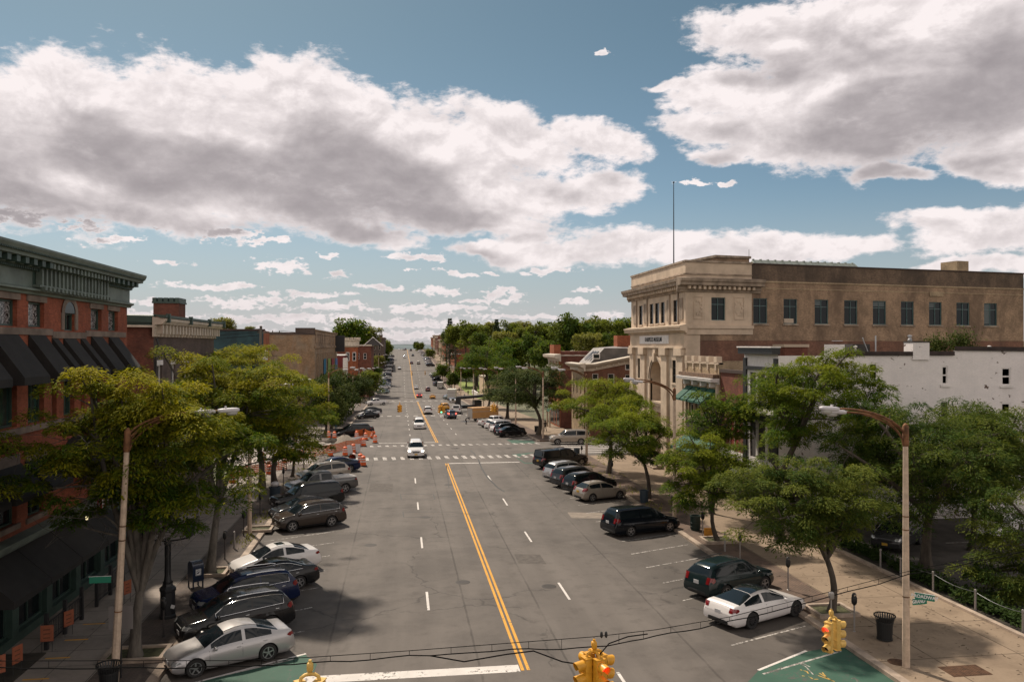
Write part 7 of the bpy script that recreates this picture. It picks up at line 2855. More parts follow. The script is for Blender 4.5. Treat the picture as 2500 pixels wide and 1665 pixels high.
# ------------------------------------------------------------------ trees on the hill and beyond
HS = {}
def hill_kind(k):
 if k not in HS:
  spec = {'dark': dict(seed=201, m=L_HILL, style='round', yellow=.22, n_leaf=5200), 'mid': dict(seed=207, m=L_HILL, style='round', yellow=.55, n_leaf=5200), 'olive': dict(seed=213, m=L_OLIVE, style='round', yellow=.45, n_leaf=5000),
    'green': dict(seed=219, m=L_GR, style='round', yellow=.25, n_leaf=5200)}[k]
  HS[k] = make_tree(trunk_h=3.2, centre=(0, 0, 7.6), rad=(5, 5, 4.6), leaf=.62, pads=60, pad_r=1.6, r0=.35, forks=4, wid=.75, **spec)
 return HS[k]
MESHED = {}
def hill_tree(label, x, y, rpx, d, kind, squash=1.0, name='hill_tree', group='trees on the wooded hill', rz=None):
 mb, me = hill_kind(kind)
 if kind not in MESHED:
  t0 = obj('trunk', mb, M_BARK, None, True)
  MESHED[kind] = t0.data
  bpy.data.objects.remove(t0)
 q = pt(x, y, d)
 s = rpx * d / F / 5.0
 root, t, c = plant_tree(name, label, (q.x, q.y, q.z - 7.6 * s), (MESHED[kind], me), M_BARK, group=group, rz=rz if rz is not None else (x * 1.7) % 6.28, sc=s)
 g, base = zt(q.x, q.y), q.z - 7.6 * s
 if base > g:                                 # a bare lower trunk down to the slope
  root.location.z = g
  t.location.z = c.location.z = (base - g) / s
  if 'stem' not in MESHED:
   MESHED['stem'] = obj('trunk', MB().lathe([(.5, 0), (.36, 1.05)], 8), M_BARK, None, True).data
   bpy.data.objects.remove(bpy.data.objects[MESHED['stem'].name])
  st = bpy.data.objects.new('trunk', MESHED['stem'])
  C.objects.link(st)
  st.parent = root
  st.scale = (1, 1, (base - g) / s)
 return root
for a in (
 ('bright olive tree beside the tall pine above the terrace roofs', 1112, 818, 28, 335, 'mid'),
 ('round mid green tree above the middle of the terrace', 1165, 820, 34, 325, 'mid'),
 ('dark round tree behind the nearest row house roof', 1180, 838, 26, 300, 'dark'),
 ('pale flowering tree in front of the dark trees on the hill', 1231, 834, 27, 280, 'olive'),
 ('tall mid green tree behind the pale flowering tree', 1254, 812, 27, 330, 'mid'),
 ('broad mid green tree in the middle of the wooded hill', 1292, 826, 36, 300, 'mid'),
 ('dark green tree below the broad tree of the wooded hill', 1305, 853, 38, 265, 'dark'),
 ('slender tree standing up against the sky', 1328, 802, 14, 340, 'green'),
 ('mid green tree left of the biggest dark crown', 1348, 822, 30, 300, 'mid'),
 ('biggest dark crown on the hill, above the slate mansard', 1405, 816, 46, 270, 'dark'),
 ('olive tree showing between the biggest dark crown and the museum', 1448, 806, 28, 310, 'olive'),
 ('large mid green tree beside the museum cornice', 1486, 815, 40, 290, 'mid'),
 ('tree tucked behind the museum front corner', 1526, 806, 30, 320, 'green'),
 ('pale flowering tree above the slate mansard roof', 1436, 842, 32, 250, 'olive'),
 ('dark tree behind the orange brick house', 1322, 868, 34, 230, 'dark'),
 ('small light green tree on the hill shoulder', 1372, 838, 26, 280, 'mid'),
 ('dark tree low on the hill behind the mansard chimney', 1480, 848, 34, 255, 'dark'),
 ('dark green tree right behind the cream block', 1204, 872, 46, 275, 'dark'),
 ('mid green tree beside the cream block', 1246, 868, 40, 270, 'green'),
 ('dark tree at the back of the lawn', 1160, 882, 30, 300, 'dark'),
 ('rounded tree at the top of the lawn', 1138, 905, 24, 320, 'green'),
 ('low tree by the lawn railings', 1110, 925, 17, 310, 'dark'),
 ('dark tree right of the lawn', 1225, 905, 38, 240, 'dark'),
 ('distant tree at the back of the wooded hill, left', 1200, 806, 22, 380, 'olive'),
 ('distant tree at the back of the wooded hill, middle', 1273, 805, 22, 370, 'olive'),
 ('distant tree at the back of the wooded hill, right', 1370, 808, 26, 350, 'mid'),
 ('small dark tree between two olive trees over the terrace', 1137, 812, 20, 345, 'dark'),
 ('hedge like tree over the last row houses', 1090, 822, 17, 420, 'dark'),
):
 hill_tree(*a)
for a in (
 ('tree at the street edge in front of the orange row house', 1080, 905, 17, 345, 'green'),
 ('small tree by the street near the crest on the right', 1026, 846, 10, 600, 'mid'),
 ('darker small tree at the crest on the right', 1018, 843, 9, 655, 'dark'),
 ('tree by the kerb half way up the hill on the right', 1050, 862, 11, 500, 'mid'),
):
 hill_tree(*a, name='street_tree', group='small trees along the far right kerb')
for a in (
 ('yellowing tree on the left kerb near the crest', 940, 846, 19, 480, 'mid'),
 ('dark tree below the yellowing tree on the left kerb', 934, 868, 15, 430, 'dark'),
 ('olive tree beside the dark tower building', 922, 882, 15, 390, 'olive'),
 ('round clipped looking tree on the left kerb by the parked row', 902, 930, 27, 225, 'mid'),
 ('dark tree on the left kerb beyond the round one', 918, 908, 17, 300, 'dark'),
 ('small tree at the crest on the left', 950, 848, 9, 620, 'dark'),
):
 hill_tree(*a, name='street_tree', group='trees along the far left kerb')
for a in (
 ('wide green tree rising behind the old brick hall', 855, 818, 40, 330, 'green'),
 ('airy tree behind the castle like brick house', 902, 820, 24, 340, 'olive'),
 ('tree top over the brown building cornice', 545, 800, 26, 135, 'olive'),
 ('small tree top over the painted wall', 610, 806, 10, 150, 'olive'),
):
 hill_tree(*a, name='back_tree', group='trees behind the left buildings')
def pine(label, x, ytop, ybase, d, seed, wpx):
 rng = np.random.default_rng(seed)
 q0, q1 = pt(x, ybase, d), pt(x, ytop, d)
 g = zt(q0.x, q0.y)
 h = q1.z - g
 root = bpy.data.objects.new('pine_tree', None)
 C.objects.link(root)
 root.location = (q0.x, q0.y, g)
 tag(root, label, 'tree', 'pines on the skyline')
 mb = MB()
 mb.tube([(0, 0, 0), (0, 0, h * .5), (0, 0, h)], [.35, .22, .04], 7)
 obj('trunk', mb, M_BARK, root, True, None)
 n = 3000
 lv = rng.integers(0, 17, n)
 zz = h * (1 - .72 * (lv / 17.0)) - rng.uniform(0, .9, n)
 th = rng.uniform(0, 6.283, n)
 rad = wpx * d / F * (.06 + 1.25 * (lv / 17.0) ** 1.15) * (rng.uniform(.6, 1.25, 17)[lv]) * (1 + .4 * np.sin(th + lv * 2.1))
 rr = np.sqrt(rng.uniform(0, 1, n)) * rad
 pos = np.stack([np.cos(th) * rr, np.sin(th) * rr, zz - rr * .15], 1)
 o3 = np.stack([np.cos(th), np.sin(th), rng.uniform(-.3, .5, n)], 1)
 o3 /= np.linalg.norm(o3, axis=1, keepdims=True)
 me = leaf_mesh('crown', pos, o3, rng.uniform(.5, 1.0, n), rng.uniform(0, 1, n), rng, L_PINE, .5)
 c = bpy.data.objects.new('crown', me)
 C.objects.link(c)
 c.parent = root
pine('tall dark pine standing over the terrace roofs', 1098, 778, 830, 362, 5, 30)
pine('pointed pine in the middle of the skyline', 1212, 780, 830, 362, 6, 22)
# two broad locusts of the second block, right
street_tree('broad dark locust on the second block in front of the orange brick house', Vector((19.4, 112.5, zg(112.5) + .15)), (1292, 948), (82, 62), group='locust trees on the second block', seed=131, n_leaf=24000, leaf=.28, m=L_LIN, pads=110, pad_r=1.0, yellow=.30, r0=.3, th=4)
street_tree('large locust beyond the orange trailer, its crown above the cream block', Vector((20.2, 152, zg(152) + .15)), (1245, 950), (56, 50), group='locust trees on the second block', seed=137, n_leaf=15000, leaf=.38, m=L_LIN, pads=95, pad_r=1.2, yellow=.34, r0=.3, th=5)
street_tree('leafy locust by the lawn with a leaning trunk', Vector((20.6, 190, zg(190) + .15)), (1192, 884), (66, 46), group='locust trees on the second block', seed=139, n_leaf=11000, leaf=.42, m=L_GR, pads=75, pad_r=1.4, yellow=.25, r0=.3, th=5)

# ------------------------------------------------------------------ street lamps
M_CONC = mat('lamp post concrete', (0.48, 0.37, 0.28), .85, var=.15, vscale=5, bump=.15)
M_RUSTARM = mat('rusted arm', (0.16, 0.075, 0.035), .8, .3, var=.5, vscale=6)
M_LUM = mat('luminaire grey', (0.50, 0.48, 0.50), .45)
M_LENS = mat('luminaire lens', (0.35, 0.34, 0.32), .15)
LAMP = None
def make_lamp(label, group, hi=True):
 t = thing('street_lamp', label, 'street lamp', (0, 0, 0), 0, group, False)
 mb = MB()
 mb.lathe([(.145, -.3), (.14, .2), (.092, 8.3)], 8)
 obj('pole', mb, M_CONC, t)
 mb = MB()
 mb.lathe([(.10, 8.25), (.12, 8.3), (.115, 9.0), (.05, 9.10), (0, 9.12)], 10)
 for z in (2.6, 5.1, 5.6):
  mb.lathe([(.142 - z * .0059, z), (.147 - z * .0059, z + .02), (.140 - z * .0059, z + .05)], 8)
 obj('bracket', mb, M_RUSTARM, t, True, autosm=40)
 for k, (dx, dy, rise) in enumerate(((3.0, .50, .82), (2.05, -.60, .60))):
  mb = MB()
  pts = []
  for i in range(9):
   f = i / 8
   a = math.pi / 2 * f
   pts.append((dx * (1 - math.cos(a)) ** .9 * 1.0, dy * (1 - math.cos(a)) ** .9, 8.55 + (rise + .35) * math.sin(a)))
  mb.tube(pts, .04, 7)
  mb.tube([(p[0] * .8 + .1, p[1] * .8, p[2] - .22 + .17 * i / 8) for i, p in enumerate(pts[:8])], .03, 6)
  ar = obj('arm', mb, M_RUSTARM, t, True)
  u = Vector((dx, dy, 0)).normalized()
  M = Matrix.Translation(Vector(pts[-1]) + u * .38) @ Matrix.Rotation(math.atan2(dy, dx), 4, 'Z') @ Matrix.Rotation(R(-4), 4, 'Y')
  mb = MB().rbox((0, 0, .02), (.82, .30, .17), .55, M)
  mb.cbox((-.1, 0, .13), (.07, .07, .09), M)
  lm = obj('luminaire', mb, M_LUM, t, True, autosm=50)
  mb = MB().rbox((.12, 0, -.09), (.42, .26, .2), .8, M)
  obj('lens', mb, M_LENS, lm, True)
 return t
lamp0 = make_lamp('', None)
index_children()
_lamps = []
LAMPS = [  # x, y, to the street, label
 (18.75, 27.6, 180, 'right street lamp nearest the camera, carrying the green street name signs'),
 (18.55, 52.6, 180, 'right street lamp beside the dark green bin and the museum shops'),
 (18.6, 79, 180, 'right street lamp hidden in the locusts by the museum corner'),
 (19.0, 106.3, 178, 'right street lamp just across the side street'),
 (19.1, 133, 180, 'right street lamp by the second block parked row'),
 (19.2, 160, 180, 'right street lamp near the orange trailer'),
 (19.3, 188, 180, 'right street lamp behind the boom truck'),
 (19.4, 216, 180, 'right street lamp before the lawn'),
 (19.4, 262, 180, 'right street lamp at the lower end of the lawn'),
 (19.4, 310, 180, 'right street lamp at the upper end of the lawn'),
 (19.4, 400, 180, 'right street lamp in front of the terrace'),
 (-10.05, 29.9, 14, 'left street lamp nearest the camera, rising past the silver sedan'),
 (-9.6, 52.8, 0, 'left street lamp in front of the locust mass, its head above the leaves'),
 (-10.4, 117.5, 0, 'left street lamp by the orange barrels across the side street'),
 (-10.4, 146, 0, 'left street lamp before the coloured banners'),
 (-10.4, 175, 0, 'left street lamp after the coloured banners'),
 (-10.4, 206, 0, 'left street lamp by the white pickup'),
 (-10.4, 240, 0, 'left street lamp in front of the castle like house'),
 (-10.4, 330, 0, 'left street lamp beside the long parked row'),
 (-10.4, 372, 0, 'left street lamp further up beside the long parked row'),
 (-10.4, 640, 0, 'left street lamp on the skyline at the crest')]
for i, (x, y, rz, lab) in enumerate(LAMPS):
 o = lamp0 if i == 0 else copy_tree(lamp0)
 o.location = (x, y, zg(y) + .15)
 o.rotation_euler = (R(.0), R(2.6 if i == 11 else 0), R(rz))
 o['label'] = lab
 o['group'] = 'street lamps on both pavements'
L1 = [o for o in C.objects if o.get('label') == LAMPS[11][3]][0]
for kd in ('arm', 'luminaire'):             # its two heads overlap
 ar = sorted([o for o in C.objects if o.parent == L1 and o.name.startswith(kd)], key=lambda o: o.name)[-1]
 ar.rotation_euler.z = R(20)
 ar.location.z = .17
# green street name signs on the nearest right lamp, and one seen edge on across the street
M_SIGNG = mat('sign green', (0.012, 0.17, 0.105), .5)
M_SIGNW = mat('sign white', (.7, .7, .7), .5)
def name_sign(label, x, y, z, ang_, txt, wd, small=None):
 Wl = Wall((x, y), (math.cos(ang_), math.sin(ang_)))
 mb = MB()
 Wl.box(mb, 0, wd, z - .115, z + .115, -.012, .012)
 o = solo('street_sign', mb, M_SIGNG, label, 'street sign', (x, y, z), 'street name signs on the lamp posts')
 ORG[o.name] = (x, y, z)
 mb = MB()
 Wl.box(mb, -.02, wd + .01, z + .115, z + .125, -.014, .014)
 obj('sign_rim', mb, M_SIGNW, o)
 if txt:
  text_on(Wl, wd * (.40 if small else .5), z, txt, .17, M_SIGNW, .016, o, sx=.92, ext=.002)
 if small:
  text_on(Wl, wd * .86, z + .03, small, .10, M_SIGNW, .016, o, ext=.002)
 return o
name_sign('green name sign reading GRAND ST on the near right lamp post', 18.90, 27.42, 2.62, R(6), 'GRAND', .62, 'ST')
name_sign('green name sign reading BROADWAY above the GRAND ST sign', 18.90, 27.3, 2.90, R(-42), 'BROADWAY', .66)
name_sign('green name sign seen from its plain side on the near left lamp post', -10.85, 29.78, 3.95, R(0), None, .72)
mb = MB()
p = PYY(297, 1538, 30.6)
Wl = Wall((p.x, 30.6), (1, 0))
Wl.box(mb, -.42, .42, 1.9, 2.75, 0, .012)
o = solo('back_sign', mb, mat('sign back', (.17, .155, .15), .6), 'dull grey back of a square sign on the near left lamp post', 'sign', (p.x, 30.6, 2.3))
ORG[o.name] = (p.x, 30.6, 2.3)
mb = MB()
mb.tube([(p.x, 30.63, .15), (p.x, 30.63, 2.85)], .03, 6)
obj('post', mb, M_RIMD, o)

# ------------------------------------------------------------------ parking meters
M_METER = mat('meter head', (0.022, 0.022, 0.023), .35, .4)
M_MPOLE = mat('meter pole', (0.30, 0.28, 0.27), .5, .6)
M_MPOLED = mat('dark meter pole', (0.06, 0.052, 0.05), .6, .3)
def make_meter():
 t = thing('parking_meter', '', 'parking meter', (0, 0, 0), 0, 'parking meters along the kerbs', False)
 mb = MB()
 mb.lathe([(.07, 0), (.05, .02), (.036, .03), (.036, 1.12)], 8)
 obj('pole', mb, M_MPOLE, t, True, autosm=40)
 mb = MB()
 mb.lathe([(.04, 1.1), (.09, 1.16), (.10, 1.2)], 10)
 mb.rbox((0, 0, 1.32), (.22, .16, .34), .5)
 mb.lathe([(.10, 1.44), (.095, 1.54), (.06, 1.61), (0, 1.63)], 12)
 obj('meter_head', mb, M_METER, t, True, autosm=50)
 mb = MB()
 mb.cbox((0, -.065, 1.535), (.11, .05, .06))
 mb.cbox((0, .065, 1.535), (.11, .05, .06))
 obj('window', mb, M_CHROME, t)
 return t
meter0 = make_meter()
index_children()
MET = [(2084, 1540, 0, 'meter by the slatted black bin, nearest on the right'), (1923, 1439, 0, 'meter right of the white fastback sedan'), (1806, 1369, 0, 'meter near the short grey stub post'),
  (1715, 1311, 0, 'meter beside the yellow sign board'), (1642, 1266, 0, 'meter in front of the dark blue minivan'), (1494, 1169, 0, 'meter near the museum corner tree'), (1420, 1125, 0, 'meter by the black pickup bonnet'),
  (596, 1308, 1, 'dark meter beside the grassy tree pit on the left'), (550, 1364, 1, 'dark meter opposite the white sedan'), (635.6, 1258, 1, 'dark meter by the brown crossover bonnet'), (692.5, 1188, 1, 'dark meter by the grey pickup bonnet'),
  (401, 1553, 1, 'thin dark meter pole in front of the black crossover')]
for i, (x, y, dk, lab) in enumerate(MET):
 o = meter0 if i == 0 else copy_tree(meter0)
 p = G(x, y, .145)
 o.location = (p.x, p.y, zg(p.y) + .145)
 o['label'] = 'parking ' + lab
 if dk:
  for c in C.objects:
   if c.parent == o and c.name.startswith('pole'):
    c.material_slots[0].link = 'OBJECT'
    c.material_slots[0].material = M_MPOLED
# stub posts
for (x, y, h, lab) in ((1769, 1345, 1.15, 'short grey stub post beside the stone tree pit on the right'), (573, 1338, 1.0, 'short dark stub post behind the left meters')):
 p = G(x, y, .145)
 mb = MB()
 mb.lathe([(.06, 0), (.055, h), (0, h + .03)], 10)
 o = solo('stub_post', mb, M_MPOLE, lab, 'post', None, 'stub posts')
 o.location = (p.x, p.y, .145)

# ------------------------------------------------------------------ bins, mailbox, ornamental lamp
M_BINB = mat('bin black', (.014, .015, .016), .45)
M_BINBL = mat('bin blue', (.028, .045, .062), .55)
def slat_bin(label, x, y, h=1.0, r=.34):
 p = G(x, y, .145)
 t = thing('litter_bin', label, 'litter bin', (p.x, p.y, zg(p.y) + .145), 0, 'litter bins on the pavements', False)
 mb = MB()
 for k in range(26):
  a = 2 * math.pi * k / 26
  M = Matrix.Rotation(a, 4, 'Z')
  P = [(r * .84, .08), (r * .93, h * .72), (r * 1.0, h * .80), (r * 1.2, h)]
  for (r0, z0), (r1, z1) in zip(P[:-1], P[1:]):
   q = [M @ Vector((rr, s * .030, z)) for rr, s, z in ((r0, -1, z0), (r0, 1, z0), (r1, 1, z1), (r1, -1, z1))]
   mb.face(q)
 obj('slats', mb, M_BINB, t)
 mb = MB()
 for rr, z in ((r * .86, .06), (r * .96, h * .75), (r * 1.21, h)):
  mb.lathe([(rr - .02, z - .02), (rr + .015, z - .02), (rr + .015, z + .02), (rr - .02, z + .02), (rr - .02, z - .02)], 26)
 obj('hoops', mb, M_BINB, t)
 mb = MB()
 mb.lathe([(0, .07), (r * .78, .07), (r * .86, h * .74)], 20)
 obj('liner', mb, mat('bin liner', (.012, .012, .013), .6), t)
def drum_bin(label, x, y, m, h=.95, r=.33, lid=True):
 p = G(x, y, .145)
 t = thing('litter_bin', label, 'litter bin', (p.x, p.y, zg(p.y) + .145), 0, 'litter bins on the pavements', False)
 mb = MB()
 mb.lathe([(0, .02), (r * .86, .02), (r * .88, .06), (r * .96, h * .9), (r * 1.06, h * .9), (r * 1.06, h), (r * .9, h), (r * .85, h * .6), (0, h * .5)], 18)
 obj('drum', mb, m, t, True, autosm=30)
 mb = MB()
 for z in (.25, .5):
  mb.lathe([(r * .93, h * z), (r * .99, h * z + .015), (r * .94, h * z + .03)], 18)
 for k in range(14):
  M = Matrix.Rotation(2 * math.pi * k / 14, 4, 'Z')
  mb.box((r * .92, -.012, .08), (r * .97, .012, h * .88), M)
 obj('ribs', mb, m, t)
slat_bin('black slatted litter bin with flared rim beside the near right lamp post', 2158, 1560)
slat_bin('black slatted litter bin at the foot of the near left lamp post', 268, 1690)
drum_bin('dark green litter bin near the yellow sign board', 1697, 1293, mat('bin green', (.010, .026, .022), .5))
drum_bin('blue litter bin under the umbrella shaped locust', 1572, 1226, M_BINBL)
drum_bin('dark litter bin by the side street corner', 1408, 1116, M_BINBL)
drum_bin('dark litter bin beside the second block lamp post', 1310, 1055, M_BINB)
drum_bin('dark bin with a white bag on the left behind the black sport utility', 672, 1222, M_BINBL, 1.1, .42)
p = G(672, 1222, .145)
mb = MB().rbox((p.x, p.y, 1.42), (.6, .6, .42), .75)
solo('rubbish_bag', mb, mat('pale plastic bag', (.42, .40, .40), .35), 'pale plastic rubbish bag on top of the left dark bin', 'bag', tuple(p), None, True)

def mailbox():
 p = G(479, 1432, .145)
 M_NAVY = mat('mailbox blue', (.010, .019, .043), .35, coat=.3)
 t = thing('mailbox', 'dark blue postal mailbox with rounded top and white emblem panel', 'mailbox', (p.x, p.y, .145), R(38), None, False)
 w, d, h0, h1 = .56, .60, .34, 1.05
 mb = MB()
 rows = []
 prof = [(-d/2, h0), (-d/2, h1)] + [(-d/2 * math.cos(math.pi * i / 10), h1 + d/2 * .95 * math.sin(math.pi * i / 10)) for i in range(1, 10)] + [(d/2, h1), (d/2, h0)]
 rows = [[(x, y, z) for y, z in prof] for x in (-w/2, w/2)]
 mb.grid(rows)
 mb.face(rows[0])
 mb.face(rows[1][::-1])
 mb.face([(-w/2, -d/2, h0), (w/2, -d/2, h0), (w/2, d/2, h0), (-w/2, d/2, h0)])
 obj('box', mb, M_NAVY, t, False)
 for sx in (-1, 1):
  for sy in (-1, 1):
   mb = MB().cbox((sx * (w/2 - .04), sy * (d/2 - .04), .17), (.06, .06, .36))
   obj('leg', mb, M_NAVY, t)
 mb = MB()
 mb.cbox((0, -d/2 - .004, .80), (.27, .012, .31))
 pn = obj('emblem_panel', mb, M_SIGNW, t)
 mb = MB()                                   # swept bird head shape in a dark frame
 y = -d/2 - .013
 for e in (((-.115, .66), (.115, .66), (.115, .672), (-.115, .672)), ((-.115, .932), (.115, .932), (.115, .944), (-.115, .944)), ((-.115, .66), (-.103, .66), (-.103, .944), (-.115, .944)), ((.103, .66), (.115, .66), (.115, .944), (.103, .944)),
    ((-.09, .72), (.02, .74), (.085, .83), (-.04, .80)), ((-.09, .845), (.03, .86), (.09, .84), (.06, .885), (-.06, .90)), ((-.085, .765), (-.02, .79), (-.06, .80))):
  mb.face([(x, y, z) for x, z in e])
 obj('emblem', mb, M_NAVY, pn)
 mb = MB()
 mb.tube([(-w/2 - .01, -d/2 * .62, h1 + .20), (w/2 + .01, -d/2 * .62, h1 + .20)], .02, 6)
 mb.cbox((0, -d/2 * .80, h1 + .19), (.4, .04, .05))
 obj('handle', mb, M_RIMD, t)
mailbox()

def ornamental_lamp():
 p = G(411, 1505, .145)
 t = thing('lamp_column', 'black ornamental lamp column with heavy fluted base and lantern', 'street lamp', (p.x, p.y, .145), 0, None, False)
 mb = MB()
 mb.lathe([(.36, 0), (.36, .12), (.32, .16), (.32, 1.15), (.36, 1.2), (.36, 1.3), (.24, 1.4), (.2, 1.5), (.22, 1.58)], 8)
 obj('base', mb, M_BLACKP, t)
 mb = MB()
 mb.lathe([(.17, 1.55), (.13, 1.9), (.105, 3.2), (.16, 3.25), (.16, 3.32), (.10, 3.36), (.13, 3.5)], 14)
 for k in range(10):
  M = Matrix.Rotation(2*math.pi*k/10, 4, 'Z')
  mb.box((.11, -.012, 1.8), (.135, .012, 3.2), M)
 obj('shaft', mb, M_BLACKP, t, False)
 mb = MB()
 mb.tube([(-.9, 0, 3.5), (-.5, 0, 3.42), (0, 0, 3.36), (.5, 0, 3.42), (.9, 0, 3.5)], .04, 6)
 obj('cross_arm', mb, M_BLACKP, t)
 for x in (-.9, .9):
  mb = MB()
  mb.lathe([(.08, 3.5), (.2, 3.62), (.26, 3.95), (.27, 4.0), (.12, 4.12), (.05, 4.3), (0, 4.34)], 8, Matrix.Translation((x, 0, 0)))
  obj('lantern', mb, M_BLACKP, t)
 mb = MB().cbox((.12, -.322, .62), (.16, .01, .16), Matrix.Rotation(.3, 4, 'Y'))
 obj('sticker', mb, M_SIGNW, t)
ornamental_lamp()

# ------------------------------------------------------------------ tree pits, yellow board, car park rail, hedge
def tree_pit(label, x, y, wx, wy, right):
 p = G(x, y, .15)
 t = thing('tree_pit', label, 'tree pit', (p.x, p.y, .145), 0, 'stone edged tree pits', False)
 mb = MB()
 for lo, hi in (((-wx, -wy, 0), (wx, -wy + .16, .16)), ((-wx, wy - .16, 0), (wx, wy, .16)), ((-wx, -wy + .16, 0), (-wx + .16, wy - .16, .16)), ((wx - .16, -wy + .16, 0), (wx, wy - .16, .16))):
  mb.box(lo, hi)
 obj('stone_edge', mb, M_KERB, t)
 mb = MB().box((-wx + .16, -wy + .16, 0), (wx - .16, wy - .16, .07))
 obj('soil', mb, mat('mossy soil', (.05, .05, .02), .95, var=.5, vscale=5), t)
tree_pit('stone edged pit round the locust opposite the car park', 2027, 1492, .95, .8, True)
tree_pit('stone edged pit round the young locust by the yellow board', 1752, 1320, .95, .75, True)
tree_pit('stone edged pit round the big locust nearest the near left lamp', 335, 1600, 1.15, .75, False)
tree_pit('stone edged pit round the locust beside the mailbox', 512, 1399, .95, .75, False)
tree_pit('weedy empty stone edged pit by the brown crossover', 632, 1293, .9, .7, False)
p = G(1733, 1307, .145)
Wl = Wall((p.x - .4, p.y), (1, -.15))
mb = MB()
Wl.box(mb, 0, .72, .16, .66, -.012, .012)
o = solo('notice_board', mb, mat('notice yellow', (.50, .22, .015), .6, var=.15, vscale=5), 'yellow notice board standing at the foot of the young locust', 'sign', (p.x, p.y, .145))
ORG[o.name] = (p.x, p.y, .145)
mb = MB()
for k, (a, b) in enumerate(((.12, .60), (.10, .62), (.16, .56), (.14, .58))):
 Wl.box(mb, a, b, .56 - .1 * k, .585 - .1 * k, .012, .015)
obj('faded_lines', mb, mat('faded lettering', (.26, .11, .015), .7), o)
t = thing('chain_fence', 'row of thin grey posts with sagging chain along the car park edge', 'fence', (25.6, 34, .15))
pts = [G(x, y, .15) for x, y in ((2120, 1388), (2180, 1410), (2264, 1447), (2366, 1495), (2482, 1549), (2610, 1610))]
for p in pts:
 mb = MB()
 mb.lathe([(.05, .1), (.045, 1.12), (.06, 1.13), (.05, 1.2), (0, 1.22)], 8, Matrix.Translation((25.62, p.y, 0)))
 obj('post', mb, M_MPOLE, t)
mb = MB()
for a, b in zip(pts[:-1], pts[1:]):
 mb.tube([(25.62, a.y + (b.y - a.y) * k / 6, 1.08 - .12 * math.sin(math.pi * k / 6)) for k in range(7)], .012, 4, False)
obj('chain', mb, M_RIMD, t)
for i, (y0, y1) in enumerate(((24, 29.5), (30, 35), (35.5, 40), (40.8, 46))):
 rng = np.random.default_rng(500 + i)
 n = 2600
 pos = np.stack([26.5 + rng.normal(0, .28, n), rng.uniform(y0, y1, n), .2 + np.abs(rng.normal(0, .22, n))], 1)
 o3 = rng.normal(0, 1, (n, 3))
 o3[:, 2] = np.abs(o3[:, 2])
 o3 /= np.linalg.norm(o3, axis=1, keepdims=True)
 pos -= np.array([26.4, (y0 + y1) / 2, .12])
 me = leaf_mesh('hedge', pos, o3, rng.uniform(.10, .22, n), rng.uniform(0, .12, n), rng, L_LIN, .5)
 o = bpy.data.objects.new('low_hedge', me)
 C.objects.link(o)
 o.location = (26.4, (y0 + y1) / 2, .12)
 tag(o, ('low dark shrub bed behind the chain, nearest the camera', 'low dark shrub bed behind the chain, second from the camera', 'low dark shrub bed behind the chain, third from the camera', 'low dark shrub bed behind the chain, by the parked charcoal car')[i], 'shrubs', 'shrub beds behind the chain')
# weeds and fallen leaves
rng = np.random.default_rng(77)
n = 2600
xs = np.concatenate([rng.uniform(-11, -9.1, 900), rng.uniform(18.1, 20.2, 1000), rng.normal(-9.3, .15, 350), rng.normal(20.2, .12, 350)])
yv = np.concatenate([rng.uniform(50, 62, 500), rng.uniform(60, 80, 400), rng.uniform(54, 80, 1000), rng.uniform(48, 80, 350), rng.uniform(52, 80, 350)])
keep = np.sin(xs * 3.1) + np.sin(yv * .9) > .5
xs, yv = xs[keep], yv[keep]
pos = np.stack([xs, yv, np.full(len(xs), .15)], 1)
o3 = np.stack([rng.normal(0, .5, len(xs)), rng.normal(0, .5, len(xs)), np.full(len(xs), 1.0)], 1)
o3 /= np.linalg.norm(o3, axis=1, keepdims=True)
me = leaf_mesh('weeds', pos, o3, rng.uniform(.08, .22, len(xs)), rng.uniform(.2, .9, len(xs)), rng, L_OLIVE, .35)
o = bpy.data.objects.new('weeds', me)
C.objects.link(o)
tag(o, 'straggling weeds in the brick strips beside both kerbs', 'weeds', kind='stuff')
n = 700
pos = np.stack([rng.uniform(18, 25.4, n), rng.uniform(22, 48, n), np.full(n, .158)], 1)
o3 = np.stack([rng.normal(0, 1, n), rng.normal(0, 1, n), rng.normal(0, .06, n)], 1)
o3 /= np.linalg.norm(o3, axis=1, keepdims=True)
me = leaf_mesh('litter', pos, o3, rng.uniform(.06, .2, n), rng.uniform(0, 1, n), rng, mat('dry twig', (.075, .05, .03), .9), .25, .05)
o = bpy.data.objects.new('leaf_litter', me)
C.objects.link(o)
tag(o, 'dry twigs and leaves scattered on the right pavement', 'leaf litter', kind='stuff')

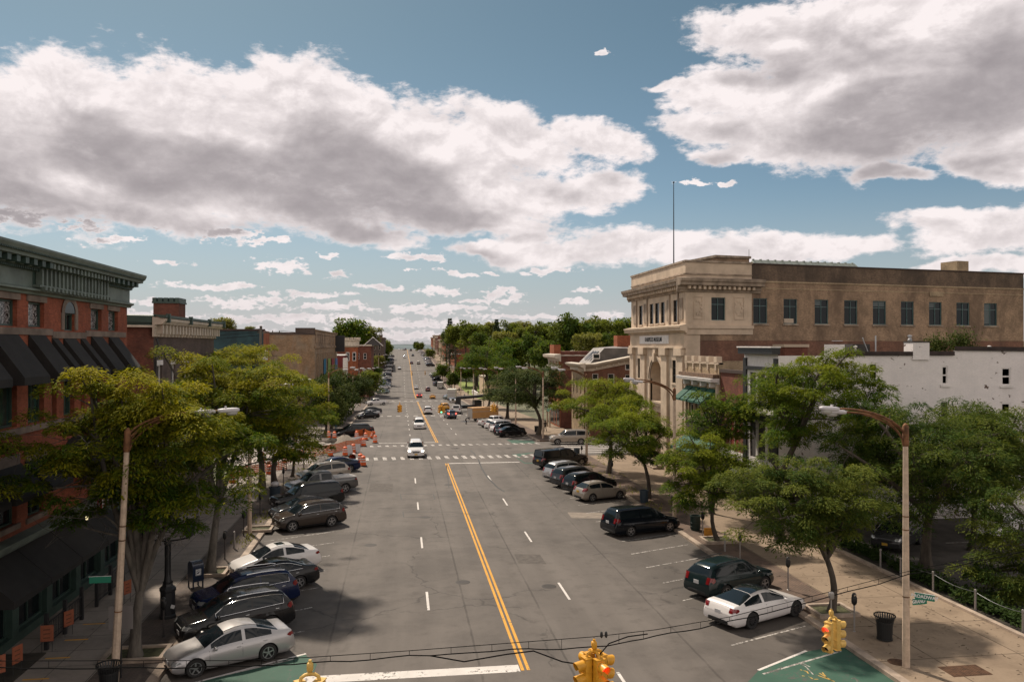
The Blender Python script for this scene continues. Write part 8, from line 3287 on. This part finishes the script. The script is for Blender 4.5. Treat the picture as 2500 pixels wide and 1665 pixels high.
# ------------------------------------------------------------------ left pavement: orange yard signs, patio rail, flag
M_OSIGN = mat('orange board', (.26, .075, .035), .6, var=.15, vscale=6)
for i, (x, y, w_, rzv, lab) in enumerate(((117, 1590, .46, 8, 'orange board facing the camera in the planting strip'), (170, 1550, .46, 62, 'orange board turned edgeways, next to the patio rail'), (45, 1645, .46, 70, 'orange board turned edgeways nearest the camera'),
           (-2, 1672, .46, 40, 'orange board at the very left edge'), (313, 1470, .42, 60, 'orange board beside the trunk of the big left locust'))):
 p = G(x, y, .2)
 t = thing('yard_sign', lab, 'sign', (p.x, p.y, .2), R(rzv), 'orange boards on stakes', False)
 mb = MB().box((-w_/2, -.01, .42), (w_/2, .01, 1.05))
 b = obj('board', mb, M_OSIGN, t)
 mb = MB()
 for k in range(3):
  mb.box((-w_/2 + .1, -.013, .86 - .16 * k), (w_/2 - .12, -.0105, .90 - .16 * k))
 obj('printed_lines', mb, mat('board print', (.10, .04, .02), .7), b)
 mb = MB().tube([(-w_/2 + .05, 0, 0), (-w_/2 + .05, 0, .5)], .012, 4)
 mb.tube([(w_/2 - .05, 0, 0), (w_/2 - .05, 0, .5)], .012, 4)
 obj('stake', mb, M_BLK, t)
t = thing('patio_fence', 'black metal patio railing with square posts in front of the brick block', 'fence', (-14, 40, .15))
prev = None
for k in range(8):
 yq = 33.8 + k * 1.75
 mb = MB().cbox((-13.9, yq, .85), (.14, .14, 1.45))
 obj('post', mb, M_BLACKP, t)
 if prev is not None and k not in (3, 6):
  mb = MB()
  for z in (.35, 1.15):
   mb.box((-13.92, prev + .08, z), (-13.88, yq - .08, z + .04))
  for j in range(1, 11):
   yy_ = prev + (yq - prev) * j / 11
   mb.box((-13.91, yy_ - .01, .39), (-13.89, yy_ + .01, 1.15))
  obj('rail_panel', mb, M_BLACKP, t)
 prev = yq
p = PX(262, 1210, -14.4)
t = thing('flag', 'striped red and white flag hanging from a slanting pole on the brick block', 'flag', tuple(p))
mb = MB().tube([(-15.4, p.y, p.z + .4), (p.x + .7, p.y, p.z + 1.6)], .03, 6)
obj('pole', mb, M_TRIM, t)
m = bpy.data.materials.new('flag cloth')
m.use_nodes = True
T = NT(m.node_tree)
o_ = T.n('ShaderNodeTexCoord').outputs['Generated']
s_ = T.sep(o_)
st = T.ramp(T.m('SINE', T.m('MULTIPLY', s_[0], 2 * math.pi * 6.5)), -.1, .1)
cc = T.mix(st, (.36, .03, .035), (.55, .50, .49))
cc = T.mix(T.m('MULTIPLY', T.ramp(s_[0], .46, .45), T.ramp(s_[2], .55, .56)), cc, (.02, .03, .09))
T.set(m.node_tree.nodes['Principled BSDF'].inputs['Base Color'], cc)
mb = MB()
rows = []
for i in range(13):
 f = i / 12
 rows.append([(p.x - .55 + 1.15 * f * (1 - .25 * v), p.y + .10 * math.sin(f * 9 + v * 2) * v, p.z + .95 + .55 * f - 1.75 * v) for v in (0, .25, .5, .75, 1)])
mb.grid(rows)
obj('cloth', mb, m, t, True)

# ------------------------------------------------------------------ roadworks on the left corner
M_BORG = mat('barrel orange', (.68, .115, .022), .5)
M_BWHT = mat('barrel band white', (.62, .58, .56), .4)
def make_barrel():
 t = thing('traffic_barrel', '', 'traffic barrel', (0, 0, 0), 0, 'orange construction barrels', False)
 mb = MB()
 mb.lathe([(.30, .05), (.29, .28), (.275, .29), (.27, .52), (.255, .53), (.25, .76), (.235, .77), (.225, .95), (.12, 1.0), (0, 1.0)], 16)
 mb.tube([(-.1, 0, 1.0), (-.08, 0, 1.09), (.08, 0, 1.09), (.1, 0, 1.0)], .02, 5)
 obj('drum', mb, M_BORG, t, True, autosm=35)
 for z, r in ((.40, .279), (.64, .259)):
  mb = MB()
  mb.lathe([(r, z), (r - .006, z + .13)], 16)
  obj('band', mb, M_BWHT, t, True)
 mb = MB()
 mb.lathe([(.40, 0), (.40, .06), (.3, .08)], 16)
 obj('base', mb, M_BLK, t, True, autosm=30)
 return t
b0 = make_barrel()
index_children()
BAR = [(887, 1137, 0, 'barrel nearest the end of the left parked row'), (880, 1131, 0, 'barrel directly behind the one at the end of the parked row'), (860, 1118, 80, 'barrel lying on its side by the white sheet'), (863, 1105, 0, 'barrel standing against the white sheet'),
  (843, 1112, 0, 'barrel left of the white sheet'), (807, 1113, 0, 'barrel at the near end of the orange netting'), (888, 1089, 0, 'barrel at the corner of the torn netting'), (916, 1081, 0, 'barrel closest to the traffic lane'), (908, 1070, 24, 'tilted barrel behind the one closest to the traffic lane'),
  (871, 1070, 0, 'barrel in front of the black van like car'), (817, 1071, 0, 'barrel beside the sand pile and lamp post'), (803, 1070, 0, 'barrel just left of the far left lamp post'), (723, 1088, 0, 'barrel behind the bare branches'), (716, 1117, 0, 'barrel seen through the bare branches'),
  (658, 1160, 0, 'barrel on the pavement behind a tree trunk'), (568, 1181, 0, 'barrel half hidden by leaves on the left pavement'), (640, 1128, 0, 'barrel deep among the branches'), (893, 1074, 0, 'barrel among the kerb stones by the excavation')]
for i, (x, y, tilt, lab) in enumerate(BAR):
 o = b0 if i == 0 else copy_tree(b0)
 p = G(x, y, .02)
 o.location = (p.x, p.y, zg(p.y) + (.02 if not tilt else .1))
 o.rotation_euler = (0, R(tilt), R(40 * i))
 o['label'] = 'orange and white ' + lab
def net_fence(label, pts, h=1.0):
 P = [G(*q) for q in pts]
 t = thing('safety_net', label, 'fence', tuple(P[0]), 0, 'orange safety netting')
 mb = MB()
 for a, b in zip(P[:-1], P[1:]):
  L = (b - a).length
  n = max(2, int(L / .22))
  for i in range(n + 1):
   q = a + (b - a) * i / n
   q2 = a + (b - a) * min(1, (i + .5) / n)
   s = .12 * math.sin(math.pi * i / n)
   mb.face([(q.x, q.y, q.z + .1), (q.x + .04, q.y + .07, q.z + .1), (q.x + .04, q.y + .07, q.z + h - s), (q.x, q.y, q.z + h - s)])
  for k in range(6):
   za = .12 + (h - .14) * k / 5
   for i in range(n):
    q, q2 = a + (b - a) * i / n, a + (b - a) * (i + 1) / n
    s, s2 = .12 * math.sin(math.pi * i / n), .12 * math.sin(math.pi * (i + 1) / n)
    mb.face([(q.x, q.y, q.z + za - s), (q2.x, q2.y, q2.z + za - s2), (q2.x, q2.y, q2.z + za - s2 + .10), (q.x, q.y, q.z + za - s + .10)])
 obj('netting', mb, mat('net orange', (.62, .15, .035), .7), t)
 for q in P:
  mb = MB().tube([(q.x, q.y, q.z), (q.x, q.y, q.z + h + .1)], .025, 5)
  obj('stake', mb, M_RUST, t)
net_fence('orange safety netting strung along the near side of the roadworks', [(690, 1132), (740, 1118), (790, 1110), (845, 1098), (886, 1088)])
net_fence('orange safety netting in front of the black van like car', [(868, 1066), (890, 1064), (912, 1072)])
net_fence('orange safety netting sagging across the left pavement', [(560, 1172), (610, 1163), (660, 1152), (700, 1150)])
p = G(842, 1079)
mb = MB()
rng2 = random.Random(4)
mb.lathe([(2.0, -.05), (1.5, .22), (.9, .55), (.35, .88), (0, .98)], 18, Matrix.Translation((p.x, p.y, zg(p.y))))
mb.v = [(x + rng2.uniform(-.12, .12), y + rng2.uniform(-.12, .12), z + rng2.uniform(-.03, .04)) for x, y, z in mb.v]
solo('sand_pile', mb, mat('grey sand', (.20, .17, .14), .95, var=.2, vscale=4, bump=.5), 'cone of grey sand behind the barrels', 'sand pile', (p.x, p.y, zg(p.y)), None, True)
p = G(813, 1080)
mb = MB()
mb.lathe([(1.1, -.05), (.8, .3), (.3, .55), (0, .6)], 12, Matrix.Translation((p.x, p.y, zg(p.y))))
mb.v = [(x + rng2.uniform(-.15, .15), y + rng2.uniform(-.15, .15), z) for x, y, z in mb.v]
solo('earth_pile', mb, M_DIRT, 'small dark heap of earth beside the far left lamp post', 'earth pile', (p.x, p.y, zg(p.y)), None, True)
for i, (x0, y0, x1, y1, h, lab) in enumerate(((846, 1108, 880, 1104, .9, 'white plastic sheet propped among the barrels'), (845, 1078, 886, 1074, .45, 'low white concrete form beside the sand pile'))):
 a, b = G(x0, y0), G(x1, y1)
 mb = MB()
 mb.grid([[(a.x + (b.x - a.x) * k / 6, a.y + (b.y - a.y) * k / 6 + .25 * v, zg(a.y) + h * v + .05 * math.sin(k * 2)) for k in range(7)] for v in (0, .5, 1)])
 mb.grid([[(a.x + (b.x - a.x) * k / 6, a.y + .15 + (b.y - a.y) * k / 6 + .25 * v, zg(a.y) + h * v + .05 * math.sin(k * 2)) for k in range(7)] for v in (0, .5, 1)])
 solo('white_sheet' if i == 0 else 'kerb_form', mb, mat('white sheeting', (.58, .55, .55), .6), lab, 'sheet' if i == 0 else 'form', tuple(a), None, True)

# ------------------------------------------------------------------ signals and wires
M_SY = mat('signal yellow', (.62, .30, .022), .45, var=.12, vscale=6)
M_SPALE = mat('signal yellow faded', (.60, .38, .095), .5, var=.12, vscale=6)
M_RED = mat('lit red lens', (.7, .03, .03), .3, emit=(1, .03, .02), estr=2.2)
M_GRN = mat('lit green lens', (.1, .7, .45), .3, emit=(.1, 1, .55), estr=2.5)
M_OFF = mat('unlit lens', (.010, .008, .008), .25)
def signal_cluster(label, loc, faces, m, sc=1.0, lit=None, group='traffic signals hanging over the street'):
 """faces: bearings the heads look to (degrees, 0 = +X); every head has three lamps"""
 t = thing('traffic_signal', label, 'traffic signal', loc, 0, group, False)
 t.scale = (sc, sc, sc)
 mb = MB()
 mb.tube([(0, 0, 0), (0, 0, -.34)], .035, 8)
 mb.rbox((0, 0, -.15), (.14, .14, .2), .5)
 for a in faces:
  c, s = math.cos(R(a)), math.sin(R(a))
  mb.tube([(0, 0, -.30), (c * .12, s * .12, -.30), (c * .20, s * .20, -.34), (c * .22, s * .22, -.42)], .04, 7)
 obj('hanger', mb, m, t, True)
 for k, a in enumerate(faces):
  M = Matrix.Rotation(R(a), 4, 'Z') @ Matrix.Translation((.22, 0, 0))
  mb = MB()
  mb.rbox((0, 0, -.92), (.20, .26, 1.04), .22, M)
  for z in (-.42, -.75, -1.09, -1.43):
   mb.box((-.105, -.135, z - .012), (.105, .135, z + .012), M)
  hd = obj('signal_head', mb, m, t, True, autosm=40)
  for q in range(3):
   z = -.59 - .335 * q
   mb = MB()
   rows = []
   for f, ln in ((0, .0), (1, .26)):
    row = []
    for i in range(15):
     th = R(-60) + R(300) * i / 14
     cut = 1.0 if f == 0 else (1.0 - .35 * (1 - math.cos(th - R(90))) / 2)
     row.append(M @ Vector((.10 + ln * cut, .125 * math.cos(th), z + .125 * math.sin(th) - .03 * f)))
    rows.append(row)
   mb.grid(rows)
   v = obj('visor', mb, m, hd, True)
   mb = MB()
   mb.lathe([(0, .135), (.07, .125), (.115, .108)], 14, M @ Matrix.Translation((0, 0, z)), 'x')
   lm = M_OFF
   if lit and lit.get(k) == q:
    lm = M_RED if q == 0 else M_GRN
   obj('lens', mb, lm, hd, True)
 return t
M_WIRE = mat('wire sheath', (.012, .012, .012), 1.0, 0, .02)
# the diagonal span wire over the near crossing
ZW = 6.15
def wp(x, y, z):
 """a point of the span wire at height z"""
 d = (H - z) / ((y - Y0) / F)
 return pt(x, y, d)
W_ = [wp(-260, 1622, 6.35), wp(0, 1611, 6.2), wp(300, 1610, 6.1), wp(560, 1610, 6.05), wp(758, 1602, 6.02), wp(1000, 1586, 6.0), wp(1250, 1567, 6.0), wp(1450, 1552, 6.0), wp(1600, 1535, 6.05), wp(1780, 1504, 6.1), wp(2028, 1442, 6.2), wp(2216, 1393, 6.3), wp(2500, 1335, 6.45)]
t = thing('span_wire', 'twin black span wires carrying the near traffic signals across the view', 'wire', tuple(W_[7]))
mb = MB().tube(W_, .008, 5)
obj('top_wire', mb, M_WIRE, t, True)
mb = MB()
low = []
for i, p in enumerate(W_):
 sag = (.10, .12, .13, .10, .10, .10, .12, .22, .12, .10, .10, .09, .1)[i]
 low.append(p - Vector((0, 0, sag)))
fine = []
for i in range(len(low) - 1):
 for k in range(5):
  f = k / 5
  q = low[i].lerp(low[i + 1], f)
  fine.append(q + Vector((0, 0, -.03 * math.sin(math.pi * f) + .012 * math.sin(i * 3 + k * 2.2))))
fine.append(low[-1])
mb.tube(fine, .0125, 5)
a, b = fine[26], fine[35]
mb.tube([a, a.lerp(b, .2) - Vector((0, 0, .16)), a.lerp(b, .45) - Vector((0, 0, .06)), a.lerp(b, .62) - Vector((0, 0, .02)), a.lerp(b, .8) - Vector((0, 0, .28)), b - Vector((0, 0, .42))], .015, 5)
mb.tube([b - Vector((0, 0, .42)), b - Vector((.25, 0, .62)), b - Vector((.42, 0, .85)), b - Vector((.3, .05, 1.02)), b - Vector((.12, .05, .6))], .011, 5)
mb.tube([b + Vector((.1, 0, -.2)), b + Vector((.35, .08, .02)), b + Vector((.8, .2, .10)), b + Vector((1.3, .4, .06))], .014, 5)
obj('cable', mb, M_WIRE, t, True)
mb = MB()
for i in range(3, len(fine) - 2, 2):
 i0 = min(len(W_) - 2, i // 5)
 q = W_[i0].lerp(W_[i0 + 1], (i % 5) / 5)
 mb.tube([q, fine[i]], .006, 3, False)
obj('tie', mb, M_WIRE, t)
mb = MB()
q = W_[7] + Vector((.22, .03, .04))
for s_ in (-1, 1):
 mb.rbox(tuple(q + Vector((s_ * .05, 0, -.02))), (.06, .06, .14), .8)
obj('clamp', mb, M_BLK, t)
c = W_[7]
signal_cluster('big four faced yellow signal hanging nearest the camera, one red lamp lit', (c.x, c.y, c.z - .05), (-118 + 48, -118 + 138, -118 - 42, 110), M_SY, .85, {0: 0})
c = wp(2028, 1478, 5.98)
signal_cluster('pair of faded yellow signals hanging over the right green box', (W_[10].x, W_[10].y, W_[10].z - .42), (-142, 12), M_SPALE, .70, {0: 0})
mb = MB().tube([W_[10], (W_[10].x, W_[10].y, W_[10].z - .45)], .016, 6)
mb.rbox((W_[10].x, W_[10].y, W_[10].z - .1), (.12, .12, .18), .5)
o = obj('drop_rod', mb, M_MPOLE, t)
signal_cluster('pair of faded yellow signals hanging over the left green box, cut by the picture edge', (W_[4].x, W_[4].y, W_[4].z - .05), (-150, -20), M_SPALE, .92)
# two span wires over the side street crossing and its small signals
def span(label, pts, rad=.02, lows=0):
 t = thing('span_wire', label, 'wire', tuple(pts[0]), 0, 'wires over the street')
 mb = MB()
 for k in range(1 + lows):
  fine = []
  for i in range(25):
   f = i / 24
   a = pts[0].lerp(pts[-1], f)
   fine.append(a + Vector((0, 0, -(.9 + .8 * k) * math.sin(math.pi * f))))
  mb.tube(fine, rad, 4, False)
 obj('wires', mb, M_WIRE, t)
ya = 103.0
span('thin wires strung over the first side street crossing', [Vector((-10.4, 117, 6.2)), Vector((19.0, 106, 6.6))], .016, 1)
d_ = 99
for x, y, fc, lit, lab in ((976, 982, (60, 240), None, 'two small yellow signals hanging back to back over the left lane'), (1078, 984, (-95, 20, 180), {0: 2}, 'small yellow signals with a lit green lamp over the right lanes'), (1206, 981, (-60, 150), None, 'small yellow signals hanging in front of the dark locust')):
 q = pt(x, y, d_)
 signal_cluster(lab, tuple(q), fc, M_SY, .85, lit)
for x, y, lab in ((1006, 905, 'tiny yellow signal over the second crossing near the yellow line'), (1038, 904, 'tiny yellow signal over the second crossing on the right')):
 q = pt(x, y, 236)
 signal_cluster(lab, tuple(q), (-90, 90), M_SY, .95, None)
span('thin wires strung over the second crossing', [Vector((-10.4, 236, 5.4)), Vector((19.4, 236, 5.4))], .025)
for i, Y in enumerate((520, 560, 600)):
 span('thin wires across the street near the crest, %s' % ('lowest', 'middle', 'topmost')[i], [Vector((-11, Y, zg(Y) + 9.5)), Vector((24, Y, zg(Y) + 9.2))], .05)
# wooden utility pole on the left corner
p = pt(637, 900, 84)
t = thing('utility_pole', 'tall grey wooden utility pole standing before the old brick hall', 'utility pole', (p.x, p.y, 0))
mb = MB().tube([(p.x - .12, p.y, 0), (p.x, p.y, 14.2)], [.20, .14], 9)
obj('pole', mb, M_BARK_G, t, True)
mb = MB().cbox((p.x + .9, p.y, 13.5), (2.6, .12, .12))
for k in range(4):
 mb.lathe([(.05, 13.55), (.06, 13.62), (.03, 13.72)], 7, Matrix.Translation((p.x - .2 + .7 * k, p.y, 0)))
obj('cross_arm', mb, M_BARK_G, t)
mb = MB()
for k in range(3):
 a = Vector((p.x - .1, p.y, 13.9 - .35 * k))
 mb.tube([a, a + Vector((-5, -3, -.5)), a + Vector((-14, -9, -.8 + .2 * k))], .02, 4, False)
mb.tube([Vector((p.x + 2, p.y, 13.7)), Vector((p.x + 9, p.y + 25, 12.9)), Vector((p.x + 12, p.y + 60, 13.4))], .02, 4, False)
obj('line', mb, M_WIRE, t)
mb = MB()
mb.lathe([(.28, 10.6), (.28, 11.5), (.1, 11.6)], 10, Matrix.Translation((p.x + .45, p.y, 0)))
obj('transformer', mb, M_LUM, t)
p = G(742, 1146, .1)
mb = MB().tube([(p.x, p.y, 0), (p.x, p.y, 3.3)], .07, 8)
mb.rbox((p.x, p.y, 3.35), (.2, .2, .12), .6)
solo('signal_post', mb, M_MPOLE, 'slim grey post at the roadworks corner', 'post', (p.x, p.y, 0))

# ------------------------------------------------------------------ people
def person(label, x, y, pose, top, legs, skin=(.30, .19, .13), face=180, h=1.74, z=None, hair=(.02, .015, .012)):
 """one skinned body; the clothing is material on it, hair is a child"""
 J = {}
 if pose == 'bend':
  pts = dict(pel=(0, -.18, .90), wst=(0, -.02, 1.06), chs=(0, .30, 1.20), nek=(0, .46, 1.20), hd=(0, .60, 1.16), lsh=(-.19, .36, 1.18), lel=(-.24, .44, .92), lha=(-.20, .58, .72), rsh=(.19, .36, 1.18), rel=(.24, .46, .94), rha=(.20, .62, .76),
     lhp=(-.10, -.18, .86), lkn=(-.12, -.02, .47), lan=(-.12, -.12, .08), lto=(-.13, .06, .03), rhp=(.10, -.18, .86), rkn=(.12, .0, .47), ran=(.12, -.10, .08), rto=(.13, .08, .03))
 else:
  s = .16 if pose == 'walk' else .03
  pts = dict(pel=(0, 0, .94), wst=(0, 0, 1.10), chs=(0, 0, 1.34), nek=(0, 0, 1.50), hd=(0, .02, 1.64), lsh=(-.19, 0, 1.40), lel=(-.25, -.06, 1.12), lha=(-.25, .08, .86), rsh=(.19, 0, 1.40), rel=(.25, -.02, 1.12), rha=(.24, .12, .88),
     lhp=(-.10, 0, .90), lkn=(-.11, s, .49), lan=(-.11, s * .6, .08), lto=(-.12, s * .6 + .17, .03), rhp=(.10, 0, .90), rkn=(.11, -s * .3, .49), ran=(.11, -s * 1.6, .08 + (.05 if pose == 'walk' else 0)), rto=(.12, -s * 1.6 + .16, .03))
 rad = dict(pel=.145, wst=.13, chs=.15, nek=.06, hd=.105, lsh=.075, lel=.048, lha=.036, rsh=.075, rel=.048, rha=.036, lhp=.10, lkn=.062, lan=.045, lto=.038, rhp=.10, rkn=.062, ran=.045, rto=.038)
 names = list(pts)
 E = [('pel', 'wst'), ('wst', 'chs'), ('chs', 'nek'), ('nek', 'hd'), ('chs', 'lsh'), ('lsh', 'lel'), ('lel', 'lha'), ('chs', 'rsh'), ('rsh', 'rel'), ('rel', 'rha'), ('pel', 'lhp'), ('lhp', 'lkn'), ('lkn', 'lan'), ('lan', 'lto'), ('pel', 'rhp'), ('rhp', 'rkn'), ('rkn', 'ran'), ('ran', 'rto')]
 me = bpy.data.meshes.new('person')
 sc = h / 1.74
 me.from_pydata([tuple(c * sc for c in pts[n]) for n in names], [(names.index(a), names.index(b)) for a, b in E], [])
 o = bpy.data.objects.new('person', me)
 C.objects.link(o)
 sk = o.modifiers.new('skin', 'SKIN')
 for i, n in enumerate(names):
  v = me.skin_vertices[0].data[i]
  v.radius = (rad[n] * sc, rad[n] * sc * (.8 if n in ('chs', 'wst', 'pel') else 1))
  v.use_root = (n == 'pel')
 sub = o.modifiers.new('sub', 'SUBSURF')
 sub.levels = sub.render_levels = 1
 dg = bpy.context.evaluated_depsgraph_get()
 me2 = bpy.data.meshes.new_from_object(o.evaluated_get(dg))
 o.modifiers.clear()
 o.data = me2
 me2.materials.clear()
 for m_ in (mat('cloth %d' % int(top[0] * 999 + top[2] * 99), top, .85), mat('trousers %d' % int(legs[0] * 999 + legs[2] * 99), legs, .85), mat('skin %d' % int(skin[0] * 99), skin, .6), M_BLK):
  me2.materials.append(m_)
 P = {n: Vector(pts[n]) * sc for n in names}
 for f in me2.polygons:
  c = f.center
  near = min(names, key=lambda n: (c - P[n]).length)
  f.material_index = 2 if near in ('hd', 'nek', 'lha', 'rha') else 3 if near in ('lto', 'rto', 'lan', 'ran') and c.z < .10 else 1 if near in ('lhp', 'rhp', 'lkn', 'rkn', 'lan', 'ran', 'pel', 'lto', 'rto') else 0
  f.use_smooth = True
 mb = MB().rbox(tuple(P['hd'] + Vector((0, -.025, .035))), (.215, .22, .19), .9)
 hr = obj('hair', mb, mat('hair %d' % int(hair[0] * 999), hair, .8), o, True)
 mb = MB().rbox(tuple(P['hd'] + Vector((0, .11, -.01))), (.03, .04, .05), .8)
 for sx in (-1, 1):
  mb.rbox(tuple(P['hd'] + Vector((sx * .108, 0, -.01))), (.02, .05, .06), .8)
 obj('nose_and_ears', mb, mat('skin %d' % int(skin[0] * 99), skin, .6), o, True)
 o.location = (x, y, zg(y) if z is None else z)
 o.rotation_euler = (0, 0, R(face))
 tag(o, label, 'person')
 return o
p = G(1139, 1036)
person('person in dark clothes bending forward behind the open orange trailer', p.x, p.y, 'bend', (.02, .022, .03), (.03, .02, .018), face=-75)
p = G(821, 1052, .15)
person('person in a turquoise top standing beside the lindens', p.x, p.y, 'stand', (.03, .16, .20), (.03, .12, .16), face=200, z=zg(p.y) + .15)
p = G(1331, 1054, .15)
person('person in dark clothes walking under the green door canopy', p.x, p.y, 'walk', (.03, .03, .035), (.02, .02, .025), face=20, z=zg(p.y) + .15)
for (x, y, lab, tp) in ((1121, 958, 'person in black walking up the path beside the lawn', (.02, .02, .02)), (1143, 965, 'person in brown standing by the lawn', (.10, .06, .04)), (1134, 976, 'person in blue walking at the lawn corner', (.03, .05, .14))):
 p = G(x, y, .15)
 person(lab, p.x, p.y, 'walk', tp, (.02, .02, .03), face=0, z=zg(p.y) + .15)
